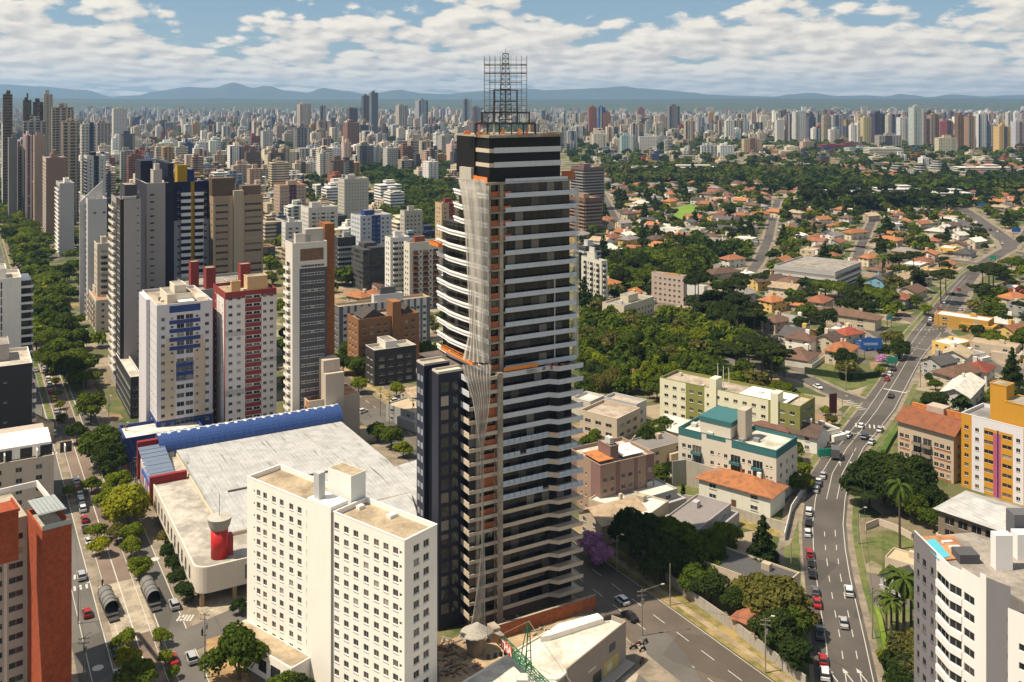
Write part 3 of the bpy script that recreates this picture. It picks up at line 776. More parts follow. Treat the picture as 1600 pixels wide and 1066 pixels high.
b.roof(roofmat((.6, .56, .5))); b.part('terrace_floor', [(.4, Lu - .4, 2.5, Lv - 6, h - .3, h + 3.1)], paint((.80, .76, .70), .8, .05))
b.part('terrace_glazing', [(x, x + 3.0, 2.4, 2.46, h - .6, h + 2.4) for x in (4, 9, 14, 19, 24)], GLD); b.part('terrace_divider', [(x, x + .3, -.1, 2.4, h, h + 2.0) for x in (10, 18, 25)], paint(WHITE))
b.part('rear_wing', [(2, Lu - 1, Lv - 5.8, Lv + 4, 0, h + 1.5)], paint((.42, .36, .30))); b.part('hedge', [(3, Lu - 6, Lv - 5.5, Lv - 4.3, h + 1.5, h + 2.3)], LAWN)
b.done()
C, u, v, Lu, Lv, h = RB(-40, 705, 578, -60, 50, 'A', 30, 24)
b = Bld('office_building', 'black-clad office block with pale roof and white balcony ends by the avenue', C, u, v, Lu, Lv, h, paint((.035, .032, .036), .5), cat='building')
A, B = b.edge('R'); b.facade(A, B, 0, h, [(Lu - 8, 1.0, 1.1, .6, 'w')], floors(0, h, 3.3)[::2]); A, B = b.edge('L'); b.facade(A, B, 0, h)
b.roof(roofmat((.52, .46, .38)), parm=paint(WHITE)); b.pent(Lu * .2, Lu * .62, Lv * .45, Lv * .95, 5.5, paint((.35, .32, .3)))
A, B = b.edge('E'); d = (B - A).normalized(); b.balcony(A + d * .5, A + d * 12, floors(0, h, 3.3)[1:], paint(WHITE), 1.2)
b.done()
C, u, v, Lu, Lv, h = RB(-45, 640, 440, -60, 33, 'A', 20, 14)
b = Bld('apartment_building', 'white apartment block with balcony stack at its corner at the left edge', C, u, v, Lu, Lv, h, paint(WHITE), cat='building')
A, B = b.edge('R'); zf = floors(0, h, 3.1); b.facade(A, B, 0, h, [(Lu - 6.6, .6, .2, 2.6, 'x')], zf[2:]); A, B = b.edge('L'); b.facade(A, B, 0, h)
b.roof(roofmat((.5, .44, .36))); b.pent(2, Lu * .7, 3, Lv * .8, 4, paint(WHITE))
b.part('balcony_core', [(Lu + .02, Lu + 3.4, 1.0, Lv - 2, 0, h - 1.5)], GLD)
for z in zf[1:]: b.part('balcony', [(Lu + .03, Lu + 4.2, .2, Lv - 1, z - .2, z), (Lu + .03, Lu + 4.2, .2, .3, z, z + .7), (Lu + 4.1, Lu + 4.2, .3, Lv - 1, z, z + .7)], paint((.62, .6, .57)))
b.done()
C, u, v, Lu, Lv, h = RB(245, 700, 478, 222, 332, 'A', 30)
WB = paint((.56, .54, .56), .8, .08); BB = paint(BEIGE, .8, .06); BL = paint((.035, .06, .19))
b = Bld('apartment_building', 'white, beige and blue apartment block beside the blue vaulted mall roof', C, u, v, Lu, Lv, h, WB)
zf = floors(0, h, 2.9); A, B = b.edge('R'); L = Lu
reg = [(0, L, 0, 8.6, BL), (L * .07, L * .33, 8.6, h - 14, BB), (L * .16, L * .33, 8.6, h - 11, BB), (L * .66, L * .88, 8.6, h - 14, BB), (L * .66, L * .84, 8.6, h - 11, BB), (L * .22, L * .78, h - 2.9, h - .6, BL)]
for z in zf[-4:]: reg.append((L * .22, L * .78, z - .5, z + .85, BL))
reg += [(L * .34, L * .655, 21, 27.5, BL)]
b.facade(A, B, 0, h, [(L * .11, 1.2, .9, 1.1, 'w'), (L * .42, L * .135, .9, 1.5, 'r'), (L * .58, L * .135, .9, 1.5, 'r'), (L * .27, .9, 1.1, .8, 'w'), (L * .72, .9, 1.1, .8, 'w'), (L * .9, 1.3, .9, 1.1, 'w')], zf, reg)
A, B = b.edge('L'); b.facade(A, B, 0, h, W_(Lv, 3.4, .8, 1.1, .8), zf, [(0, Lv, 0, 8.6, BL)])
b.part('side_bay', [(-1.2, 0, Lv * .45, Lv - 1, 0, h - .3)], WB)
b.roof(roofmat((.45, .38, .28))); b.pent(4, Lu * .68, 4, Lv * .6, 3.2, paint(CREAM)); b.pent(6.5, Lu * .58, 5, Lv * .45, 2.6, paint(CREAM), z=h + 2.4, name='water_tank')
b.part('white_canopy', [(Lu * .40, Lu * .68, .4, 5.5, h + .3, h + .5)], paint((.85, .84, .82), .7, .02))
for i in range(6): b.part('pergola_beam', [(Lu * .72 + i * .7, Lu * .72 + i * .7 + .22, .5, 6, h + 1.2, h + 1.4)], paint(WHITE))
b.clutter(4, h - .8)
b.done()
b2 = Bld('garage_podium', 'low parking podium with white roof and blue front at foot of the blue block', b.P(-11, -8.5), u, v, Lu + 6, 14, 7.5, BL, cat='building')
A, B = b2.edge('L'); b2.facade(A, B, 0, 7.5, W_(b2.Lv, 2.6, 1.6, .6, 5, 'g'), [0]); A, B = b2.edge('R'); b2.facade(A, B, 0, 7.5)
b2.roof(roofmat((.72, .68, .60))); b2.done(other=False)
C, u, v, Lu, Lv, h = RB(352, 690, 458, 333, 432, 'A', 30)
WH = paint((.66, .62, .60), .8, .06); RD = paint((.24, .045, .04));
b = Bld('apartment_building', 'white apartment block with dark red stripes and red roof edge', C, u, v, Lu, Lv, h, WH)
zf = floors(0, h, 2.72); L = Lu; A, B = b.edge('R')
reg = [(0, L, h - 2.3, h + 1, RD), (L * .38, L * .70, 0, h, RD), (0, L * .37, h * .30, h * .34, paint((.45, .43, .42))), (0, L * .37, h * .70, h * .74, paint((.45, .43, .42))), (L * .7, L, h * .5, h * .53, paint((.45, .43, .42)))]
for z in zf: reg.append((L * .39, L * .69, z + 1.15, z + 2.1, WH))
b.facade(A, B, 0, h, [(L * .10, 1.3, .95, 1.0, 'w'), (L * .26, 1.3, .95, 1.0, 'w'), (L * .46, 2.2, .95, 1.0, 'w'), (L * .61, 2.2, .95, 1.0, 'w'), (L * .77, 1.2, .95, 1.0, 'w'), (L * .90, 1.2, .95, 1.0, 'w')], zf, reg)
A, B = b.edge('L'); b.facade(A, B, 0, h, W_(Lv, 5, .8, 1.1, .8), zf, [(0, Lv, h - 2.3, h + 1, RD), (0, Lv * .3, 0, h, RD), (Lv * .9, Lv, 0, h, RD)])
b.roof(roofmat((.46, .36, .24)), parm=RD); b.pent(3, Lu * .35, 4, Lv * .3, 3.5, paint((.55, .36, .18))); b.pent(Lu * .5, Lu * .9, 5, Lv * .55, 4.5, paint((.55, .40, .22))); b.pent(Lu * .45, Lu * .65, Lv * .6, Lv * .8, 8, RD, name='water_tank')
b.clutter(4, h - .8)
b.done()
b = quick((300, 640, 455, 245, 405), 'grey flat-roofed block with two red lift towers behind the blue and white block', (.33, .31, .30), 'win', 'win', pent=0, dmax=30)
b.pent(6, 9.5, 4, 9, 8, RD); b.pent(2, 5.0, 12, 16, 9.5, RD); b.pent(14, 24, 4, 14, 2.2, paint((.45, .42, .38)), name='stair_house')
C, u, v, Lu, Lv, h = RB(457, 700, 381, 446, 511, 'A', 18, 8)
b = Bld('apartment_tower', 'tall slab with white frame, grey banded front and rust-brown flank', C, u, v, Lu, Lv, h, paint((.60, .56, .50), .8, .06))
zf = [h - 9 - 2.75 * k for k in range(40)]; zf = [z for z in zf if z > 3][::-1]; L = Lu; A, B = b.edge('R'); dk = paint((.085, .08, .085)); wt = paint((.55, .52, .48))
reg = [(L * .20, L, 0, h - 8.5, dk)]
for z in zf: reg.append((L * .24, L * .92, z + .75, z + 1.75, wt))
b.facade(A, B, 0, h, [(L * .24 + L * .68 * (k + .5) / 7, 1.1, .85, .75, 'x') for k in range(7)] + [], zf, reg + [(L * .22, L * .9, h - 6, h - 2, brick(BROWN))])
A, B = b.edge('L'); b.facade(A, B, 0, h, [(Lv * .4, Lv * .45, .7, 1.6, 'r')], zf)
d = (B - A).normalized(); b.balcony(A + d * .5, A + d * (Lv * .7), zf, paint(WHITE), .7, .8)
b.roof(roofmat((.5, .45, .38))); RUST = brick((.26, .10, .035))
b.part('rust_flank', [(Lu + .02, Lu + 3.4, 2.2, Lv + 1, 0, h + 5.5)], RUST); b.part('upper_storey', [(Lu * .45, Lu, 3, Lv - 2, h - .8, h + 4.0)], paint((.42, .40, .36)))
b.pent(2, 7, 3, Lv - 3, 3.2, paint((.62, .58, .5)))
b.done()
C, u, v, Lu, Lv, h = RB(482, 705, 628, 463, 562, 'A', 20)
b = Bld('apartment_building', 'beige block with taller middle and orange terraces behind the mall vault', C, u, v, Lu, Lv, h, paint((.40, .33, .27), .8, .06))
zf = floors(0, h, 2.9); A, B = b.edge('R'); b.facade(A, B, 0, h); A, B = b.edge('L'); OR = brick((.45, .16, .05))
b.facade(A, B, 0, h, W_(Lv, 3.6, 1.8), zf, [(0, Lv * .3, 0, h, OR), (Lv * .8, Lv, 0, h, OR)])
b.roof(roofmat((.45, .2, .09)), parm=paint(BEIGE)); b.part('tall_middle', [(Lu * .30, Lu * .66, -1.5, Lv * .6, 0, h + 8.5)], paint((.44, .37, .30), .8, .06)); b.part('upper_box', [(Lu * .30, Lu * .62, Lv * .05, Lv * .5, h + 8.5, h + 12.5)], paint((.5, .42, .34)))
b.part('terrace', [(Lu * .67, Lu * .98, 0.4, Lv * .8, h - .6, h + .1)], roofmat((.5, .22, .1)))
P0 = b.P(Lu * .40, -1.52)
for z in zf[1:]: b.part('window', [(Lu * .42, Lu * .54, -1.56, -1.5, z + .9, z + 2.0)], GLD)
b.done()
D = 'A'
C, u, v, Lu, Lv, h = RB(188, 618, 312, 170, 220, 'A', 26, 12)
b = Bld('apartment_tower', 'tall narrow grey tower with black corner strip and white balconies above the avenue pool deck', C, u, v, Lu, Lv, h, paint((.33, .30, .29), .8, .05))
zf = floors(6, h, 2.95); A, B = b.edge('R'); b.facade(A, B, 0, h, [(Lu - 1.0, .9, 1.1, .6, 'w')], zf, [(0, 1.3, 0, h, paint(BLACK, .4))])
A, B = b.edge('L'); b.facade(A, B, 0, h, [(Lv * .3, Lv * .45, .2, 2.2, 'g'), (Lv * .78, Lv * .3, .2, 2.2, 'g')], zf, [(Lv * .55, Lv, 0, h, paint(BLACK, .4))])
d = (B - A).normalized(); b.balcony(A + d * .3, A + d * (Lv * .55), zf, paint((.6, .56, .5)), 1.0, .9)
b.roof(parm=paint(DGREY)); b.pent(2, Lu - 1, 3, Lv * .6, 6, paint((.06, .06, .07))); b.pent(1, Lu * .8, 1, 2.2, 1.6, paint(LGREY), name='roof_screen'); b.clutter(3, h - .8); b.done()
C, u, v, Lu, Lv, h = RB(229, 590, 287, 196, 263, 'A', 30, 20)
b = Bld('apartment_tower', 'tall beige tower between navy flanks left of the navy and yellow tower', C, u, v, Lu, Lv, h, paint((.34, .31, .30), .8, .05))
zf = floors(6, h, 2.95); NV = paint((.014, .016, .035), .5); A, B = b.edge('R'); b.facade(A, B, 0, h, [(2.2, 1.7, 1.0, .9, 'w')], zf, [(Lu - 1.2, Lu, 0, h, NV)])
A, B = b.edge('L'); b.facade(A, B, 0, h, [(Lv * .3, 1.8, 1, 1.1, 'w')], zf, [(0, Lv, 0, h, NV)], m=b.mi(NV))
b.part('navy_fin', [(Lu + .02, Lu + 2.2, .6, Lv, 0, h + 8)], NV); b.part('navy_crown', [(-.02, Lu * .55, Lv * .5, Lv, h, h + 8.5)], NV)
b.roof(parm=paint(LGREY)); b.pent(Lu * .35, Lu * .75, 2, 9, 6, paint((.42, .38, .35)), name='lift_house'); b.pent(Lu * .45, Lu * .65, 3, 7, 2.4, paint((.5, .46, .42)), z=h + 5.1, name='water_tank'); b.done()
b = quick((204, 655, 590, 168, 212), 'dark glass podium with planted roof terrace at the street corner', (.04, .038, .04), 'rib', 'rib', pent=0, dmax=38, roofm=roofmat((.62, .56, .48)), parc=LGREY)
C, u, v, Lu, Lv, h = RB(272, 560, 285, 262, 328, 'A', 20, 10)
b = Bld('apartment_tower', 'navy tower with curved white balconies and a yellow centre stripe', C, u, v, Lu, Lv, h, paint(NAVY))
zf = floors(0, h, 3.0); A, B = b.edge('R'); L = Lu; YE = paint((.42, .26, .02)); GY = paint((.34, .35, .40))
b.facade(A, B, 0, h, [(2.0, 1.2, .9, 1.1, 'w'), (L - 2.0, 1.2, .9, 1.1, 'w')], zf, [(L * .46, L * .56, 0, h, YE), (0, L * .18, 0, h * .78, GY), (L * .8, L, 0, h * .78, GY)])
A, B = b.edge('L'); b.facade(A, B, 0, h, W_(Lv, 3.2), zf)
A, B = b.edge('R'); d = (B - A).normalized(); b.balcony(A + d * (L * .18), A + d * (L * .455), zf[1:], paint((.80, .80, .82), .8, .05), 1.1, 1.35); b.balcony(A + d * (L * .565), A + d * (L * .81), zf[1:], paint((.80, .80, .82), .8, .05), 1.1, 1.35)
b.roof(); b.pent(2, L * .4, 3, 9, 8, YE); b.pent(L * .42, L * .6, 3, 9, 6, paint((.02, .04, .16))); b.clutter(2, h - .9); b.done()
C, u, v, Lu, Lv, h = RB(333, 560, 308, 328, 411, 'A', 20, 10)
b = Bld('apartment_tower', 'tan and brown tower with dark window bands and brown crown', C, u, v, Lu, Lv, h, paint((.34, .25, .17), .8, .05))
zf = floors(0, h, 3.0); A, B = b.edge('R'); L = Lu; CR = paint((.42, .34, .24), .8, .05)
b.facade(A, B, 0, h, [(L * .17, L * .24, 1.0, 1.1, 'r'), (L * .80, L * .34, 1.0, 1.1, 'r')], zf, [(L * .33, L * .60, 0, h, CR), (0, L * .03, 0, h, CR)]); A, B = b.edge('L'); b.facade(A, B, 0, h, W_(Lv, 4), zf)
b.part('crown', [(-.02, L * .45, 2, Lv, h, h + 8)], paint((.12, .085, .06))); b.part('centre_fin', [(L * .40, L * .60, -.8, 4, 0, h + 2.4)], CR); b.part('rear_crown', [(L * .62, L, 4, Lv, h, h + 4)], paint((.15, .11, .08)))
b.roof(); b.clutter(2, h - .9); b.done()
C, u, v, Lu, Lv, h = RB(137, 500, 312, 120, 167, 'A', 28, 20)
b = Bld('apartment_tower', 'white tower with sloping shoulder and grey flank left of the tall grey tower', C, u, v, Lu, Lv, h, paint((.48, .47, .47), .8, .05))
zf = floors(0, h, 3.0); A, B = b.edge('R'); b.facade(A, B, 0, h, [(3.5, 1.5, 1.0, 1, 'w'), (8.0, 1.5, 1.0, 1, 'w')], zf[-2:-1]); A, B = b.edge('L'); b.facade(A, B, 0, h, [(Lv * .5, Lv * .6, .3, 2.2, 'r')], zf)
d = (B - A).normalized(); b.balcony(A + d * 1, A + d * (Lv * .6), zf[1:], paint(WHITE), 1.2, .9)
mb = MB(); q = [b.P(-3, 9), b.P(Lu * .9, 9), b.P(Lu * .9, 10), b.P(-3, 10)]; z1, z2 = h - 2, h + 9
k = [(q[0].x, q[0].y, 0), (q[1].x, q[1].y, 0), (q[2].x, q[2].y, 0), (q[3].x, q[3].y, 0), (q[0].x, q[0].y, z1), (q[1].x, q[1].y, z2), (q[2].x, q[2].y, z2), (q[3].x, q[3].y, z1)]
for f in ((0, 1, 5, 4), (1, 2, 6, 5), (2, 3, 7, 6), (3, 0, 4, 7), (4, 5, 6, 7)): mb.face([k[i] for i in f])
mb.build('sloping_wall', paint((.50, .49, .49)), b.root, b.o); b.roof(roofmat((.6, .52, .42))); b.clutter(3, h - .9); b.done()
quick((152, 510, 382, 147, 174), 'cream tower with balconies tucked between the white and the grey tower', (.50, .44, .36), 'balc', 'win', dmax=14)
quick((150, 520, 470, 108, 172), 'low cream building with terracotta roof terrace at the foot of the white tower', (.52, .45, .36), 'win', 'balc', dmax=60, roofm=roofmat((.45, .27, .15)))
quick((72, 372, 247, 53, 104), 'brown slab tower with white and black edge strips by the avenue trees', (.235, .155, .115), 'blank', 'stripe', dmax=40, accent=(.6, .55, .48), group=None, pent=2)
quick((93, 402, 287, 81, 116), 'pale grey tower with dark windows beside the brown slab tower', (.40, .385, .38), 'blank', 'band', dmax=30, accent=WHITE)
quick((136, 362, 244, 122, 165), 'white tower with a black centre stripe and navy roof box', (.50, .50, .49), 'core', 'band', dmax=26, accent=(.02, .02, .03))
quick((40, 350, 212, 32, 50), 'white and red tower left of the brown slab tower', (.50, .42, .40), 'stripe', 'stripe', accent=MAROON, dmax=40)
quick((54, 355, 212, 50, 71), 'salmon brown slab tower next to the white and red tower', (.34, .24, .19), 'blank', 'win', dmax=20)
quick((28, 345, 228, 20, 33), 'narrow grey and maroon tower at the far end of the avenue', (.33, .33, .34), 'win', 'stripe', accent=MAROON)
quick((14, 350, 216, 9, 27), 'dark grey slab tower at the far left beside a white slab', (.15, .155, .15), 'blank', 'blank')
quick((4, 330, 195, 0, 12), 'narrow white slab tower at the left edge behind the avenue trees', (.52, .52, .50), 'blank', 'win')
quick((585, 604, 548, 571, 650), 'black four-storey block with white stair box near the street corner', (.045, .042, .04), 'wide', 'wide', dmax=20, pent=0, parc=(.6, .55, .48), roofm=roofmat((.35, .33, .27))).pent(6, 11, 3, 12, 2.8, paint((.7, .68, .62)))
bb = quick((560, 585, 500, 543, 655), 'brown brick apartment house with dark pitched roofs', (.27, .13, .06), 'win', 'win', dmax=16, pent=0)
bb.part('brick_tower', [(15, 19, -1, 6, 0, bb.h + 6)], brick((.30, .14, .06)));
mb = MB()
for (a0, a1) in ((2, 13), (20, bb.Lu - 2)):
 P = [bb.P(a0, 1), bb.P(a1, 1), bb.P(a1, bb.Lv - 1), bb.P(a0, bb.Lv - 1)]; m1, m2 = bb.P((a0 + a1) / 2, 1.2), bb.P((a0 + a1) / 2, bb.Lv - 1.2); z = bb.h
 mb.face([(P[0].x, P[0].y, z), (m1.x, m1.y, z + 3.5), (m2.x, m2.y, z + 3.5), (P[3].x, P[3].y, z)][::-1]); mb.face([(P[1].x, P[1].y, z), (P[2].x, P[2].y, z), (m2.x, m2.y, z + 3.5), (m1.x, m1.y, z + 3.5)][::-1]); mb.face([(P[0].x, P[0].y, z), (P[1].x, P[1].y, z), (m1.x, m1.y, z + 3.5)])
mb.build('pitched_roof', tiles((.07, .06, .055)), bb.root, bb.o)
quick((530, 552, 480, 524, 672), 'long white and dark grey apartment block with tan roof edge behind the brick house', (.14, .14, .15), 'stripe', 'win', accent=(.6, .6, .6), parc=(.55, .40, .24), dmax=18, pent=2)
quick((610, 478, 372, 605, 640), 'white balcony tower with dark window strips left of the dark tower', (.68, .66, .62), 'balc', 'win', dmax=18)
quick((640, 485, 380, 636, 690), 'cream and red-trimmed block right beside the dark tower', (.60, .56, .48), 'balc', 'win', accent=(.26, .08, .04), dmax=18)
quick((563, 425, 338, 548, 612), 'white block with navy window panels and blue water tanks', (.50, .51, .54), 'core', 'win', accent=(.03, .06, .20), dmax=26)
quick((538, 352, 280, 528, 576), 'plain grey-beige block with tiny windows beyond the white blocks', (.47, .44, .38), 'small', 'win', dmax=30)
quick((437, 355, 290, 428, 478), 'tan and purple block with an orange pyramid roof', (.42, .30, .22), 'core', 'win', accent=(.09, .03, .05), parc=(.60, .22, .06), dmax=20)
quick((482, 395, 325, 470, 528), 'white twin block with many balconies behind the rust-flanked slab', (.58, .55, .49), 'balc', 'win', dmax=24)
quick((446, 400, 348, 440, 472), 'small white block with dark openings left of the twin block', (.60, .58, .54), 'wide', 'win')
quick((528, 440, 372, 520, 556), 'black balcony block half hidden behind the rust-flanked slab', (.05, .05, .055), 'band', 'win', accent=(.40, .40, .38))
quick((632, 400, 330, 628, 660), 'grey block standing in the park trees left of the dark tower', (.46, .43, .37), 'win', 'win')
quick((690, 420, 318, 680, 722), 'narrow red and tan building wrapped by the dark tower scaffolding', (.50, .36, .22), 'core', 'win', accent=(.22, .04, .03), dmax=14)
# ================================================================ MALL
ML = G(306, 953); mz = 9.0
def onz(px, py, z): return G(px, py, z)
nearc = onz(306, 893, mz); nearc.z = 0
farL = onz(243, 745, mz); farL.z = 0
mv = VA; mu = UA
mLv = (farL - nearc).dot(mv); C = nearc.copy()
MW, MC = 62.0, 9.5                        # width of the mall, width of the flat front strip
mall = root('shopping_mall', 'long white-roofed shopping mall with blue barrel vault along its far edge', 'shopping mall', C + mu * 30 + mv * 60)
mo = mall.location.copy()
def MP(a, b): return C + mu * a + mv * b
CW = paint((.62, .55, .46), .8, .1)
mroof, nt = mk('metal_roof_sheets'); g = pos(nt); P = g.outputs['Position']
mp = nt.add('ShaderNodeMapping'); nt.l.new(P, mp.inputs[0]); mp.inputs['Rotation'].default_value = (0, 0, -math.atan2(860, 1500)); mp.inputs['Scale'].default_value = (1.2, .07, 1); mp.vector_type = 'TEXTURE'; mp.inputs['Rotation'].default_value = (0, 0, math.atan2(860, 1500)); mp.inputs['Scale'].default_value = (.8, 14, 1)
a_ = nt.noise(mp.outputs[0], 1.0, 4, .6); b_ = nt.noise(P, .045, 3, .6); c_ = nt.noise(P, .3, 5, .6)
f_ = nt.math('MULTIPLY', nt.sstep(a_, .56, .66), nt.sstep(b_, .42, .6))
col = nt.mix(nt.sstep(c_, .3, .7), (.34, .34, .335, 1), (.46, .455, .44, 1)); col = nt.mix(nt.math('MULTIPLY', f_, .8), col, (.10, .09, .08, 1))
wv = nt.add('ShaderNodeTexWave'); m2_ = nt.add('ShaderNodeMapping'); nt.l.new(P, m2_.inputs[0]); m2_.inputs['Rotation'].default_value = (0, 0, -math.atan2(860, 1500)); nt.l.new(m2_.outputs[0], wv.inputs[0]); wv.inputs['Scale'].default_value = .28; col = nt.mix(nt.math('MULTIPLY', nt.sstep(wv.outputs['Fac'], .93, 1.0), .35), col, (.12, .12, .12, 1))
fin(nt, col, .55)
FAR = solve_px(onz(306, 893, mz), mv, 262); vb = mLv * .985
mb = MB()
def rounded(a0, a1, b0, b1, r=3.2, n=6):
 pts = []
 for i in range(n + 1):
  t = math.pi + math.pi / 2 * i / n; pts.append(MP(a0 + r + math.cos(t) * r, b0 + r + math.sin(t) * r))
 return pts + [MP(a1, b0), MP(a1, b1), MP(a0, b1)]
pl = rounded(0, MW, 0, mLv + 20)
mb.prism([(p.x, p.y) for p in pl], 3.4, mz, 0)
mb.build('wall', CW, mall, mo); occ_poly([MP(-2, -2), MP(MW + 2, -2), MP(MW + 2, mLv + 45), MP(-2, mLv + 45)])
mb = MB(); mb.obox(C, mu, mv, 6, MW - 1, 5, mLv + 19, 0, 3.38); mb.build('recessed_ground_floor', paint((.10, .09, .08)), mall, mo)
for x in (1.2, 8.5, 17, 26, 35):
 mb = MB(); mb.obox(C, mu, mv, x, x + .9, 1.2, 2.1, 0, 3.4); mb.build('pillar', paint((.36, .24, .14)), mall, mo)
for y in (12, 22, 32, 42):
 mb = MB(); mb.obox(C, mu, mv, 1.2, 2.0, y, y + .9, 0, 3.4); mb.build('pillar', paint((.36, .24, .14)), mall, mo)
mb = MB(); ins = rounded(.35, MW - .4, .35, mLv + 19, 3.0); mb.prism([(p.x, p.y) for p in ins], mz, mz + .05, 0); mb.build('roof_strip', roofmat((.50, .46, .40)), mall, mo)
par = MB(); n = len(pl)
for i in range(n):
 a, b_2 = pl[i], pl[(i + 1) % n]; c, d = ins[i], ins[(i + 1) % n]
 par.prism([(a.x, a.y), (b_2.x, b_2.y), (d.x, d.y), (c.x, c.y)], mz, mz + .35, 0)
par.build('parapet', paint((.68, .62, .53)), mall, mo)
mb = MB(); r0a, r1a, b0a = MC, MW - 1.2, 13.5; zr = mz + .9
mb.obox(C, mu, mv, r0a, r1a, b0a, mLv + 16, mz + .05, zr, 0); mb.build('raised_wall', paint((.60, .50, .36)), mall, mo)
mb = MB()
nb_ = 40
A0, A1, A2, A3 = MP(r0a + .2, b0a + .2), MP(r1a, b0a + .2), MP(r1a, mLv + 15.8), MP(r0a + .2, mLv + 15.8)
m1, m2 = MP(r0a + .2, b0a + 24), MP(r1a, b0a + 24)
mb.face([(A0.x, A0.y, zr + .1), (A1.x, A1.y, zr + .1), (m2.x, m2.y, zr + 1.3), (m1.x, m1.y, zr + 1.3)]); mb.face([(m1.x, m1.y, zr + 1.3), (m2.x, m2.y, zr + 1.3), (A2.x, A2.y, zr + .9), (A3.x, A3.y, zr + .9)])
mb.face([(A0.x, A0.y, zr), (A0.x, A0.y, zr + .1), (m1.x, m1.y, zr + 1.3), (A3.x, A3.y, zr + .9), (A3.x, A3.y, zr)][::-1])
mb.face([(A0.x, A0.y, zr), (A1.x, A1.y, zr), (A1.x, A1.y, zr + .1), (A0.x, A0.y, zr + .1)]); mb.build('metal_roof', mroof, mall, mo)
mb = MB(); mb.obox(C, mu, mv, r0a + 6, MW - 14, b0a + 21.6, b0a + 22.2, zr + 1.15, zr + 1.55); mb.build('roof_gutter', plain((.10, .095, .09)), mall, mo)
def MQ(lst, z): return [onz(x, y, z) for x, y in lst]
mb = MB(); q = MQ([(560, 790), (642, 770), (655, 815), (640, 830), (575, 812)], 11); mb.prism([(p.x, p.y) for p in q][::-1] if False else [(p.x, p.y) for p in (q[4], q[3], q[2], q[1], q[0])], 0, 11, 0, 1); mb.build('grey_shed', [paint((.36, .33, .29)), mroof], mall, mo)
mb = MB(); q = MQ([(598, 735), (652, 718), (656, 790), (640, 768)], 10.5); mb.prism([(p.x, p.y) for p in (q[3], q[2], q[1], q[0])], 0, 10.5, 0, 1); mb.build('side_shed', [paint((.5, .48, .44)), mroof], mall, mo)
vy = mLv + 17.5; rv = 4.4; zv = mz + 1.6; n = 14; BV = plain((.035, .075, .23), .35, name='blue_sheet');
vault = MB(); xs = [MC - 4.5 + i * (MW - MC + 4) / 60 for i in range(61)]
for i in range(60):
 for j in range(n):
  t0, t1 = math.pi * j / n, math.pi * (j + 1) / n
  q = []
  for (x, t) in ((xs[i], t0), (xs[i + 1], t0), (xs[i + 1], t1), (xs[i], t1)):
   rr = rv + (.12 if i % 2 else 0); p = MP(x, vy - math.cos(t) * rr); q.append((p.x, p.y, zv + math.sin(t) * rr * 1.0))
  vault.face(q, 1 if j >= 7 - (i * 7 % 3 == 0) else 0)  # sunlit look of the vault top painted on as whitish faces, ragged by rib
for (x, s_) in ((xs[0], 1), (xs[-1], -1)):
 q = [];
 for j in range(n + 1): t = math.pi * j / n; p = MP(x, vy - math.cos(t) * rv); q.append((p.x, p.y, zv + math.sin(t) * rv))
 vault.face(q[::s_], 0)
vault.build('barrel_vault', [BV, plain((.62, .64, .68), .4, name='sunlit_sheet')], mall, mo)
mb = MB(); mb.obox(C, mu, mv, xs[0] + .1, xs[-1] - .1, vy - rv + .05, vy + rv - .05, 0, zv, 0); mb.build('vault_wall', plain((.03, .13, .42), .5, name='bright_blue_wall'), mall, mo)
for i in range(15):
 x = xs[0] + 2 + i * 4.0; mb = MB(); mb.obox(C, mu, mv, x, x + 2.1, vy - rv - .08, vy - rv + .04, zv - 1.5, zv - .1, 0)
 if x < xs[-1] - 2: mb.build('vault_window', plain((.42, .38, .29), .5, name='cream_panel'), mall, mo)
A, B = MP(0, 0), MP(0, mLv)
for i in range(11):
 y = 6 + i * 4.4; mb = MB(); mb.obox(C, mu, mv, -.06, .03, y, y + 1.5, 4.6, 7.6); mb.build('window', GLB, mall, mo)
for i in range(4):
 x = 11 + i * 6.5; mb = MB(); mb.obox(C, mu, mv, x, x + 4.0, -.06, .03, 4.6, 7.9); mb.build('shop_window', [GLB], mall, mo)
mb = MB(); mb.obox(C, mu, mv, -.5, -.01, 56, 72, 4.8, 8.2); mb.build('shop_sign', plain((.04, .10, .36), .5, name='blue_sign'), mall, mo)
for i in range(4):
 mb = MB(); mb.obox(C, mu, mv, -.6, -.505, 58 + i * 3.2, 60.3 + i * 3.2, 5.4, 7.4); mb.build('sign_panel', plain((.55, .2, .2) if i % 2 else (.6, .6, .6), .5, name='sign_face'), mall, mo)
mb = MB(); mb.obox(C, mu, mv, -.8, 9.0, mLv - 6, mLv - 4.6, 3.4, mz + 2.2); mb.build('red_portal', paint((.24, .03, .03)), mall, mo)
mb = MB(); mb.obox(C, mu, mv, -.8, 8.0, mLv + 15.5, mLv + 17, 3.4, mz + 5.2); mb.build('red_portal', paint((.24, .03, .03)), mall, mo)
mb = MB()
for i in range(9):
 y0 = mLv - 4.5; yy = y0 + i * 2.2; zz = mz + .3 + 3.2 * i / 8
 q = [MP(-.8, yy), MP(6.5, yy), MP(6.5, yy + 2.0), MP(-.8, yy + 2.0)]; mb.face([(p.x, p.y, zz + (.7 * k)) for k, p in zip((0, 0, .5, .5), q)])
mb.build('glass_canopy', plain((.16, .20, .28), .15, name='canopy_glass'), mall, mo)
for i in range(9):
 mb = MB(); mb.obox(C, mu, mv, -.7, -.45, mLv + 18 + i * 3.4, mLv + 18.3 + i * 3.4, 0, 6.2); mb.build('blue_post', paint((.03, .04, .12)), mall, mo)
tp = onz(343, 868, mz + .3); tr = root('roof_turret', 'red cylindrical turret with wide pale grey bowl top on the mall roof', 'turret', (tp.x, tp.y, mz + .05))
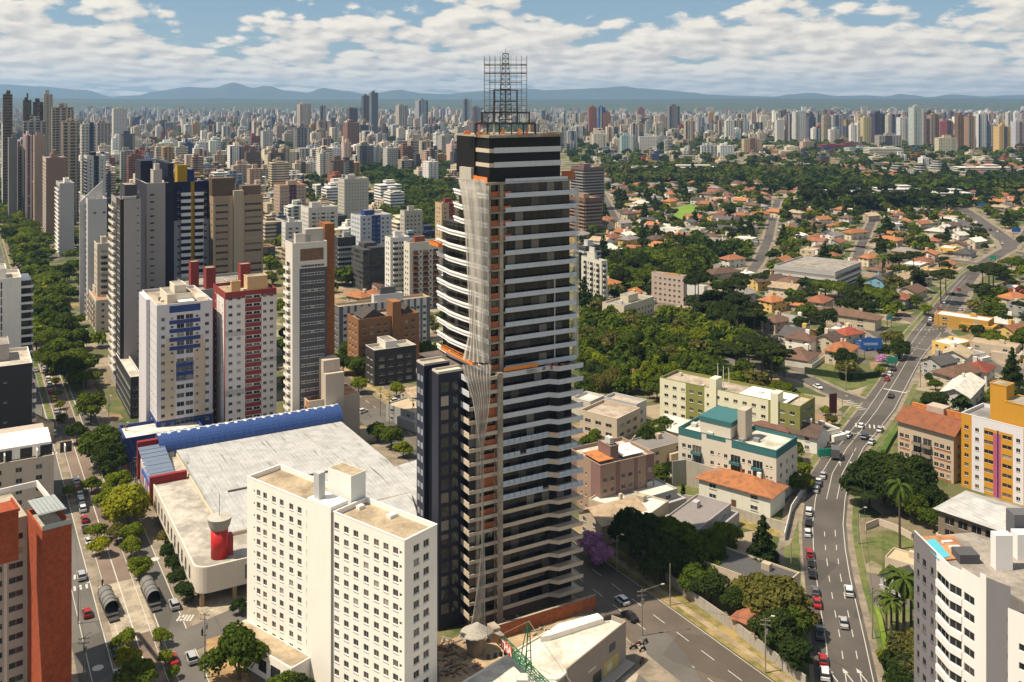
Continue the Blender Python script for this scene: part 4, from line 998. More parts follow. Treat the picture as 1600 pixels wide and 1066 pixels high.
mb = MB(); mb.cyl((0, 0), 1.95, 0, 6.6, 28); mb.build('drum', plain((.50, .02, .02), .4, name='red_metal'), tr, None, True)
mb = MB(); mb.cyl((0, 0), 2.0, 6.6, 7.4, 28, r2=2.4); mb.cyl((0, 0), 2.4, 7.4, 9.2, 28, r2=2.8, top=1); mb.cyl((0, 0), 2.4, 9.2, 9.6, 28, 1, r2=.3); mb.build('bowl_top', [paint((.34, .32, .28), .8, .3), paint((.42, .40, .35), .8, .3)], tr)
mb = MB(); mb.bar((0, 0, 9.4), (0, 0, 14.5), .06); mb.build('antenna', DFRAME, tr)
mb = MB(); mb.box(1.3, 3.0, -.6, 1.4, .0, 4.6); ob = mb.build('red_back', plain((.34, .03, .03), .6, name='dark_red_metal'), tr); ob.rotation_euler.z = .52
# ================================================================ THE DARK TOWER
C = G(733, 990); C.z = 0; u, v = UA, VA
def solve_at(P, d, px): return solve_px(P, d, px)
LuT = solve_px(C, u, 905); FH = 3.0
ztop_low = H - (572 - HY) * (C.y + 3) / F
tw = root('tower_under_construction', 'tall dark glass tower with white balcony bands, unfinished brick corner and steel spire', 'tower', C + u * 14 + v * 14)
to = tw.location.copy(); occ_poly([C - u * 14 - v * 3, C + u * 34 - v * 3, C + u * 34 + v * 34, C - u * 14 + v * 34])
def TP(a, b): return C + u * a + v * b
def tbox(name, bx, mats, parent=None):
 mb = MB()
 for q in bx: mb.obox(C, u, v, *q)
 return mb.build(name, mats, parent or tw, to)
GT = glass((.010, .011, .013), .10, .42, 'tower_glass');
CONCR = roofmat((.40, .34, .27), 'raw_concrete'); BRK = brick((.40, .13, .055)); WB1 = paint((.52, .54, .58), .6, .2); WB2 = paint((.52, .44, .34), .85, .25); GBL = plain((.42, .50, .60), .3, name='blue_white_panel')  # WB1: white bands with their shade painted in as blue-grey
DB = paint((.022, .024, .042), .45, .05)
NL = int(ztop_low / FH); z_low = NL * FH
sK = solve_px(TP(0, 0), u, 786); sE = solve_px(TP(0, 0), u, 862)
depth = 27.0
def glazed(name, a0, a1, b0, b1, z0, z1, mat=None, fh=3.0):
 mb = MB(); pts = [TP(a0, b0), TP(a1, b0), TP(a1, b1), TP(a0, b1)]
 for i in range(4):
  A, B = pts[i], pts[(i + 1) % 4]; d = (B - A); L = d.length; d.normalize(); n_ = Vector((d.y, -d.x, 0)); k = max(1, int(L / 1.9)); st = L / k
  nz = max(1, int(round((z1 - z0) / fh))); hz_ = (z1 - z0) / nz
  for j in range(nz):
   for q in range(k):
    a, b = A + d * (q * st + .05), A + d * ((q + 1) * st - .05); za, zb = z0 + j * hz_ + .1, z0 + (j + 1) * hz_ - .1
    mb.face([(a.x, a.y, za), (b.x, b.y, za), (b.x, b.y, zb), (a.x, a.y, zb)], 0)
 ob = mb.build(name, [mat or GT], tw, to)
 tbox(name.replace('glazing', 'mullion_wall'), [(a0 + .06, a1 - .06, b0 + .06, b1 - .06, z0, z1)], [plain((.03, .028, .027), .6, name='dark_mullion')])
 return ob
glazed('lower_glazing', .9, LuT - 1.4, 1.1, depth, 3.0, z_low)
tbox('base_storey', [(.9, LuT - 1.4, 1.1, depth, 0, 3.0)], [paint((.12, .09, .07))])
for k in range(1, NL + 1):
 z = k * FH; mb = MB()
 pm = 1 if z < 27 else 0
 pth = [(sK, 0, sE - .8, 0), (sE - .8, 0, sE + .9, -1.7), (sE + .9, -1.7, LuT, -1.7), (LuT, -1.7, LuT, 3.2)]
 gb = 27 <= z < 40
 for i, (a0, b0, a1, b1) in enumerate(pth):
  A, B = TP(a0, b0), TP(a1, b1); d = (B - A).normalized(); n_ = Vector((d.y, -d.x, 0)); L = (B - A).length
  hh = .85 if z >= 27 else .58
  if gb and i in (0, 2):
   mb.obox(A, d, n_, 0, L, -.12, 0, z - .25, z + .05, 0); kk = int(L / 1.35); st = L / kk
   for q in range(kk):
    if (q * 7 + k * 3) % 19 == 0: continue
    mb.obox(A, d, n_, q * st + .06, (q + 1) * st - .06, -.08, -.02, z + .1, z + 1.0, 2)
  else: mb.obox(A, d, n_, 0, L, -.14, 0, z - .25, z + (hh if i != 3 else .1), pm if i in (0, 2) else (1 if z < 40 else 0))
 q = [TP(sK, .0 + .02), TP(sE - .8, .02), TP(sE + .9, -1.55), TP(LuT - .15, -1.55), TP(LuT - .15, 3.2), TP(LuT - 1.5, 3.2), TP(LuT - 1.5, 1.2), TP(sK, 1.2)]
 mb.prism([(p.x, p.y) for p in q], z - .22, z - .02, 1)
 mb.obox(C, u, v, 0, sK - 1.4, 0, .14, z - .28, z + .55 if z > 24 else z + .45, 1); mb.obox(C, u, v, 0, .14, .14, 4.0, z - .28, z + (.95), 0 if z > 45 else 1)
 mb.obox(C, u, v, .14, sK - 1.4, .14, 1.2, z - .22, z - .02, 1)
 mb.build('balcony', [WB1, WB2, GBL], tw, to)
tbox('concrete_column', [(sK - 1.35, sK - .05, -.10, 1.2, 0, z_low + 1)], [CONCR])
for k in range(0, NL):
 z = k * FH
 if 6 < k: tbox('brick_infill', [(2.9, sK - 1.45, .55, .75, z + .05, z + (1.6 if k % 5 else 2.6))], [BRK])
for z in (FH * k for k in range(0, NL)):
 if z < 40: tbox('window_frame', [(.10, 1.7, .6, .72, z + .1, z + 2.6)], [GLD])
tbox('corner_column', [(1.9, 2.7, .3, 1.0, 0, z_low)], [CONCR])
a1s = -solve_px(TP(0, 4), -u, 685) ; wA = abs(solve_px(TP(0, 4), -u, 685)); zA = H - (585 - HY) * TP(-wA, 4).y / F
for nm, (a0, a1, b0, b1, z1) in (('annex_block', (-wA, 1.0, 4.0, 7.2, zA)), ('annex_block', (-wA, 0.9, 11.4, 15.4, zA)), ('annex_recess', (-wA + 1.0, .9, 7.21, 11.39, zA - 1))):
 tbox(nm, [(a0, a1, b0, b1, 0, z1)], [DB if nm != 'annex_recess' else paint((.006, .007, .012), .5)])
 if nm == 'annex_block':
  tbox('annex_roof', [(a0 + .3, a1 - .1, b0 + .3, b1 - .3, z1, z1 + .05)], [roofmat((.62, .55, .44))])
  for q in ((a0 - .02, a1, b0 - .02, b0 + .25), (a0 - .02, a0 + .25, b0 + .25, b1), (a0, a1, b1 - .25, b1)): tbox('annex_parapet', [q + (z1, z1 + .5)], [paint((.5, .46, .4))])
k = 1
while k * FH < zA - 3:
 z = k * FH
 for (x0, x1) in ((-wA + .6, -wA + 2.4), (-wA + 3.1, -wA + 4.7)):
  if x1 < -.1: tbox('annex_window', [(x0, x1, 3.93, 3.99, z + .5, z + 2.6)], [glass((.05, .05, .045), .05, .85, 'annex_glass')])
 for y in (11.9, 13.6): tbox('annex_window', [(-wA - .07, -wA - .01, y, y + 1.2, z + .8, z + 2.1)], [plain((.25, .27, .30), .2, name='sky_glass')])
 k += 1
U0 = TP(0, 1.5); sU = solve_px(U0, u, 764); P2 = TP(sU, 1.5); tL = abs(solve_px(P2, v, 685)); tS = abs(solve_px(P2, v, 711)); LuU = solve_px(U0, u, 901); sB = solve_px(U0, u, 790)
zt = H - (287 - HY) * P2.y / F; zf2 = []; z = z_low + 1.0
NU = int((zt - z) / FH); fh2 = (zt - z) / NU
zshort = H - (352 - HY) * (P2.y + 12) / F
glazed('upper_glazing', sU + 1.0, LuU - 1.2, 2.6, 1.5 + tS, z_low, zt, fh=fh2); glazed('upper_side_glazing', sU + .9, sU + 12, 1.5 + tS, 1.5 + tL - .6, z_low, zshort, fh=fh2)
LEDGE = [(0, 0), (.22, .15), (.45, .9), (.65, 1.1), (.85, .5), (1.0, .15)]
def ledge(f):
 for i in range(len(LEDGE) - 1):
  if LEDGE[i][0] <= f <= LEDGE[i + 1][0]:
   g_ = (f - LEDGE[i][0]) / (LEDGE[i + 1][0] - LEDGE[i][0]); g_ = g_ * g_ * (3 - 2 * g_); return LEDGE[i][1] * (1 - g_) + LEDGE[i + 1][1] * g_
 return 0
WB3 = paint((.80, .79, .78), .6, .06)  # same white bands on the sunward face, painted in a brighter tone
for k in range(NU + 1):
 z = z_low + 1.0 + k * fh2; mb = MB(); last = k == NU
 if k > 0 or True:
  mb.obox(C, u, v, sB, LuU - (2.4 if last else 0), 1.5, 1.66, z - .22, z + .85, 0)
  mb.obox(C, u, v, sB, LuU, 1.66, 2.62, z - .25, z - .03, 1); mb.obox(C, u, v, LuU - .14, LuU, 1.66, 6.0, z - .30, z + (1.05 if k % 2 else .2), 0); mb.obox(C, u, v, LuU - 1.3, LuU - .14, 1.66, 6.0, z - .25, z - .03, 1)
 mb.obox(C, u, v, sU, sB - .02, 1.5, 2.6, z - .35, z + .05, 1)
 t1 = tL if z < zshort - 1 else tS; n_ = 22 if not last else 0
 for i in range(n_):
  f0, f1 = i / n_, (i + 1) / n_
  A, B = P2 + v * (t1 * f1) - u * ledge(f1), P2 + v * (t1 * f0) - u * ledge(f0); A = A.copy(); d = (B - A).normalized(); nn = Vector((d.y, -d.x, 0)); L = (B - A).length
  mb.obox(A, d, nn, 0, L, 0, .14, z - .3, z + .45, 2); mb.obox(A, d, nn, 0, L, .10, .36, z + .45, z + .85, 2)
  q = [A, B, P2 + v * (t1 * f0) + u * 1.0, P2 + v * (t1 * f1) + u * 1.0]; mb.prism([(p.x, p.y) for p in q], z - .25, z - .03, 1)
 mb.build('balcony', [paint((.50, .53, .58), .6, .2), CONCR, WB3], tw, to)  # right-face bands get shade as blue-grey colour, left-face bands the sunlit white
 if not last:
  if k % 4 != 1: tbox('brick_infill', [(sU + .3, sB - 1.5, 1.9, 2.1, z + .1, z + 1.3)], [BRK])
  else: tbox('brick_infill', [(sU + .3, sB - .2, 1.9, 2.1, z + .1, z + 1.2)], [BRK])
  if k > NU - 5: tbox('brick_infill', [(sB - .9, sB + 1.6, 1.72, 1.84, z + .3, z + 1.2)], [brick((.50, .13, .06))])
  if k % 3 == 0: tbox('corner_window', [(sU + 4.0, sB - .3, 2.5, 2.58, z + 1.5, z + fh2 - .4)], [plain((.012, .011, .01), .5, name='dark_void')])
tbox('concrete_column', [(sB - 1.4, sB - .5, 1.6, 2.5, z_low, zt)], [CONCR]); tbox('concrete_column', [(sU, sU + .5, 1.6, 2.2, z_low, zt)], [CONCR])
for (px) in (868,):
 s_ = solve_px(U0, u, px); tbox('white_column', [(s_, s_ + .18, 1.9, 2.1, z_low + 1, z_low + 1 + fh2 * 6)], [WB1])
tbox('setback_terrace', [(.2, LuT - .2, .2, depth, z_low + .0, z_low + .12)], [roofmat((.14, .11, .10))])
rd = random.Random(3)
for i in range(14):
 a, b = rd.uniform(sK + 2, LuT - 2), rd.uniform(-.9, 1.0); tbox('rubble_pile', [(a, a + rd.uniform(.3, 1.5), b, b + .6, z_low + .12, z_low + rd.uniform(.3, 1.0))], [BRK if i % 2 else CONCR])
tbox('orange_fence', [(sK + .3, sK + 9, -.02, .04, z_low + 1.1, z_low + 2.0)], [plain((.70, .24, .05), .7, name='orange_mesh')])
zc = H - (216 - HY) * P2.y / F; sT1 = solve_px(U0, u, 878); sT0 = solve_px(U0, u, 767)
cT = TP(sT0, 2.2); tT = abs(solve_px(cT, v, 744));
BG = paint((.009, .009, .010), .6, 0)
def blk(name, a0, a1, b0, b1, z0, z1): tbox(name, [(a0, a1, b0, b1, z0, z1)], [BG])
blk('top_block', sT0, sT1, 2.2, 2.2 + tT, zt + .2, zc); W2 = TP(sT0, 2.2 + tT); tW = abs(solve_px(W2, v, 707))
blk('top_side_block', sT0 - .4, sT1 - 5, 2.2 + tT + .01, 2.2 + tT + tW - 3.0, zt + 1.5, zc + .1)
tbox('roof_slab', [(sT0 - .3, sT1 + .3, 1.9, 2.2 + tT + tW - 3, zc, zc + .6)], [CONCR])
for zz in (zc - 3.4, zc - 6.6): tbox('white_band', [(sT0 + 1.1, sT1 + .15, 2.02, 2.19, zz, zz + 1.2)], [WB1]); tbox('grey_band', [(sT0 - .12, sT0 - .01, 2.2, 2.2 + tT, zz + .1, zz + 1.0)], [WB2]); tbox('grey_band', [(sT0 - .1, sT0 + 1.08, 2.05, 2.19, zz + .1, zz + 1.0)], [WB2])
tbox('terrace_slab', [(sU - .3, LuU, 1.5, 2.2 + tT + tW - 3, zt, zt + .19)], [CONCR]); tbox('pale_wall', [(sT0 - 1.2, sT0 - .45, 2.2 + tT + .2, 2.2 + tT + 6, zt + .2, zt + 3.0)], [paint((.42, .39, .33))])
tbox('orange_fence', [(sU - .2, sU - .1, 2.0, 14, zt + .2, zt + 1.3)], [plain((.75, .20, .03), .7, name='orange_mesh')]); tbox('orange_fence', [(sT1 + .2, LuU - .3, 1.9, 2.0, zt + .2, zt + 2.0)], [BRK])
gz = z_low + 1 + fh2 * (NU - 5.2); A = P2 + v * (tL * .96) - u * 1.9
g1 = root('work_gondola', 'orange hanging work platform at the left edge of the dark tower', 'platform', (A.x, A.y, gz))
mb = MB(); mb.obox(Vector((0, 0, 0)), v, u, -4, 1.2, -.5, .5, 0, .12); [mb.obox(Vector((0, 0, 0)), v, u, -4, 1.2, q, q + .08, .9, 1.0) for q in (-.5, .42)]; [mb.obox(Vector((0, 0, 0)), v, u, x, x + .08, -.5, .5, .12, 1.0) for x in (-4, -2.3, -.6, 1.1)]
mb.obox(Vector((0, 0, 0)), v, u, -4, 1.2, -.53, -.5, .1, .8); mb.build('platform_frame', plain((.70, .20, .03), .6, name='orange_paint'), g1)
A = P2 + v * 6 - u * 1.6
g1 = root('work_gondola', 'long orange hanging platform low on the left face above the dark annex roof', 'platform', (A.x, A.y, z_low - 1.2 + 3))
mb = MB(); mb.obox(Vector((0, 0, 0)), v, u, -3, 14, -.5, .5, 0, .12); [mb.obox(Vector((0, 0, 0)), v, u, -3, 14, q, q + .08, .9, 1.0) for q in (-.5, .42)]; [mb.obox(Vector((0, 0, 0)), v, u, x, x + .08, -.5, .5, .12, 1.0) for x in (-3, 0, 3, 6, 9, 12, 13.9)]
mb.obox(Vector((0, 0, 0)), v, u, -3, 14, -.53, -.5, .1, .7); mb.build('platform_frame', plain((.70, .24, .05), .6, name='orange_paint'), g1)
sc_ = TP(sT0 + 7.6, 6.5); SY = sc_.y; ppm = F / SY; ST_ = plain((.035, .033, .032), .6, name='dark_steel')
def zpx(py): return H - (py - HY) * SY / F
def xpx(px): return (px - 790) / ppm
sp = root('spire_frame', 'dark tapering steel spire frame on the roof of the tower', 'spire', (0 + (790 - 800) / F * SY, SY, zc + .6))
so_ = sp.location.copy()
def frame(name, hw, hd, z0, z1, nz, nx, r=.17, diag=False):
 mb = MB()
 for i in range(nx + 1):
  x = -hw + 2 * hw * i / nx
  for y in (-hd, hd): mb.bar((x, y, z0), (x, y, z1), r)
 for y in (-hd, hd):
  for j in range(1, nz + 1): z = z0 + (z1 - z0) * j / nz; mb.bar((-hw, y, z), (hw, y, z), r)
 for j in range(1, nz + 1):
  z = z0 + (z1 - z0) * j / nz
  for i in range(nx + 1): x = -hw + 2 * hw * i / nx; mb.bar((x, -hd, z), (x, hd, z), r)
 return mb.build(name, ST_, sp)
zb = 0; Z = lambda py: zpx(py) - so_.z
frame('base_frame', xpx(843) * .5 + xpx(830) * .5, 4.2, 0, Z(193), 1, 5, .2); frame('second_frame', xpx(827), 3.2, Z(193), Z(176), 1, 4, .19); frame('third_frame', xpx(808), 2.2, Z(193), Z(141), 3, 2, .19)
mb = MB(); zs0, zs1 = Z(195), Z(84)
for k in range(14):
 f0, f1 = k / 14, (k + 1) / 14; w0, w1 = 1.5 + (.62 - 1.5) * f0, 1.5 + (.62 - 1.5) * f1; za, zb_ = zs0 + (zs1 - zs0) * f0, zs0 + (zs1 - zs0) * f1
 for sx_, sy_ in ((-1, -1), (1, -1), (1, 1), (-1, 1)): mb.bar((sx_ * w0, sy_ * w0, za), (sx_ * w1, sy_ * w1, zb_), .11)
 for (p, q) in (((-1, -1), (1, -1)), ((1, -1), (1, 1)), ((1, 1), (-1, 1)), ((-1, 1), (-1, -1))):
  mb.bar((p[0] * w1, p[1] * w1, zb_), (q[0] * w1, q[1] * w1, zb_), .08)
  a_, b_ = (p, q) if k % 2 else (q, p); mb.bar((a_[0] * w0, a_[1] * w0, za), (b_[0] * w1, b_[1] * w1, zb_), .06)
mb.build('lattice_mast', ST_, sp); mb = MB(); mb.bar((0, 0, zs1), (0, 0, zs1 + 1.2), .05); mb.build('tip_rod', ST_, sp)
sf = root('scaffolding', 'thin pipe scaffolding cage around the upper steel spire', 'scaffolding', so_)
hw = xpx(823);
for (nm, zz) in (('platform', Z(102)), ('platform', Z(115)), ('platform', Z(129)), ('platform', Z(142)), ('platform', Z(156)), ('platform', Z(169))):
 w_ = hw if zz in (Z(102), Z(115), Z(156)) else hw * .78
 for q in ((-w_, w_, -hw * .7, -hw * .45), (-w_, w_, hw * .45, hw * .7), (-w_, -w_ * .7, -hw * .45, hw * .45), (w_ * .7, w_, -hw * .45, hw * .45)):
  mb = MB(); mb.box(*q, zz, zz + .1); mb.build(nm, plain((.20, .15, .10), .8, name='wood_deck'), sf)
mb = MB(); nxs = 9
for i in range(nxs):
 x = -hw + 2 * hw * i / (nxs - 1)
 for y in (-hw * .7, -hw * .45, hw * .45, hw * .7):
  if abs(x) < hw * .2 and False: continue
  mb.bar((x, y, 0 if i in (0, nxs - 1, 2, 6) else Z(185)), (x, y, Z(88)), .035)
z = Z(178)
while z < Z(90):
 for y in (-hw * .7, hw * .7): mb.bar((-hw, y, z), (hw, y, z), .03)
 for x in (-hw, hw, -hw * .5, hw * .5): mb.bar((x, -hw * .7, z), (x, hw * .7, z), .03)
 z += .95
mb.build('pipe_cage', plain((.16, .13, .10), .6, .3, name='scaffold_pipe'), sf)
for (x, y, w_, hh, c) in ((-9.5, -2, 1.6, .9, (.7, .18, .03)), (-7, -3.5, 2.6, .6, (.6, .2, .05)), (-1, -3.6, .8, 1.6, (.7, .25, .08)), (2.6, -3.5, 1.0, 1.3, (.7, .22, .1)), (-4.6, -3.8, 1.2, .5, (.6, .4, .05)), (9, -1, 3, .4, (.45, .25, .14)), (-2.8, -3.6, .4, 2.6, (.5, .48, .44)), (4.4, -3.4, .7, 1.0, (.5, .1, .05))):
 mb = MB(); mb.box(x, x + w_, y, y + .8, 0, hh * .5); mb.box(x + w_ * .2, x + w_ * .8, y + .1, y + .6, hh * .5, hh); mb.build('site_material', plain(c, .7, name='site_colour'), sp)
nm_, nt = mk('debris_netting'); g = pos(nt)
mp = nt.add('ShaderNodeMapping'); nt.l.new(g.outputs['Position'], mp.inputs[0]); mp.inputs['Scale'].default_value = (3, 3, .12); nn_ = nt.noise(mp.outputs[0], 1.4, 3)
d_ = nt.add('ShaderNodeBsdfDiffuse'); d_.inputs[0].default_value = (.62, .59, .53, 1); tl_ = nt.add('ShaderNodeBsdfTranslucent'); tl_.inputs[0].default_value = (.5, .46, .40, 1)
ms = nt.add('ShaderNodeMixShader'); ms.inputs[0].default_value = .3; nt.l.new(d_.outputs[0], ms.inputs[1]); nt.l.new(tl_.outputs[0], ms.inputs[2])
tr_ = nt.add('ShaderNodeBsdfTransparent'); mx = nt.add('ShaderNodeMixShader'); nt.put(mx.inputs[0], nt.math('ADD', .58, nt.math('MULTIPLY', nt.sstep(nn_, .35, .7), .25))); nt.l.new(tr_.outputs[0], mx.inputs[1]); nt.l.new(ms.outputs[0], mx.inputs[2])
oo = nt.add('ShaderNodeOutputMaterial'); nt.l.new(mx.outputs[0], oo.inputs[0])
def net(label, rows, Yf, wav=.35, nf=7, nx=36, solid=0):
 """rows: (photo row, left column, right column, distance) down the sheet"""
 r0_ = rows[0]; o = Vector(((r0_[1] - 800) / F * r0_[3], r0_[3], H - (r0_[0] - HY) * r0_[3] / F)); mb = MB(); V = []
 fine = []
 for i in range(len(rows) - 1):
  for k in range(6):
   f_ = k / 6; fine.append([rows[i][j] * (1 - f_) + rows[i + 1][j] * f_ for j in range(4)])
 fine.append(list(rows[-1]))
 for r_i, (py, l, r_, Y) in enumerate(fine):
  wd = (r_ - l) * Y / F
  for q in range(nx + 1):
   f_ = q / nx; x = ((l + (r_ - l) * f_) - 800) / F * Y; yy = Y + math.sin(f_ * nf * 6.28 + r_i * .06) * min(wav, wd * .12) + Yf(f_) + mnoise.noise(Vector((f_ * 4, r_i * .2, 2))) * .3
   V.append((x, yy, H - (py - HY) * Y / F))
 mb.v = V
 for i in range(len(fine) - 1):
  for q in range(nx): a = i * (nx + 1) + q; mb.f.append((a, a + 1, a + nx + 2, a + nx + 1)); mb.m.append(0)
 ob = mb.build('debris_net', nm_, None, o, True); tag(ob, label, 'net'); return ob
Yc = P2.y
net('wide pale debris net hanging over the corner of the upper tower', [(280, 715, 760, Yc + .5), (300, 719, 766, Yc - .5), (400, 733, 765, Yc - 1), (470, 737, 764, Yc - 1), (530, 737, 760, Yc - 1), (568, 733, 764, Yc - 1.2)], lambda f: abs(f - .7) * 3.5, wav=.18, nf=3)
net('inner fold of netting trailing down the left face of the upper tower', [(283, 716, 742, Yc + 4), (340, 724, 746, Yc + 2), (430, 729, 742, Yc + 1), (520, 733, 744, Yc), (566, 722, 752, Yc - .5)], lambda f: (1 - f) * 2, nf=4)
net('netting funnel gathered to a rope below the setback of the tower', [(570, 722, 768, C.y - 1.2), (585, 724, 767, C.y - 1.4), (625, 738, 766, C.y - 1.6), (660, 744, 762, C.y - 1.8), (700, 750, 756, C.y - 1.8), (800, 752, 756, C.y - 1.8), (850, 752, 757, C.y - 2), (900, 748, 759, C.y - 2.2), (950, 741, 758, C.y - 2.6), (975, 736, 759, C.y - 3), (994, 716, 762, C.y - 3.6), (1001, 722, 758, C.y - 4)], lambda f: 0, nf=9)
net('narrow strip of netting hanging at the right edge of the upper tower', [(290, 897, 905, TP(LuU, 3).y), (400, 897, 905, TP(LuU, 3).y), (500, 895, 904, TP(LuU, 3).y), (560, 894, 904, TP(LuU, 3).y)], lambda f: f * .6, nf=2, nx=10)
p = G(742, 1022); ch = root('debris_chute', 'grey concrete funnel catching the netting at the foot of the tower', 'chute', (p.x, p.y, 0))
mb = MB(); mb.cyl((0, 0), 1.5, 0, 4.2, 16, r2=2.1); mb.cyl((0, 0), 2.6, 4.2, 4.6, 16, r2=3.0); mb.build('funnel', roofmat((.30, .25, .19), 'dusty_concrete'), ch)
rb_ = MB(); rd = random.Random(12)
for i in range(170):
 q = G(rd.uniform(688, 745) if i % 3 else rd.uniform(760, 880), rd.uniform(1000, 1062) if i % 3 else rd.uniform(968, 1000)); a_ = rd.uniform(0, 3.1); l_ = rd.uniform(.3, 2.6); w2 = rd.uniform(.08, .5); z_ = rd.uniform(.05, .5)
 rb_.obox(Vector((q.x, q.y, 0)), Vector((math.cos(a_), math.sin(a_), 0)), Vector((-math.sin(a_), math.cos(a_), 0)), 0, l_, 0, w2, .02, z_, i % 3)
stuff(rb_.build('rubble', [roofmat((.55, .44, .30), 'sawn_wood'), CONCR, roofmat((.30, .17, .10), 'broken_brick')]), 'loose planks, bricks and rubble scattered over the building site', 'rubble')
mb = MB(); mb.cyl((0, 0), 3.1, 4.5, 4.9, 14, r2=2.4); mb.cyl((.4, .3), 2.2, 4.9, 6.2, 11, r2=.5); mb.build('piled_net', nm_, ch)
hs = root('hoist_mast', 'slim lattice hoist mast climbing the tower front beside the concrete column', 'hoist', TP(sK - 2.3, -1.0))
mb = MB(); zt_ = z_low - 15
for (x, y) in ((-.35, -.35), (.35, -.35), (.35, .35), (-.35, .35)): mb.bar((x, y, 0), (x, y, zt_), .07)
z = 0
while z < zt_ - 1.5:
 mb.bar((-.35, -.35, z), (.35, -.35, z + 1.5), .05); mb.bar((.35, -.35, z), (.35, .35, z + 1.5), .05); mb.bar((-.35, -.35, z), (.35, -.35, z), .05); z += 1.5
mb.build('mast', plain((.26, .20, .15), .6, name='rusty_steel'), hs)
p0, p1 = G(686, 1030), G(735, 1010)
w_ = tag(Bld('site_wall', 'grey rendered site wall under the dark blue annex', TP(-10.5, -1.5), u, v, 10.5, .4, 6.2, paint((.42, .36, .29)), occ=False).done(False).parent, 'grey rendered site wall under the dark blue annex', 'wall')
hb = Bld('brick_hoarding', 'low raw brick wall along the front of the dark tower', TP(2, -5.2), u, v, LuT - 1, .3, 3.0, BRK, occ=False, cat='wall'); hb.facade(*hb.edge('R'), 0, 3.0); hb.facade(*hb.edge('N'), 0, 3.0); hb.facade(*hb.edge('L'), 0, 3.0); hb.facade(*hb.edge('E'), 0, 3.0)
hb.part('coping', [(-.1, LuT - .9, -.1, .4, 3.0, 3.12)], CONCR); hb.done(False)
# ================================================================ SHOP IN FRONT OF THE TOWER
def poly_bld(name, label, cat, rpx, z, wallm, roofm, z0=0, par=0.):
 q = [G(x, y, z) for x, y in rpx]; a = sum(q[i].x * q[(i + 1) % len(q)].y - q[(i + 1) % len(q)].x * q[i].y for i in range(len(q)))
 if a < 0: q = q[::-1]
 c = sum(q, Vector((0, 0, 0))) / len(q); c.z = 0
 r_ = root(name, label, cat, c); mb = MB(); mb.prism([(p.x, p.y) for p in q], z0, z - .02, 0); mb.build('wall', wallm, r_, c)
 mb = MB(); e = [p + (c - p) * (.4 / max(1, (c - p).xy.length)) for p in q]
 mb.face([(p.x, p.y, z - par + .0) for p in e]); mb.build('roof', roofm, r_, c)
 mb = MB(); n = len(q)
 for i in range(n): j = (i + 1) % n; mb.prism([(q[i].x, q[i].y), (q[j].x, q[j].y), (e[j].x, e[j].y), (e[i].x, e[i].y)], z - par - .02, z + .35, 0)
 mb.build('parapet', paint((.72, .68, .60)), r_, c); occ_poly(q); return r_, c, q
cr = roofmat((.72, .66, .56), 'cream_roof')
sh, shc, shq = poly_bld('shop_building', 'cream-roofed wedge-shaped shop with a taupe front wall below the tower', 'shop', [(725, 1066), (855, 988), (955, 972), (976, 980), (884, 1055), (800, 1130), (640, 1130)], 7.5, paint((.30, .25, .21)), cr)
mb = MB()
def zq(lst, z): return [G(x, y, z) for x, y in lst]
q = zq([(845, 995), (872, 975), (934, 958), (943, 966), (858, 993)], 8.6); mb.prism([(p.x, p.y) for p in (q[0], q[4], q[3], q[2], q[1])], 7.5, 8.6); mb.build('raised_roof', paint((.80, .74, .66)), sh, shc)
q = zq([(953, 960), (958, 960), (978, 977), (884, 1056), (881, 1051), (970, 978)], 8.4); mb = MB(); a_ = G(976, 980, 7.5); b_ = G(884, 1055, 7.5); c_2 = G(955, 972, 7.5)
for (s0, s1) in ((b_, a_), (a_, c_2)):
 d = (s1 - s0); L = d.length; d.normalize(); n_ = Vector((d.y, -d.x, 0)); mb.obox(Vector((s0.x, s0.y, 0)), d, n_, 0, L, .02, .30, 0, 8.8)
mb.build('front_wall', paint((.32, .27, .23)), sh, shc)
d = (a_ - b_); L = d.length; d.normalize(); n_ = Vector((d.y, -d.x, 0)); B0 = Vector((b_.x, b_.y, 0))
for nm, x0, x1, y, z0, z1, c in (('shop_sign', .70, .80, .42, 5.2, 6.6, (.06, .07, .10)), ('shop_sign', .34, .46, .40, 4.6, 5.0, (.62, .58, .52)), ('display_window', .60, .86, .36, 1.2, 4.0, (.45, .36, .12)), ('display_window', .42, .56, .36, .6, 3.4, (.03, .04, .03)), ('poster', .66, .74, .40, 1.8, 3.2, (.55, .52, .4))):
 mb = MB(); mb.obox(B0, d, n_, L * x0, L * x1, .30, y, z0, z1); mb.build(nm, plain(c, .4, name='shop_colour'), sh, shc)
mb = MB(); mb.obox(B0, d, n_, L * .3, L * 1.0, .31, 2.4, .9, 1.1); mb.build('canopy', paint((.36, .33, .30)), sh, shc)
for i in range(5):
 mb = MB(); p = G(760 + i * 12 - i * i, 1030 - i * 2, 7.55); mb.box(p.x, p.x + .7, p.y, p.y + .7, 7.5, 8.1); mb.build('roof_vent', plain((.07, .07, .07), name='dark_vent'), sh, shc)
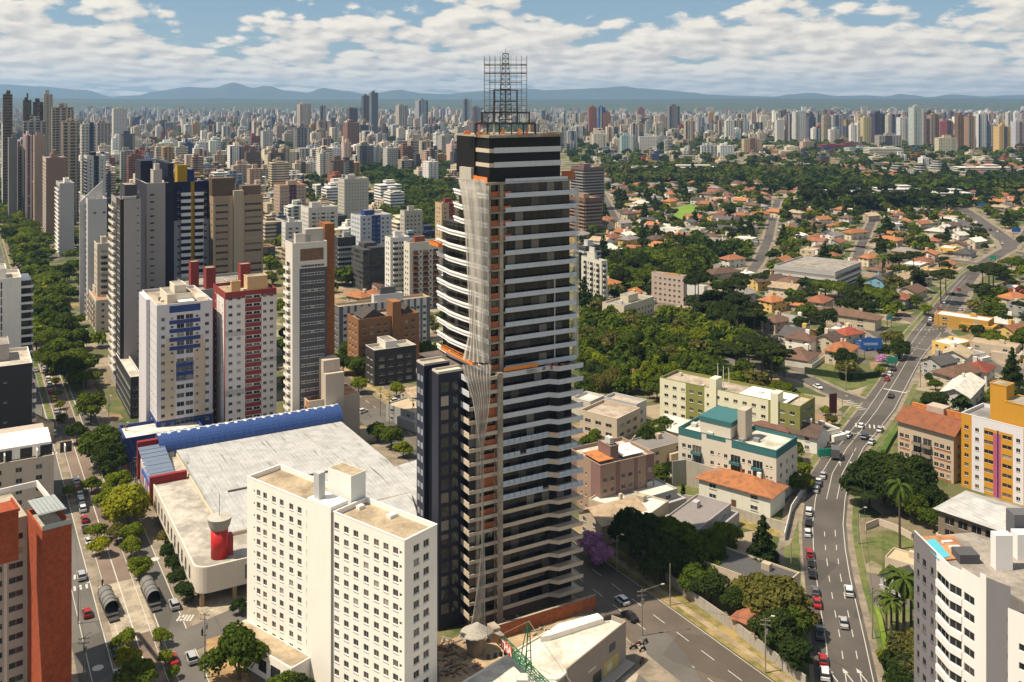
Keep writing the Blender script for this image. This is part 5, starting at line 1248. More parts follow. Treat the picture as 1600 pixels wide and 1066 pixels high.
# ================================================================ CRANE
cp = G(826, 1052, 10.0); cr_ = root('tower_crane', 'green lattice tower crane with red sign board on its counter-jib', 'crane', (cp.x, cp.y, 0))
GRN = plain((.03, .17, .07), .45, name='green_paint'); co = Vector((cp.x, cp.y, 0))
def lattice(name, a, b, w, h2, nseg, r, mat, tri=False):
 a = Vector(a); b = Vector(b); d = (b - a); L = d.length; d.normalize(); sd_ = d.cross(Vector((0, 0, 1)))
 if sd_.length < .1: sd_ = Vector((1, 0, 0))
 sd_.normalize(); up = sd_.cross(d).normalized(); mb = MB()
 cs = [(-w / 2, 0), (w / 2, 0)] + ([(0, h2)] if tri else [(w / 2, h2), (-w / 2, h2)])
 for (x, y) in cs: mb.bar(a + sd_ * x + up * y, b + sd_ * x + up * y, r)
 for k in range(nseg):
  p0 = a + d * (L * k / nseg); p1 = a + d * (L * (k + 1) / nseg)
  for i in range(len(cs)):
   c0, c1 = cs[i], cs[(i + 1) % len(cs)]
   if k % 2: c0, c1 = c1, c0
   mb.bar(p0 + sd_ * c0[0] + up * c0[1], p1 + sd_ * c1[0] + up * c1[1], r * .6); mb.bar(p0 + sd_ * c0[0] + up * c0[1], p0 + sd_ * c1[0] + up * c1[1], r * .6)
 return mb.build(name, mat, cr_)
ang = Vector((-.80, .60, 0)).normalized()
e0 = G(770, 985, 11.5); cj = (e0 - Vector((cp.x, cp.y, 11.5))); cjl = cj.length; cd = cj.normalized()
lattice('mast', (0, 0, 0), (0, 0, 9.0), 1.6, 1.6, 8, .09, plain((.35, .34, .32), .6, name='galvanised')); lattice('counter_jib', cd * 0 + Vector((0, 0, 10.6)), cd * cjl + Vector((0, 0, 10.6)), 1.4, 1.0, 12, .10, GRN)
jd = -cd; lattice('jib', Vector((0, 0, 10.6)), jd * 40 + Vector((0, 0, 10.6)), 1.3, 1.4, 26, .09, GRN, True)
tpz = 19.5; mb = MB()
for s_ in (-.6, .6):
 sd_ = Vector((-cd.y, cd.x, 0)) * s_; mb.bar(sd_ + Vector((0, 0, 10)), sd_ * .3 + Vector((0, 0, tpz)), .16, r2=.12)
 mb.bar(sd_ + cd * 2.2 + Vector((0, 0, 10.8)), sd_ * .3 + Vector((0, 0, tpz)), .14, r2=.1)
for i in range(6): z = 11.5 + i * 1.3; w2 = .6 * (1 - .7 * (z - 10) / 9.5); s_ = Vector((-cd.y, cd.x, 0)) * w2; mb.bar(-s_ + Vector((0, 0, z)), s_ + Vector((0, 0, z)), .07)
mb.build('a_frame', GRN, cr_)
mb = MB(); mb.bar((0, 0, tpz), cd * (cjl * .8) + Vector((0, 0, 11.8)), .05); mb.bar((0, 0, tpz), jd * 26 + Vector((0, 0, 12)), .05); mb.build('tie_rope', plain((.25, .24, .22), name='steel_rope'), cr_)
mb = MB(); mb.obox(Vector((0, 0, 0)), cd, Vector((-cd.y, cd.x, 0)), cjl - 1.6, cjl + .9, -.8, .8, 10.0, 12.6); mb.build('counterweight', CONCR, cr_)
mb = MB(); mb.obox(Vector((0, 0, 0)), cd, Vector((-cd.y, cd.x, 0)), cjl - 3.4, cjl - 1.7, -.7, .7, 10.6, 12.0); mb.build('counterweight', CONCR, cr_)
mb = MB(); mb.box(-2.2, -.2, -2.8, -.6, 7.6, 10.4, 0); cb = mb.build('cab', plain((.55, .53, .50), .5, name='cab_paint'), cr_)
mb = MB(); mb.box(-2.0, -.4, -2.84, -2.8, 8.0, 10.1); mb.box(-2.24, -2.2, -2.6, -.8, 8.0, 10.1); mb.build('cab_window', GLD, cb)
sdv = Vector((cd.y, -cd.x, 0))
if sdv.y > 0: sdv = -sdv
sg = MB(); s0, s1 = cjl * .34, cjl * .66; zs_ = 10.7
sg.obox(Vector((0, 0, 0)), cd, sdv, s0, s1, .78, .86, zs_, zs_ + 1.9); sgn = sg.build('sign_board', plain((.50, .05, .03), .5, name='red_board'), cr_)
def text(s_, size, loc, rot, mat, parent, name='lettering', ext=.02):
 cu = bpy.data.curves.new('lettering', 'FONT'); cu.body = s_; cu.size = size; cu.extrude = ext; cu.align_x = 'CENTER'; cu.align_y = 'CENTER'; cu.offset = size * .03
 t = bpy.data.objects.new('tmp', cu); COL.objects.link(t); dg = bpy.context.evaluated_depsgraph_get(); me = bpy.data.meshes.new_from_object(t.evaluated_get(dg)); bpy.data.objects.remove(t)
 me.materials.clear(); me.materials.append(mat); ob = bpy.data.objects.new(name, me); COL.objects.link(ob); ob.parent = parent; ob.location = loc; ob.rotation_euler = rot; return ob
xd = -cd if (-cd).x > 0 else cd
text('THA', 2.0, cd * ((s0 + s1) / 2) + sdv * .89 + Vector((0, 0, zs_ + .93)), (R(90), 0, math.atan2(xd.y, xd.x)), plain((.75, .72, .66), name='white_letters'), sgn)
mb = MB(); mb.obox(Vector((0, 0, 0)), cd, sdv, cjl * .72, cjl * .86, .78, .86, zs_, zs_ + 1.2); mb.build('sign_board', plain((.60, .22, .04), name='orange_board'), cr_)
# ================================================================ BUILDINGS ON THE RIGHT
OLV = paint((.22, .22, .07)); PCR = paint((.66, .63, .46), .8, .06)
def RB2(pa, pb, by, ty, depth, grid='B'):
 """long front whose left end is at photo (pa, by); pb = right end column; near corner is the right end"""
 u_, v_ = GR[grid]; A = G(pa, by); h = H - (ty - HY) * A.y / F; L = abs(solve_px(A, -v_, pb)); N = A - v_ * L
 return N, u_, v_, depth, L, h
C, u, v, Lu, Lv, h = RB2(1031, 1250, 650, 590, 13)
b = Bld('apartment_building', 'long olive green and cream four-storey block with white windows in front of the wood', C, u, v, Lu, Lv, h, PCR)
zf = floors(.4, h, 3.1); A, B = b.edge('L'); L = Lv
cols = [(x, 1.6, .9, 1.1, 'w') for x in spread_cols(L, 3.3, 1.0)]
b.facade(A, B, 0, h, cols, zf, [(L * .2, L * .34, 0, h, OLV), (L * .79, L, 0, h, OLV)])
A, B = b.edge('R'); b.facade(A, B, 0, h, [(Lu / 2, Lu * .7, .9, 1.3, 'r')], zf, m=b.mi(OLV))
b.roof(roofmat((.42, .35, .27)), parm=OLV); b.part('roof_terrace', [(1, Lu - 1, Lv * .1, Lv * .42, h - .4, h - .15), ], paint((.82, .78, .68)))
b.part('stair_tower', [(-.5, 4, L * .57, L * .62, 0, h + 3.5)], PCR); b.part('stair_tower', [(-.5, 4, L * .14, L * .19, 0, h + 2.8)], PCR)
for k in range(6): b.part('roof_antenna', [(2 + k % 2 * 2, 2.12 + k % 2 * 2, L * (.5 + k * .02), L * (.5 + k * .02) + .12, h, h + 6 + k % 3)], paint((.6, .6, .6)))
b.clutter(5, h - .8); b.done()
C, u, v, Lu, Lv, h = RB2(1060, 1213, 748, 668, 15)
TEAL = paint((.045, .14, .15)); CW2 = paint((.60, .55, .46), .8, .07)
b = Bld('apartment_building', 'cream block with teal crown bands and teal balconies behind the stained wall', C, u, v, Lu, Lv, h, CW2)
zf = floors(0, h - 2.4, 3.0); A, B = b.edge('L'); L = Lv
b.facade(A, B, 0, h, [(L * .06, 1.2, .9, 1.2, 'w'), (L * .12, 1.2, .9, 1.2, 'w'), (L * .2, 3.0, .2, 2.2, 'g'), (L * .36, 1.1, .9, 1.1, 'w'), (L * .43, .7, 1.2, .6, 'w'), (L * .5, 1.1, .9, 1.1, 'w'), (L * .60, 3.0, .2, 2.2, 'g'), (L * .68, .9, .9, 1.1, 'w'), (L * .74, 1.0, .9, 1.1, 'w'), (L * .82, 3.0, .2, 2.2, 'g'), (L * .91, .7, 1.2, .6, 'w'), (L * .95, .7, 1.2, .6, 'w')], zf,
  [(0, L * .25, h - 2.2, h, TEAL), (L * .56, L, h - 2.2, h, TEAL), (L * .3, L * .5, h - 1.2, h, TEAL)] + [(L * p_ - 1.6, L * p_ + 1.6, z - .6, z + .15, TEAL) for p_ in (.2, .6, .82) for z in zf])
d = (B - A).normalized()
for p_ in (.2, .6, .82): b.balcony(A + d * (L * p_ - 1.6), A + d * (L * p_ + 1.6), zf, TEAL, 1.0, .7)
A, B = b.edge('R'); b.facade(A, B, 0, h, W_(Lu, 4, 1.4), zf, [(0, Lu, h - 2.2, h, TEAL)])
b.roof(roofmat((.66, .62, .52)), parm=TEAL); b.part('upper_block', [(2, Lu - 1, L * .48, L * .80, h - .5, h + 3.0)], CW2); b.part('upper_crown', [(1.8, Lu - .8, L * .47, L * .81, h + 3.0, h + 4.4)], TEAL); b.part('lift_house', [(4, 8.5, L * .36, L * .44, h - .5, h + 8)], paint((.42, .37, .30)))
b.clutter(5, h - .8); b.done()
C, u, v, Lu, Lv, h = RB(938, 812, 728, 890, 1022, 'A', 18)
PK = paint((.30, .21, .16), .8, .08); MV = paint((.20, .12, .11))
b = Bld('apartment_building', 'brown and mauve five-storey block right of the dark tower', C, u, v, Lu, Lv, h, PK)
zf = floors(0, h, 3.0); L = Lu; A, B = b.edge('R'); b.facade(A, B, 0, h, [(L * .09, 1.3, .9, 1.1, 'w'), (L * .22, 1.3, .9, 1.1, 'w'), (L * .42, 1.3, .9, 1.1, 'w'), (L * .55, 1.3, .9, 1.1, 'w'), (L * .73, .6, .9, .8, 'w'), (L * .92, 1.5, .9, 1.1, 'w')], zf, [(L * .28, L * .36, 0, h, MV), (L * .62, L * .69, 0, h, MV), (L * .84, L, 0, h, MV)])
A, B = b.edge('L'); b.facade(A, B, 0, h, [(Lv * .4, .6, .9, .8, 'w'), (Lv * .55, .6, .9, .8, 'w')], zf, [(0, Lv * .25, 0, h, MV), (Lv * .7, Lv, 0, h, MV)], m=b.mi(PK))
b.roof(roofmat((.55, .50, .42))); b.part('orange_roof_deck', [(1, 6, 2, 10, h + .1, h + .3)], tiles((.50, .19, .06))); b.pent(L * .3, L * .45, 3, 9, 4, MV); b.part('water_tank', [(L * .33, L * .40, 4, 6.4, h + 3.5, h + 5.2)], paint(LGREY)); b.part('white_deck', [(L * .5, L * .9, 2, 10, h + .1, h + .25)], paint((.78, .75, .66))); b.clutter(4, h - .8); b.done()
b = quick((1068, 478, 432, 1018, 1071), 'pinkish-beige six-storey block with small windows and an orange roof patch', (.46, .37, .31), 'blank', 'win', grid='B', pent=0, dmax=46)
b.part('orange_roof_patch', [(1, b.Lu - 1, b.Lv * .2, b.Lv * .6, b.h - .6, b.h + .3)], tiles((.55, .20, .05)))
b = quick((1100, 473, 448, 1072, 1104), 'low white commercial block beside the pinkish block', (.66, .64, .60), 'win', 'blank', grid='B', pent=0, dmax=20)
quick((975, 505, 478, 941, 1022), 'cream three-storey block with pale ribs at the upper edge of the wood', (.56, .50, .38), 'win', 'win', grid='B', dmax=30)
quick((940, 480, 408, 905, 948), 'cream balcony tower just right of the dark tower', (.55, .53, .46), 'balc', 'balc', grid='A', dmax=20, pent=2)
quick((912, 330, 262, 886, 944), 'brown striped office block with flat overhanging floors right of the tower top', (.16, .10, .09), 'band', 'band', accent=(.30, .27, .25), dmax=24)
quick((914, 365, 310, 890, 941), 'dark red-brown terrace block below the striped office block', (.17, .09, .06), 'band', 'band', accent=(.32, .2, .14), dmax=24)
quick((915, 440, 385, 900, 938), 'dark grey balcony block with white slab edges behind the cream balcony tower', (.09, .09, .09), 'band', 'band', accent=(.5, .5, .5), dmax=20)
quick((964, 690, 655, 906, 1000), 'small cream office with flat roof and white air conditioners', (.50, .42, .32), 'wide', 'wide', 'B', pent=0, dmax=22, roofm=roofmat((.45, .37, .29)))
quick((995, 668, 632, 944, 1010), 'pale grey two-storey office with brown flat roof', (.44, .44, .43), 'win', 'win', 'B', pent=0, dmax=26, roofm=roofmat((.45, .37, .29)))
quick((922, 660, 628, 903, 945), 'low white-roofed shed close beside the dark tower', (.5, .47, .42), 'blank', 'blank', 'B', pent=0, roofm=roofmat((.72, .68, .6)))
quick((1305, 455, 425, 1210, 1345), 'grey and white two-storey apartment terrace with open galleries', (.42, .41, .40), 'band', 'band', 'B', pent=0, accent=(.52, .52, .52), dmax=60)
C, u, v, Lu, Lv, h = RB2(1403, 1490, 729, 657, 11, 'C')
TN = paint((.46, .37, .27), .8, .08); OB = brick((.38, .15, .07))
b = Bld('apartment_building', 'old five-storey block with stained red tiled roof and orange wall panels', C, u, v, Lu, Lv, h, TN)
zf = floors(0, h, 2.9); L = Lv; A, B = b.edge('L')
b.facade(A, B, 0, h, [(L * .07, 1.3, .8, 1.3, 'w'), (L * .17, 1.3, .8, 1.3, 'w'), (L * .36, L * .15, .2, 2.3, 'g'), (L * .54, L * .15, .2, 2.3, 'g'), (L * .70, 1.3, .8, 1.3, 'w'), (L * .80, 1.3, .8, 1.3, 'w'), (L * .91, 1.1, .8, 1.3, 'w')], zf, [(L * .03, L * .22, z, z + .8, OB) for z in zf] + [(L * .66, L * .96, z, z + .8, OB) for z in zf])
d = (B - A).normalized(); b.balcony(A + d * (L * .28), A + d * (L * .44), zf[1:], paint((.25, .2, .16)), .9, .8); b.balcony(A + d * (L * .46), A + d * (L * .62), zf[1:], paint((.25, .2, .16)), .9, .8)
A, B = b.edge('R'); b.facade(A, B, 0, h, W_(Lu, 4), zf)
mb = MB(); o_ = .9
q = [b.P(-o_, -o_), b.P(Lu + o_, -o_), b.P(Lu + o_, L + o_), b.P(-o_, L + o_)]; m1, m2 = b.P(Lu / 2, -o_), b.P(Lu / 2, L + o_); zr_ = h + 3.6
mb.face([(q[3].x, q[3].y, h), (q[0].x, q[0].y, h), (m1.x, m1.y, zr_), (m2.x, m2.y, zr_)]); mb.face([(q[1].x, q[1].y, h), (q[2].x, q[2].y, h), (m2.x, m2.y, zr_), (m1.x, m1.y, zr_)]); mb.face([(q[0].x, q[0].y, h), (q[1].x, q[1].y, h), (m1.x, m1.y, zr_)]); mb.face([(q[2].x, q[2].y, h), (q[3].x, q[3].y, h), (m2.x, m2.y, zr_)])
mb.build('tiled_roof', tiles((.24, .085, .04)), b.root, b.o); b.part('roof_wall', [(Lu * .72, Lu * .8, L * .05, L * .35, h, h + 4.6)], brick((.50, .18, .06))); b.part('roof_wall', [(Lu * .72, Lu * .8, L * .68, L * .98, h, h + 4.2)], brick((.50, .18, .06))); b.part('water_house', [(Lu * .6, Lu, L * .36, L * .67, h, h + 5.0)], paint((.42, .34, .28))); b.done()
C, u, v, Lu, Lv, h = RB(1516, 802, 655, 1502, 1640, 'C', 14)
L0 = G(1502, 760); u_, v_ = UC, VC; hh = H - (645 - HY) * L0.y / F; Lx = abs(solve_px(L0, -v_, 1625)); N = L0 - v_ * Lx
OC = paint((.50, .25, .03), .8, .06); WW = paint((.62, .60, .62), .8, .05); PU = paint((.38, .10, .16)); DP = paint((.05, .025, .11))
b = Bld('apartment_building', 'ochre, white and purple striped apartment block at the right edge', N, u_, v_, 14, Lx, hh, OC)
zf = floors(0, hh, 2.75); A, B = b.edge('L'); L = Lx
reg = [(L * .14, L * .30, 0, hh - .8, WW), (L * .67, L * .80, 0, hh - .8, WW), (L * .14, L * .80, hh - 2.6, hh, WW), (L * .42, L * .52, 0, hh - 3.5, PU), (L * .47, L * .49, 0, hh - 2.5, DP)]
b.facade(A, B, 0, hh, [(L * .07, 1.2, .9, 1.1, 'w'), (L * .21, 1.1, .9, 1.1, 'w'), (L * .36, 2.6, .9, 1.1, 'r'), (L * .595, 2.6, .9, 1.1, 'r'), (L * .735, 1.1, .9, 1.1, 'w'), (L * .9, 1.2, .9, 1.1, 'w')], zf, reg)
b.facade(*b.edge('R'), 0, hh, W_(14, 4), zf); b.roof(roofmat((.30, .29, .28)), parm=WW); b.pent(1, 10, L * .1, L * .45, 7, OC); b.pent(2, 7, L * .45, L * .66, 11, OC, name='water_tower'); b.clutter(3, hh - .9); b.done()
L0 = G(1466, 858); hh = H - (795 - HY) * L0.y / F; Lx = abs(solve_px(L0, -VC, 1612)); N = L0 - VC * Lx
b = Bld('arcaded_building', 'cream building with long open parapet bands, arches and grey hipped roof', N, UC, VC, 16, Lx, hh, paint((.20, .16, .12)), cat='building')
b.facade(*b.edge('L'), 0, hh, [(x, 2.4, .5, 2.0, 'g') for x in spread_cols(Lx, 3.4)], floors(0, hh + 1, 3.3), gl=GLD); b.facade(*b.edge('R'), 0, hh)
A, B = b.edge('L');
for z in floors(0, hh, 3.3)[1:] + [0]: b.balcony(A, B, [z + .2], paint((.62, .54, .36), .8, .05), 1.2, 1.0, name='parapet_band')
mb = MB(); o_ = 1.0; q = [b.P(-o_, -o_), b.P(17, -o_), b.P(17, Lx + o_), b.P(-o_, Lx + o_)]; m1, m2 = b.P(8, 6), b.P(8, Lx - 6); zr_ = hh + 2.6
mb.face([(q[0].x, q[0].y, hh), (q[1].x, q[1].y, hh), (m1.x, m1.y, zr_)]); mb.face([(q[1].x, q[1].y, hh), (q[2].x, q[2].y, hh), (m2.x, m2.y, zr_), (m1.x, m1.y, zr_)]); mb.face([(q[2].x, q[2].y, hh), (q[3].x, q[3].y, hh), (m2.x, m2.y, zr_)]); mb.face([(q[3].x, q[3].y, hh), (q[0].x, q[0].y, hh), (m1.x, m1.y, zr_), (m2.x, m2.y, zr_)])
mb.build('hipped_roof', mroof, b.root, b.o); b.done()
zp = H - (871 - HY) * 168.0 / F                       # roof height from its near corner
def rp(x, y): return onz(x, y, zp)
K = [rp(1428, 838), rp(1463, 873), rp(1483, 893), rp(1503, 903), rp(1533, 922)]
F0, F1 = rp(1533, 905), rp(1572, 925);
rest_ = [F0, F1, rp(1572, 938), rp(1640, 975), rp(1700, 960), rp(1640, 880), rp(1500, 838)]
allp = K + [rp(1640, 978), rp(1720, 960), rp(1640, 872), rp(1520, 832)]
cc = sum(allp, Vector((0, 0, 0))) / len(allp); cc.z = 0
cb_ = root('apartment_building', 'white block with angled balcony bands, grey flank and rooftop pool, bottom right', 'building', cc); occ_poly([Vector((p.x, p.y)) for p in allp], 1, 3)
GF = paint((.17, .165, .175), .8, .08); WF = paint((.70, .68, .66), .8, .07)
tmp = Bld.__new__(Bld); tmp.wall = MB(); tmp.mats = [WF]; tmp.wins = []; tmp.root = cb_; tmp.o = cc; tmp.h = zp; tmp.C = K[0].copy(); tmp.C.z = 0; tmp.u = UC; tmp.v = VC; tmp.Lu = 20; tmp.Lv = 20; tmp.z0 = 0
def flat(p): return Vector((p.x, p.y, 0))
zf = [zp - 4.4 - 2.95 * k for k in range(14)][::-1]; zf = [z for z in zf if z > 1]
A, B = flat(K[0]), flat(K[1]); L = (B - A).length
tmp.facade(A, B, 0, zp + 1, [(L * .2, .9, .8, 1.3, 'w'), (L * .48, 1.3, .8, 1.3, 'w'), (L * .82, 1.0, .8, 1.3, 'w')], zf, m=tmp.mi(GF), gl=GLD, fr=DFRAME)
for i in range(1, 4):
 A, B = flat(K[i]), flat(K[i + 1]); L = (B - A).length
 cols = [(L / 2, L * .96, 1.0, 1.5, 'r')] if i < 3 else [(L * .38, L * .55, .95, 1.4, 'r')]
 tmp.facade(A, B, 0, zp + (.3 if i < 3 else 1.8), cols, zf + ([zp - 1.6] if i == 3 else []), gl=GLD)
Afl, Bfl = flat(K[4]), flat(rp(1572, 938)); nrm = (Bfl - Afl).normalized(); nn = Vector((nrm.y, -nrm.x, 0))
A, B = Afl + nn * .35, Afl + nrm * 1.0 + nn * .35; tmp.facade(A, B, 0, zp + 3); A2, B2 = B, B + nrm * 3.9; tmp.facade(A2, B2, 0, zp + 2.6, [(3.6, .5, 1.1, .9, 'x')], zf, m=tmp.mi(GF))
A3 = B2 + nn * .9; B3 = A3 + nrm * 16; tmp.facade(A3, B3, 0, zp - .4, [(3.8, 4.2, 1.0, 1.1, 'r'), (9.4, 4.2, 1.0, 1.1, 'r')], zf[:-1], gl=GLD); tmp.facade(B2, A3, 0, zp - .4)
tmp.wall.build('wall', tmp.mats, cb_, cc); tmp.mats = [WF]
for i, (p, d, z, w_, hh2, kd, gl, fr) in enumerate(tmp.wins):
 ob = bpy.data.objects.new({'r': 'window_band'}.get(kd, 'window'), wmesh(w_, hh2, kd, fr, gl)); COL.objects.link(ob); ob.parent = cb_; ob.location = (p.x - cc.x, p.y - cc.y, z); ob.rotation_euler = (0, 0, math.atan2(d.y, d.x))
def rslab(name, pts, z0, z1, mat):
 a = sum(pts[i].x * pts[(i + 1) % len(pts)].y - pts[(i + 1) % len(pts)].x * pts[i].y for i in range(len(pts)))
 if a < 0: pts = pts[::-1]
 mb = MB(); mb.prism([(p.x, p.y) for p in pts], z0, z1); return mb.build(name, mat, cb_, cc)
back = [rp(1572, 925), rp(1640, 960), rp(1720, 955), rp(1640, 872), rp(1520, 832)]
inn = lambda p: p + (cc - Vector((p.x, p.y, 0))).normalized() * .5
rslab('roof', [inn(p) for p in K] + back, zp - .3, zp + .02, roofmat((.34, .30, .26)))
rslab('inner_wall', [flat(p) + (cc - flat(p)).normalized() * 1.0 for p in K] + [flat(p) for p in back], 0, zp - .31, paint((.2, .19, .18)))
for i in range(1, 3):
 for z in zf:
  A, B = flat(K[i]), flat(K[i + 1]); d = (B - A).normalized(); n_ = Vector((d.y, -d.x, 0)); mb = MB(); mb.obox(A, d, n_, -.02, (B - A).length + .02, .02, .16, z - .35, z + .85); mb.build('balcony_band', WF, cb_, cc)
q = [onz(1440, 842, zp + .5), onz(1456, 841, zp + .5), onz(1478, 870, zp + .5), onz(1466, 872, zp + .5)]
rslab('pool_deck', [onz(1436, 838, zp + .3), onz(1490, 836, zp + .3), onz(1516, 870, zp + .3), onz(1470, 876, zp + .3)], zp + .02, zp + .3, roofmat((.50, .24, .11), 'timber_deck')); rslab('pool_water', [onz(1440, 845, zp + .4), onz(1461, 842, zp + .4), onz(1485, 869, zp + .4), onz(1466, 874, zp + .4)], zp + .3, zp + .4, plain((.10, .46, .56), .05, name='pool_water'))
for (x, y) in ((1474, 847), (1485, 855), (1490, 861)): p = onz(x, y, zp + .6); rslab('sun_lounger', [p, p + Vector((1.9, .3, 0)), p + Vector((1.8, .9, 0)), p + Vector((-.1, .6, 0))], zp + .3, zp + .6, paint(WHITE))
for (x0, y0, x1, y1, h1, m_) in ((1556, 884, 1574, 892, 6.0, WF), (1500, 868, 1517, 882, 1.6, paint((.08, .08, .085))), (1590, 866, 1640, 876, 4.5, WF), (1585, 850, 1600, 862, 6.5, paint((.12, .12, .13)))):
 a, c = onz(x0, y1, zp), onz(x1, y0, zp); rslab('roof_structure', [flat(a), Vector((c.x, a.y, 0)), flat(c), Vector((a.x, c.y, 0))], zp, zp + h1, m_)
for z_ in (zp + .02,):
 for i in range(0, 4):
  A, B = flat(K[i]), flat(K[i + 1]); d = (B - A).normalized(); n_ = Vector((d.y, -d.x, 0)); mb = MB(); mb.obox(A, d, n_, 0, (B - A).length, -.25, -.02, zp - .3, zp + 1.05); mb.build('parapet', WF, cb_, cc)
def wallrun(label, pts, hgt, mat, th=.25, cat='wall'):
 P = [G(*p) for p in pts]; o = P[0]; r_ = MB()
 for i in range(len(P) - 1):
  d = (P[i + 1] - P[i]); L = d.length; d.normalize(); n_ = Vector((d.y, -d.x, 0)); r_.obox(P[i], d, n_, 0, L, 0, th, 0, hgt)
 ob = r_.build('boundary_wall', mat, None, o); tag(ob, label, cat); return ob
wallrun('tall rain-stained concrete wall beside the playground lawn', [(1050, 760), (1072, 757), (1128, 775)], 7.5, paint((.36, .33, .28), .8, .45))
wallrun('pale garden wall behind the teal banded block', [(985, 700), (1000, 682), (1062, 700)], 2.4, paint((.5, .46, .4)))
wallrun('low retaining wall above the dry grass slope', [(1040, 782), (1100, 792), (1228, 832)], 2.6, paint((.42, .38, .32), .8, .35))
wallrun('long concrete wall along the avenue verge below the trees', [(1040, 905), (1075, 935), (1150, 988), (1215, 1040), (1260, 1075)], 2.4, paint((.35, .32, .28), .8, .4))
wallrun('white wall around the yard by the curving road', [(1225, 845), (1236, 800), (1262, 760)], 2.0, paint((.55, .52, .48)))
wallrun('curved cream garden wall right of the curving road', [(1352, 828), (1372, 820), (1400, 830), (1428, 845)], 1.8, paint((.5, .42, .34)))
wallrun('dark hedge wall around the corner garden', [(1258, 583), (1330, 594), (1366, 590), (1372, 578)], 2.6, grassmat((.015, .03, .008), (.03, .05, .012), 'clipped_hedge'), .9, 'hedge')
wallrun('yellow hedge strip along the right pavement', [(1376, 708), (1386, 690), (1398, 671)], 1.2, grassmat((.05, .10, .012), (.09, .14, .02), 'clipped_hedge'), 1.6, 'hedge')
wallrun('clipped bright hedge by the bottom right palms', [(1372, 955), (1378, 970), (1400, 1075)], 1.1, grassmat((.10, .16, .012), (.16, .22, .03), 'clipped_hedge'), 1.0, 'hedge')
# ================================================================ THE FAR CITY
def farmat(style):
 m, nt = mk('far_facade'); at = nt.add('ShaderNodeAttribute'); at.attribute_name = 'Col'; uvn = nt.add('ShaderNodeUVMap'); sx_ = nt.add('ShaderNodeSeparateXYZ'); nt.l.new(uvn.outputs[0], sx_.inputs[0])
 U, V = sx_.outputs[0], sx_.outputs[1]; side = nt.math('GREATER_THAN', V, -50)
 fv = nt.math('FRACT', nt.math('DIVIDE', V, 3.0)); g = pos(nt); rnd = g.outputs['Random Per Island']
 if style == 0: fu = nt.math('FRACT', nt.math('DIVIDE', U, 3.4)); w_ = nt.math('MULTIPLY', nt.math('COMPARE', fu, .5, .24), nt.math('COMPARE', fv, .5, .24))
 elif style == 1: w_ = nt.math('COMPARE', fv, .55, .25)
 elif style == 2: fu = nt.math('FRACT', nt.math('DIVIDE', U, 6.5)); w_ = nt.math('MULTIPLY', nt.math('COMPARE', fu, .5, .32), nt.math('COMPARE', fv, .5, .36))
 else: fu = nt.math('FRACT', nt.math('DIVIDE', U, 5.0)); w_ = nt.math('MULTIPLY', nt.math('COMPARE', fu, .5, .15), nt.math('COMPARE', fv, .5, .25))
 w_ = nt.math('MULTIPLY', w_, side)
 wn = nt.add('ShaderNodeTexWhiteNoise'); cb = nt.add('ShaderNodeCombineXYZ'); nt.put(cb.inputs[0], nt.math('FLOOR', nt.math('DIVIDE', U, 3.4))); nt.put(cb.inputs[1], nt.math('FLOOR', nt.math('DIVIDE', V, 3.0))); nt.put(cb.inputs[2], rnd); nt.l.new(cb.outputs[0], wn.inputs[0])
 wc = nt.mix(wn.outputs[0], (.012, .013, .016, 1), (.09, .08, .07, 1))
 f = streaks(nt, g, .14); base = nt.mix(f, at.outputs['Color'], nt.mix(.6, at.outputs['Color'], (.02, .018, .015, 1)))
 fin(nt, nt.mix(nt.math('MULTIPLY', w_, .9), base, wc), nt.math('SUBTRACT', .85, nt.math('MULTIPLY', w_, .6)), spec=.3); return m
FM = [farmat(i) for i in range(4)]
class FB(MB):
 def __init__(s): super().__init__(); s.uv = []; s.c = []
 def fbox(s, cx, cy, ux, uy, w, d, z0, z1, col, roofc=None, mi=0):
  P = [(cx + ux * a - uy * b, cy + uy * a + ux * b) for a, b in ((-w / 2, -d / 2), (w / 2, -d / 2), (w / 2, d / 2), (-w / 2, d / 2))]
  rc = roofc or (col[0] * .75, col[1] * .73, col[2] * .7)
  off = random.randint(0, 400) * 3.4
  for i in range(4):
   j = (i + 1) % 4; L = w if i % 2 == 0 else d
   s.face([(P[i][0], P[i][1], z0), (P[j][0], P[j][1], z0), (P[j][0], P[j][1], z1), (P[i][0], P[i][1], z1)], mi)
   s.uv += [off, z0, off + L, z0, off + L, z1, off, z1]; s.c += list(c4(col)) * 4
  s.face([(P[0][0], P[0][1], z1), (P[1][0], P[1][1], z1), (P[2][0], P[2][1], z1), (P[3][0], P[3][1], z1)], mi); s.uv += [0, -100] * 4; s.c += list(c4(rc)) * 4
PALN = [('cream', (.68, .59, .45), 9), ('white', (.76, .73, .67), 11), ('beige', (.55, .45, .33), 7), ('grey', (.38, .37, .36), 3), ('tan', (.38, .27, .18), 3), ('brown', (.19, .12, .08), 3), ('pale pink', (.55, .41, .33), 3), ('brick red', (.30, .09, .05), 2), ('dark blue', (.04, .06, .15), 1), ('charcoal', (.07, .07, .075), 2), ('ochre', (.46, .28, .09), 1), ('blue-grey', (.24, .28, .33), 2)]
PW = [p for p in PALN for _ in range(p[2])]
def jit(c, rd, a=.12): k = 1 + rd.uniform(-a, a); return tuple(min(.8, x * k * (1 + rd.uniform(-.03, .03))) for x in c)
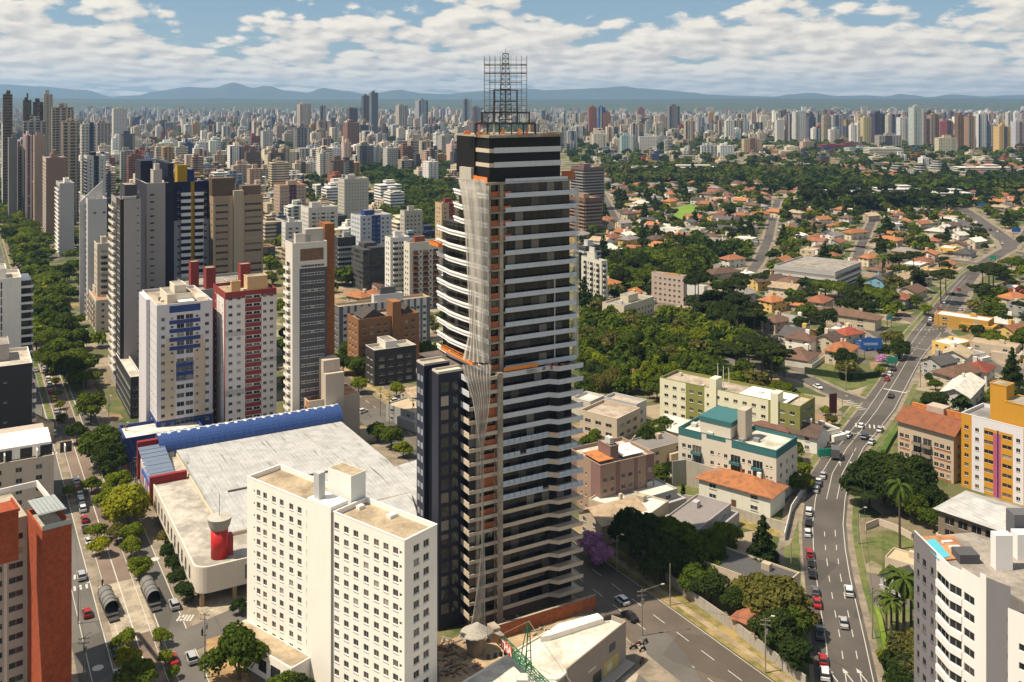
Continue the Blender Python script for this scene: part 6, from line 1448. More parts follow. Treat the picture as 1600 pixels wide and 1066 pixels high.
def tower_mesh(fb, cx, cy, ux, uy, w, d, h, col, rd, full=True):
 ac = rd.choice([(.62, .58, .52), (.08, .08, .09), (.25, .12, .08), (.4, .36, .3), (.05, .07, .16)]) ; mi = 0
 fb.fbox(cx, cy, ux, uy, w, d, -.2, h, col)
 k = rd.random()
 def off(a, b): return cx + ux * a - uy * b, cy + uy * a + ux * b
 if k < .35: x, y = off(rd.uniform(-.2, .2) * w, -d / 2 - .5); fb.fbox(x, y, ux, uy, w * .28, 1.2, -.2, h + rd.choice([0, 2.5]), ac)
 elif k < .6:
  for s_ in (-1, 1): x, y = off(s_ * w * .40, -d / 2 - .4); fb.fbox(x, y, ux, uy, w * .14, 1.0, -.2, h - 2, ac)
 elif k < .8:
  x, y = off(0, 0); fb.fbox(x, y, ux, uy, w * .5, d + 1.4, -.2, h + 1.5, jit(col, rd, .25))
 if full or rd.random() < .7:
  x, y = off(rd.uniform(-.15, .15) * w, rd.uniform(-.1, .2) * d); fb.fbox(x, y, ux, uy, w * .42, d * .45, h, h + rd.uniform(3, 6), jit(col, rd, .2))
  if rd.random() < .5: x, y = off(rd.uniform(-.1, .1) * w, 0); fb.fbox(x, y, ux, uy, w * .2, d * .25, h + 3, h + rd.uniform(6, 9), jit(col, rd, .3))
 if full: fb.fbox(cx, cy, ux, uy, w + .3, d + .3, h - .02, h + .4, jit(col, rd, .2))
AUTO = []
NOT = [(564, 577, 150, 214, (.075, .085, .10), 'dark blue-grey glass skyscraper, left half of the pair above the skyline'), (576, 590, 145, 216, (.13, .14, .16), 'grey glass skyscraper, taller half of the pair above the skyline'),
(0, 17, 148, 330, (.16, .11, .075), 'brown tower with a dark overhanging crown at the left edge'), (32, 47, 157, 300, (.11, .085, .05), 'dark olive tower at the left of the skyline'), (47, 65, 160, 300, (.05, .05, .055), 'black tower beside the tall grey slab at the left'), (64, 80, 148, 300, (.38, .34, .28), 'tall grey-beige slab between the black and maroon towers'), (75, 114, 168, 310, (.42, .34, .28), 'cream and maroon striped tower on the left skyline'),
(30, 70, 190, 320, (.36, .34, .31), 'grey long block in front of the black tower at the left'), (92, 122, 190, 345, (.48, .39, .28), 'beige balcony tower behind the white tower with black stripe'), (120, 147, 195, 330, (.55, .53, .47), 'white and black balcony tower behind the beige one'), (170, 196, 170, 232, (.60, .57, .50), 'white block with stepped top on the far left hillside'), (182, 208, 210, 262, (.10, .10, .12), 'charcoal block among low pale buildings left of centre'), (145, 170, 192, 245, (.38, .30, .26), 'pinkish brown block behind the white towers'), (462, 484, 163, 208, (.40, .33, .26), 'beige tower with orange roof sign box on the skyline'), (455, 485, 200, 245, (.24, .23, .22), 'dark banded block below the orange-topped tower'), (540, 558, 170, 214, (.14, .09, .08), 'dark maroon tower left of the glass skyscraper pair'), (499, 508, 166, 208, (.07, .07, .08), 'thin black tower on the skyline'), (617, 636, 165, 212, (.58, .53, .45), 'cream tower with pale flank right of the skyscraper pair'),
(720, 738, 156, 212, (.34, .38, .42), 'blue-grey glass tower just left of the dark tower'), (736, 752, 168, 214, (.18, .22, .27), 'shorter blue glass slab just left of the dark tower'), (648, 668, 157, 200, (.42, .42, .44), 'pair of pale grey far towers left of the dark tower'), (535, 560, 192, 238, (.22, .12, .08), 'brown brick tower below the skyscraper pair'), (405, 425, 205, 240, (.5, .48, .44), 'cream apartment block among the left skyline'), (455, 520, 232, 262, (.46, .46, .46), 'long grey-white slab hospital-like block'), (555, 585, 228, 268, (.18, .18, .17), 'dark terraced block by the park trees'), (597, 622, 232, 270, (.48, .46, .42), 'cream balcony pair block by the park trees'), (622, 645, 230, 270, (.30, .15, .09), 'brick red balcony block by the park trees'), (658, 683, 236, 272, (.62, .42, .34), 'white block with orange-red side left of the tower'), (683, 705, 212, 240, (.40, .37, .32), 'beige slab just left of the tower crown'),
(918, 934, 168, 212, (.33, .11, .06), 'tall brick red tower left of the blue tower'), (934, 947, 168, 214, (.02, .08, .30), 'bright blue tower with a white cap'), (940, 955, 176, 214, (.42, .16, .09), 'orange-red tower in front of the blue tower'), (1043, 1064, 166, 214, (.30, .27, .24), 'grey-brown stepped tower on the right skyline'), (995, 1008, 170, 200, (.30, .12, .09), 'slim brick tower with a pointed top'), (924, 950, 210, 238, (.56, .50, .40), 'cream square block right of the dark tower'), (968, 995, 212, 240, (.30, .42, .42), 'pale green glass block right of the dark tower'), (995, 1030, 214, 240, (.62, .58, .52), 'white balcony block with brown end'), (1038, 1050, 220, 244, (.48, .46, .40), 'narrow cream block with green sign box'), (1093, 1122, 228, 252, (.66, .66, .66), 'white glazed office pair, left one'), (1122, 1150, 228, 252, (.62, .62, .6), 'white glazed office pair, right one'), (1158, 1195, 218, 244, (.50, .38, .24), 'wide tan apartment block with ribs'),
(1212, 1227, 188, 226, (.60, .57, .52), 'white tower, leftmost of the right skyline row'), (1228, 1238, 178, 226, (.18, .12, .13), 'maroon and white slim tower in the right row'), (1240, 1262, 175, 224, (.50, .50, .48), 'pale grey curved-top tower in the right row'), (1262, 1276, 183, 222, (.10, .11, .18), 'navy and white tower in the right row'), (1285, 1300, 182, 224, (.52, .44, .32), 'tan tower with dark flank in the right row'), (1300, 1318, 180, 222, (.42, .46, .50), 'blue-grey tower in the right row'), (1320, 1330, 188, 218, (.40, .26, .07), 'golden-brown round tower in the right row'), (1328, 1340, 196, 228, (.70, .68, .64), 'short white slab tower in the right row'), (1347, 1363, 184, 228, (.50, .42, .22), 'yellow-beige tower beside the red-edged black tower'), (1364, 1386, 178, 224, (.06, .04, .08), 'black and red tower in the right row'), (1386, 1404, 180, 226, (.60, .56, .50), 'white and brown tower right of the black and red one'), (1404, 1423, 184, 228, (.58, .58, .58), 'white tower with dark window columns'), (1424, 1446, 168, 232, (.45, .50, .46), 'tall green-topped white balcony tower in the right row'), (1446, 1462, 176, 230, (.14, .06, .05), 'dark maroon tower behind the green-topped one'), (1452, 1470, 180, 232, (.45, .32, .25), 'pinkish tower with a dark edge'), (1465, 1492, 190, 228, (.50, .14, .14), 'white and crimson block'), (1495, 1510, 180, 236, (.17, .10, .06), 'dark brown balcony tower on the right'), (1510, 1526, 182, 238, (.30, .19, .12), 'brown tower with green strip on the right'), (1526, 1546, 178, 236, (.60, .60, .58), 'white cylindrical-faced tower on the right'), (1548, 1562, 196, 236, (.62, .60, .56), 'short white tower near the right edge'), (1558, 1582, 198, 240, (.58, .40, .18), 'yellow and orange block near the right edge'), (1584, 1604, 190, 236, (.52, .52, .56), 'white and navy tower at the right edge'),
(1252, 1274, 222, 240, (.50, .37, .29), 'pinkish low block below the right row'), (1462, 1500, 216, 244, (.55, .50, .36), 'wide cream ribbed block below the right row'), (1368, 1414, 212, 234, (.44, .41, .36), 'long cream block below the black and red tower')]
for (x0, x1, ty, by, c, wd) in NOT:
 rd = random.Random(x0); u_, v_ = GR['A'] if x0 < 700 else GR['F']; P = G((x0 + x1) / 2, by); hh = H - (ty - HY) * P.y / F; wd_m = (x1 - x0) * P.y / F * .92; dp = wd_m * .8
 if (x1 - x0) > 28: dp = wd_m * .4
 P += Vector((0, dp / 2, 0))
 fb = FB(); tower_mesh(fb, 0, 0, u_.x, u_.y, wd_m * .85, dp, hh, c, rd); ob = fb.build('office_tower' if 'glass' in wd else 'apartment_tower', FM[rd.randrange(4)]); ob.location = P; tag(ob, wd, 'building', 'towers and blocks of the far city')
 occ_poly([P + Vector((a * (wd_m / 2 + 3), b_ * (dp / 2 + 3), 0)) for a, b_ in ((-1, -1), (1, -1), (1, 1), (-1, 1))])
for (x0, x1, ty, by, c, rc, wd) in ((1284, 1350, 226, 236, (.22, .03, .05), (.20, .03, .05), 'long maroon hall below the right skyline row'), (1327, 1360, 231, 245, (.62, .60, .54), (.05, .22, .18), 'hall with a green roof beside the maroon hall'), (1358, 1412, 232, 252, (.62, .57, .46), (.5, .5, .48), 'big cream hall right of the green roof'), (962, 1140, 262, 272, (.50, .47, .42), (.52, .50, .46), 'long pale warehouse roofs beyond the park trees'), (1300, 1360, 300, 312, (.40, .40, .40), (.5, .5, .5), 'grey long low building in the trees'), (1378, 1440, 296, 312, (.62, .60, .58), (.55, .54, .52), 'long white two-storey building in the trees'), (1460, 1520, 302, 314, (.60, .58, .54), (.5, .5, .48), 'white long building with a grey roof, right'), (1500, 1580, 262, 274, (.5, .48, .44), (.6, .57, .5), 'pale low halls near the right edge')):
 P = G((x0 + x1) / 2, by); hh = max(6, H - (ty - HY) * P.y / F); w_ = (x1 - x0) * P.y / F; fb = FB(); fb.fbox(0, 0, 1, .03, w_, 30, -.2, hh, c, rc); fb.fbox(w_ * .2, 4, 1, .03, w_ * .3, 14, hh, hh + 3, c, rc); fb.fbox(-w_ * .25, -4, 1, .03, w_ * .2, 8, hh, hh + 1.5, rc, rc)
 ob = fb.build('hall', FM[1]); ob.location = P + Vector((0, 15, 0)); tag(ob, wd, 'hall'); occ_poly([P + Vector((a * w_ / 2, b_, 0)) for a, b_ in ((-1, 0), (1, 0), (1, 30), (-1, 30))])
for i, (x, y, r_, nfl) in enumerate(((1403, 270, 16, 4), (1438, 272, 15, 4), (1465, 266, 14, 5))):
 P = G(x, y); rt = root('terraced_office', ['round terraced office with planted roof, leftmost of three', 'round terraced office in the middle of the three planted ones', 'round terraced office, rightmost and tallest of three'][i], 'office', P, 'round terraced offices')
 for k in range(nfl):
  rr = r_ * P.y / F * .9 * (1 - .12 * k); mb = MB(); mb.cyl((0, 0), rr, k * 3.6, k * 3.6 + 1.3, 10); mb.build('terrace', paint((.5, .5, .46)), rt); mb = MB(); mb.cyl((0, 0), rr * .93, k * 3.6 + 1.3, k * 3.6 + 3.6, 10); mb.build('window_band', GLD, rt)
 mb = MB(); mb.cyl((0, 0), rr * .5, nfl * 3.6, nfl * 3.6 + 2.5, 8, r2=rr * .3); mb.build('roof_planting', LAWN, rt); occ_poly([P + Vector((a * 40, b_ * 40, 0)) for a, b_ in ((-1, -1), (1, -1), (1, 1), (-1, 1))])
CITY = [  # photo polygon of ground points, density step (m), height range, share built
([(-40, 235), (700, 235), (760, 268), (690, 300), (600, 262), (540, 290), (300, 330), (120, 380), (-40, 300)], 42, (12, 40), .78),
([(120, 400), (300, 330), (530, 290), (640, 320), (700, 420), (690, 470), (560, 470), (480, 420), (250, 450)], 34, (9, 26), .72),
([(-60, 196), (760, 196), (760, 235), (-60, 235)], 52, (15, 52), .85),
([(-60, 178), (900, 178), (900, 196), (-60, 196)], 72, (12, 55), .66),
([(830, 200), (1080, 200), (1080, 236), (890, 240), (830, 236)], 46, (15, 62), .85),
([(1080, 196), (1680, 196), (1680, 214), (1080, 214)], 56, (25, 72), .9), ([(1060, 214), (1680, 214), (1680, 232), (1060, 226)], 50, (15, 62), .72),
([(830, 178), (1700, 178), (1700, 196), (830, 196)], 72, (12, 40), .6),
([(890, 240), (1080, 236), (1680, 232), (1680, 262), (1200, 256), (960, 262)], 40, (5, 14), .55)]
cand = []
for ci, (pg, st, (h0, h1), share) in enumerate(CITY):
 W = [G(*p) for p in pg]; x0, x1 = min(p.x for p in W), max(p.x for p in W); y0, y1 = min(p.y for p in W), max(p.y for p in W); rd = random.Random(ci + 50)
 y = y0
 while y < y1:
  x = x0
  while x < x1:
   px, py = x + rd.uniform(-.3, .3) * st, y + rd.uniform(-.3, .3) * st
   if inside(px, py, W) and rd.random() < share and abs(px / py) < .56:
    k = mnoise.noise(Vector((px / 420, py / 420, ci)))
    if k > -.35:
     w_ = rd.uniform(13, 24) if h1 > 15 else rd.uniform(12, 30); hh = h0 + (h1 - h0) * (rd.random() ** 1.7) * (1 + .4 * k)
     if h1 > 40 and rd.random() < .25: hh = min(hh, rd.uniform(8, 20))
     cand.append((px, py, w_, rd.uniform(11, 20), hh, rd.choice(PW), rd, ci))
   x += st
  y += st
rd = random.Random(99)
for i in range(1500):
 py = HY + 11 + 14 * rd.random() ** .8; px = rd.uniform(-40, 1640); P = G(px, py)
 if mnoise.noise(Vector((P.x / 1500, P.y / 1500, 3))) > -.12: cand.append((P.x, P.y, rd.uniform(20, 70), rd.uniform(18, 40), rd.uniform(6, 18) if rd.random() < .8 else rd.uniform(25, 60), rd.choice([p for p in PALN if p[0] in ('cream', 'white', 'pale pink', 'beige', 'tan')]), rd, 20))
good = []
for c in cand:
 if c[7] == 20 or free(c[0], c[1], c[2] * .45):
  good.append(c)
  if c[7] != 20: occ_poly([(c[0] + a * c[2] * .5, c[1] + b_ * c[3] * .5) for a, b_ in ((-1, -1), (1, -1), (1, 1), (-1, 1))])
good.sort(key=lambda c: -(c[2] * c[4]) / (c[1] ** 2))
NIND = 190; rest = [FB() for _ in range(1)]
for i, (x, y, w_, d_, hh, (cn, cc_, _n), rd, ci) in enumerate(good):
 u_, v_ = GR['A'] if x < 60 else GR['F']; cj_ = jit(cc_, rd)
 if i < NIND:
  fb = FB(); tower_mesh(fb, 0, 0, u_.x, u_.y, w_, d_, hh, cj_, rd); ob = fb.build('apartment_building' if hh < 30 else 'apartment_tower', FM[rd.randrange(4)]); ob.location = (x, y, 0); ob['category'] = 'building'; ob['group'] = 'towers and blocks of the far city'
  AUTO.append((ob, ('tall ' if hh > 45 else 'low ' if hh < 14 else '') + cn + (' apartment tower' if hh >= 30 else ' block'), x, y, hh))
 else:
  fb = rest[0]; n0 = len(fb.f); tower_mesh(fb, x, y, u_.x, u_.y, w_, d_, hh, cj_, rd, False); mi = rd.randrange(4)
  for k in range(n0, len(fb.f)): fb.m[k] = mi
ob = rest[0].build('distant_city', FM); stuff(ob, 'mass of small distant buildings filling the city to the horizon', 'city')
print('far buildings', len(good))
# ================================================================ TREES
import numpy as np
def leafmat(c, name='leaves', c2=None):
 m, nt = mk(name); g = pos(nt); oi = nt.add('ShaderNodeObjectInfo'); c2 = c2 or [c[0] * 1.9, c[1] * 1.6, c[2] * 1.3]
 r = g.outputs['Random Per Island']; n = nt.noise(g.outputs['Position'], .35, 3)
 f = nt.math('ADD', nt.math('MULTIPLY', r, .45), nt.math('ADD', nt.math('MULTIPLY', oi.outputs['Random'], .35), nt.math('MULTIPLY', n, .3)))
 col = nt.mix(nt.sstep(f, .25, .95), c4(c), c4(c2))
 d = nt.add('ShaderNodeBsdfDiffuse'); nt.l.new(col, d.inputs[0]); t = nt.add('ShaderNodeBsdfTranslucent'); nt.l.new(col, t.inputs[0]); mx = nt.add('ShaderNodeMixShader'); mx.inputs[0].default_value = .3
 nt.l.new(d.outputs[0], mx.inputs[1]); nt.l.new(t.outputs[0], mx.inputs[2]); o = nt.add('ShaderNodeOutputMaterial'); nt.l.new(mx.outputs[0], o.inputs[0]); return m
LM = {'broad': leafmat((.055, .085, .013)), 'dark': leafmat((.026, .044, .012)), 'bright': leafmat((.10, .135, .014)), 'yellow': leafmat((.17, .19, .016)), 'pine': leafmat((.028, .042, .014)), 'palm': leafmat((.06, .095, .02)),
 'purple': leafmat((.36, .17, .33), 'blossom', (.58, .34, .54)), 'olive': leafmat((.085, .09, .025)), 'flat': leafmat((.07, .10, .014))}
BARK = plain((.09, .065, .045), .9, name='bark')
def mesh_np(name, V, nq, mats, mi=None):
 me = bpy.data.meshes.new(name); n = len(V); me.vertices.add(n); me.vertices.foreach_set('co', V.astype(np.float32).ravel()); me.loops.add(n); me.loops.foreach_set('vertex_index', np.arange(n, dtype=np.int32))
 me.polygons.add(nq); me.polygons.foreach_set('loop_start', np.arange(0, n, 4, dtype=np.int32)); me.polygons.foreach_set('loop_total', np.full(nq, 4, dtype=np.int32))
 for m in mats: me.materials.append(m)
 if mi is not None: me.polygons.foreach_set('material_index', mi)
 me.update(calc_edges=True); return me
def leaves(centres, radii, n, size, rng, flat=1.0, up=.35):
 """n leaf clumps spread on and in lobes"""
 k = rng.integers(0, len(centres), n); w = np.array(radii) ** 2; k = rng.choice(len(centres), n, p=w / w.sum())
 d = rng.normal(size=(n, 3)); d /= np.linalg.norm(d, axis=1)[:, None]; d[:, 2] = np.where((d[:, 2] < -.25) & (rng.random(n) < .75), -d[:, 2], d[:, 2])
 rr = (rng.random(n) ** .22)[:, None]; R_ = np.array(radii)[k][:, None]; P = np.array(centres)[k] + d * rr * R_ * np.array([1, 1, flat])
 nrm = d + rng.normal(size=(n, 3)) * .55 + np.array([0, 0, up]); nrm /= np.linalg.norm(nrm, axis=1)[:, None]
 a = np.cross(nrm, rng.normal(size=(n, 3))); a /= np.linalg.norm(a, axis=1)[:, None]; b = np.cross(nrm, a); s = (size * (.55 + .9 * rng.random(n)))[:, None]
 V = np.stack([P + a * s * .9, P + b * s * .6, P - a * s, P - b * s * .65], 1).reshape(-1, 3); return V
def crown_lobes(kind, rng):
 C_, R_ = [], []
 if kind in ('broad', 'dark', 'bright', 'olive', 'purple', 'yellow'):
  n = 17
  for i in range(n):
   t = i * 2.4 + rng.random(); q = .62 * math.sqrt((i + .3) / n) * rng.uniform(.85, 1.25); C_.append((math.cos(t) * q, math.sin(t) * q, .72 + .42 * (1 - q * 1.3) + rng.uniform(-.22, .2))); R_.append(rng.uniform(.18, .44))
 elif kind == 'flat':
  for i in range(15): t = i * 2.4; q = .78 * math.sqrt((i + .3) / 15); C_.append((math.cos(t) * q, math.sin(t) * q, .95 - .22 * q + rng.uniform(-.07, .07))); R_.append(rng.uniform(.24, .36))
 elif kind == 'pine':
  for i in range(16): t = i * 2.4; q = .75 * math.sqrt((i + .4) / 16); C_.append((math.cos(t) * q, math.sin(t) * q, 2.35 + .18 * math.cos(q * 2) + rng.uniform(-.16, .10))); R_.append(rng.uniform(.17, .30))
 elif kind == 'cone':
  for i in range(22): f = i / 22; t = i * 2.4; q = .5 * (1 - f); C_.append((math.cos(t) * q, math.sin(t) * q, .5 + 2.3 * f)); R_.append(.34 * (1 - f) + .10)
 elif kind == 'column':
  for i in range(9): f = i / 9; C_.append((rng.uniform(-.1, .1), rng.uniform(-.1, .1), .4 + 1.8 * f)); R_.append(.40 * (1 - .6 * f))
 return C_, R_
PROTO = {}
def proto(kind, var, n=2300, size=.085):
 k = (kind, var, n)
 if k in PROTO: return PROTO[k]
 rng = np.random.default_rng(sum(map(ord, kind)) * 31 + var)
 if kind == 'palm':
  V = []
  for i in range(15):
   t = i * 2.4; L = .9 + .2 * rng.random(); dr = np.array([math.cos(t), math.sin(t), 0]); sd_ = np.array([-dr[1], dr[0], 0]); el_ = .9 - 1.2 * (i / 15); prev = np.array([0, 0, 2.6]); e = el_
   for s_ in range(7):
    nx_ = prev + (dr * math.cos(e) + np.array([0, 0, math.sin(e)])) * L / 7; e -= .30; w0 = .11 * math.sin(math.pi * (s_ + .6) / 8) + .02
    for sg in (-1, 1):
     V += [prev, nx_, nx_ + sd_ * sg * w0 - np.array([0, 0, w0 * .5]), prev + sd_ * sg * w0 * .8 - np.array([0, 0, w0 * .5])]
    prev = nx_
  V = np.array(V); crown = mesh_np('crown', V, len(V) // 4, [LM['palm']]); tr = MB(); tr.bar((0, 0, 0), (0.03, 0, 2.6), .075, n=8, r2=.05); th = 'palm_tree'
 else:
  Cn, Rn = crown_lobes(kind, rng); V = leaves(Cn, Rn, n, size, rng, .85 if kind not in ('flat', 'pine') else .6, .35)
  inner = MB()
  for c_, r_ in zip(Cn, Rn):
   nr = 5;
   for a in range(nr):
    for b_ in range(3):
     q = []
     for (aa, bb_) in ((a, b_), (a + 1, b_), (a + 1, b_ + 1), (a, b_ + 1)):
      th_ = 2 * math.pi * aa / nr; ph = math.pi * bb_ / 3; rr = r_ * .55; q.append((c_[0] + rr * math.sin(ph) * math.cos(th_), c_[1] + rr * math.sin(ph) * math.sin(th_), c_[2] + rr * math.cos(ph) * .75))
     inner.v += q
  V = np.concatenate([V, np.array(inner.v)]); lm = LM[{'cone': 'dark', 'column': 'dark'}.get(kind, kind)]; crown = mesh_np('crown', V, len(V) // 4, [lm]); tr = MB(); top = {'pine': 2.25, 'cone': 2.4, 'column': 1.2}.get(kind, .75)
  tr.bar((0, 0, 0), (.02, .01, top * .75), .055, n=7, r2=.035); tr.bar((.02, .01, top * .75), (0, 0, top), .035, n=6, r2=.02)
  for i in range(6):
   t = i * 1.05 + rng.random(); z0 = top * (.55 if kind != 'pine' else .88) + .04 * i; e_ = Cn[(i * 2) % len(Cn)]
   if kind not in ('cone', 'column'): tr.bar((.01, 0, z0), (e_[0] * .8, e_[1] * .8, e_[2] - .05), .022, n=5, r2=.009)
  th = {'pine': 'pine_tree', 'cone': 'conifer_tree', 'column': 'cypress_tree', 'purple': 'flowering_tree'}.get(kind, 'leafy_tree')
 tb = bpy.data.meshes.new('trunk'); tb.from_pydata(tr.v, [], tr.f); tb.materials.append(BARK)
 PROTO[k] = (crown, tb, th); return PROTO[k]
def plant(kind, x, y, r, rd, hs=1.0, n=2300, z=0):
 cr_m, tb, th = proto(kind, rd.randrange(3), n, .062 if n > 3000 else .085)
 e = bpy.data.objects.new(th, None); COL.objects.link(e); e.location = (x, y, z); e.scale = (r, r, r * hs); e.rotation_euler = (0, 0, rd.uniform(0, 6.28))
 for nm, me in (('crown', cr_m), ('trunk', tb)): o = bpy.data.objects.new(nm, me); COL.objects.link(o); o.parent = e
 e['category'] = 'tree'; return e
DESC = {'broad': 'bushy green tree', 'dark': 'dark green tree', 'bright': 'light green tree', 'yellow': 'yellow-green tree', 'olive': 'olive green tree', 'purple': 'purple flowering tree', 'flat': 'wide spreading green tree', 'pine': 'umbrella-crowned pine', 'cone': 'dark pointed conifer', 'column': 'slim dark cypress', 'palm': 'feathery palm'}
TREES = []      # (kind, x, y, r, hs, explicit)
def T(kind, px, py, r, hs=1.0): p = G(px, py); TREES.append((kind, p.x, p.y, r, hs, 1)); occ_poly([(p.x + a * r * .6, p.y + b_ * r * .6) for a, b_ in ((-1, -1), (1, -1), (1, 1), (-1, 1))], 3)
for t in [('flat', 14, 318, 9), ('flat', 22, 332, 9), ('flat', 12, 345, 9), ('bright', 30, 350, 8), ('flat', 18, 368, 9), ('flat', 36, 375, 8), ('bright', 26, 392, 9), ('flat', 45, 400, 9), ('flat', 36, 418, 8), ('dark', 60, 420, 8), ('bright', 52, 440, 8), ('flat', 74, 452, 9), ('yellow', 66, 472, 6), ('dark', 102, 440, 8), ('flat', 62, 495, 8), ('broad', 86, 500, 9), ('flat', 72, 520, 8), ('broad', 104, 528, 8),
  ('flat', 84, 545, 8), ('broad', 116, 560, 9), ('broad', 82, 570, 7), ('bright', 80, 580, 5), ('broad', 112, 600, 8.5), ('bright', 118, 606, 4), ('broad', 142, 660, 7), ('dark', 120, 694, 5), ('broad', 158, 730, 8.5), ('dark', 168, 745, 7), ('bright', 143, 770, 3.2), ('bright', 182, 775, 5), ('yellow', 200, 828, 8.5), ('bright', 178, 808, 6), ('bright', 208, 850, 4), ('bright', 152, 846, 3.4),
  ('olive', 183, 850, 3.6), ('yellow', 156, 868, 3.3), ('bright', 218, 903, 3.4), ('bright', 205, 870, 3.4), ('bright', 198, 1012, 2.6), ('yellow', 200, 1048, 3.2), ('bright', 252, 1010, 2.6), ('bright', 258, 1040, 2.0), ('broad', 214, 1085, 4.5), ('bright', 270, 1062, 1.8), ('bright', 180, 1014, 1.6), ('dark', 266, 880, 3.3), ('dark', 273, 898, 3.3), ('dark', 281, 918, 3.2), ('dark', 291, 942, 3.4), ('olive', 258, 850, 2.6),
  ('dark', 374, 960, 2.4), ('broad', 374, 1062, 7), ('dark', 470, 1110, 4.5), ('broad', 445, 1100, 4), ('bright', 108, 778, 2.4), ('broad', 590, 690, 4.5), ('broad', 612, 700, 5), ('bright', 630, 715, 3.5), ('bright', 560, 615, 4.5), ('broad', 545, 565, 6), ('broad', 560, 590, 6), ('dark', 536, 585, 6), ('broad', 668, 565, 6), ('broad', 650, 560, 5), ('bright', 620, 620, 4), ('broad', 640, 632, 4), ('olive', 640, 650, 3), ('dark', 214, 645, 2.5)]: T(*t)
for (x, y) in ((82, 586), (86, 602), (90, 622), (94, 640), (120, 612), (128, 622), (98, 660)): T('bright', x, y, 2.2)
for t in [('purple', 922, 868, 4.2), ('purple', 940, 885, 3.8), ('dark', 1000, 880, 8.5), ('dark', 1028, 885, 8), ('broad', 1052, 882, 8), ('broad', 1078, 900, 7), ('dark', 1040, 905, 7), ('broad', 1105, 905, 6.5), ('dark', 985, 868, 7), ('broad', 1120, 880, 6), ('bright', 1138, 860, 5), ('cone', 1192, 905, 5.5), ('olive', 1205, 975, 7.5), ('olive', 1228, 990, 7.5), ('olive', 1180, 960, 6), ('dark', 1215, 1020, 6), ('broad', 1238, 1010, 5.5), ('dark', 1150, 965, 4.5), ('broad', 1085, 935, 5), ('dark', 1110, 945, 5), ('dark', 1240, 1050, 5),
  ('pine', 1352, 800, 6, .41), ('dark', 1358, 790, 8.5), ('dark', 1382, 788, 8.5), ('dark', 1378, 765, 8), ('dark', 1405, 775, 8.5), ('dark', 1428, 778, 8), ('olive', 1432, 770, 5.5), ('dark', 1410, 800, 7), ('dark', 1440, 800, 6), ('dark', 1455, 790, 4.5), ('broad', 1430, 815, 5), ('broad', 1460, 830, 4), ('palm', 1406, 858, 4.6, 1.35), ('palm', 1402, 985, 4.8, 1.0), ('palm', 1412, 1000, 5, 1.0), ('palm', 1424, 990, 4.8, .95), ('palm', 1393, 1000, 4, .8), ('palm', 1438, 1005, 4.6, .9), ('palm', 1385, 985, 3.6, .8), ('olive', 1432, 1062, 6.5), ('dark', 1415, 1080, 5), ('olive', 1450, 1085, 6), ('broad', 1452, 1040, 5), ('dark', 1396, 1050, 3), ('bright', 1382, 1040, 2.2), ('broad', 1480, 900, 3), ('dark', 1500, 905, 4), ('broad', 1590, 850, 4), ('broad', 1515, 915, 3), ('dark', 1470, 905, 3),
  ('broad', 1236, 770, 4), ('bright', 1262, 765, 3), ('broad', 1238, 720, 4.5), ('dark', 1246, 738, 3), ('bright', 1255, 748, 3.6), ('column', 1067, 785, 2.4), ('broad', 1030, 758, 4), ('dark', 1042, 752, 4), ('broad', 922, 715, 5), ('broad', 928, 700, 4), ('broad', 1040, 690, 5.5), ('broad', 1022, 688, 4.5), ('dark', 1012, 708, 5.5), ('bright', 1052, 690, 3.5), ('bright', 1005, 690, 3), ('palm', 1225, 762, 4, .7), ('olive', 1300, 665, 2.5), ('bright', 1290, 650, 2.5),
  ('pine', 1205, 600, 8, .74), ('pine', 1190, 588, 8, .74), ('pine', 1170, 575, 7.5, .70), ('pine', 1225, 590, 6, .70), ('pine', 1150, 590, 7, .67), ('pine', 1130, 578, 7, .63), ('pine', 1470, 475, 8, .85), ('pine', 1478, 462, 7, .81), ('pine', 1535, 465, 9, .74), ('pine', 1552, 462, 9, .70), ('pine', 1545, 450, 8, .70), ('pine', 1405, 440, 8, .81), ('pine', 1395, 436, 7, .74), ('pine', 1428, 432, 8, .74), ('pine', 1375, 412, 8, .81), ('palm', 1379, 450, 6, 1.2), ('palm', 1395, 470, 4, .8), ('flat', 1290, 465, 9), ('flat', 1310, 468, 9), ('dark', 1332, 478, 8), ('flat', 1355, 478, 9), ('flat', 1378, 480, 9), ('dark', 1325, 492, 7), ('dark', 1350, 496, 7), ('broad', 1260, 505, 7), ('dark', 1250, 520, 6), ('broad', 1432, 482, 5), ('bright', 1446, 492, 4), ('broad', 1540, 500, 6), ('bright', 1505, 518, 2.5), ('broad', 1590, 425, 7), ('dark', 1405, 560, 6), ('olive', 1395, 545, 6), ('dark', 1382, 560, 4), ('purple', 1378, 572, 3.5), ('dark', 1456, 580, 4), ('broad', 1520, 590, 4), ('bright', 1375, 588, 3), ('broad', 1462, 610, 3), ('dark', 1453, 600, 3), ('broad', 1590, 545, 4)]: T(*t)
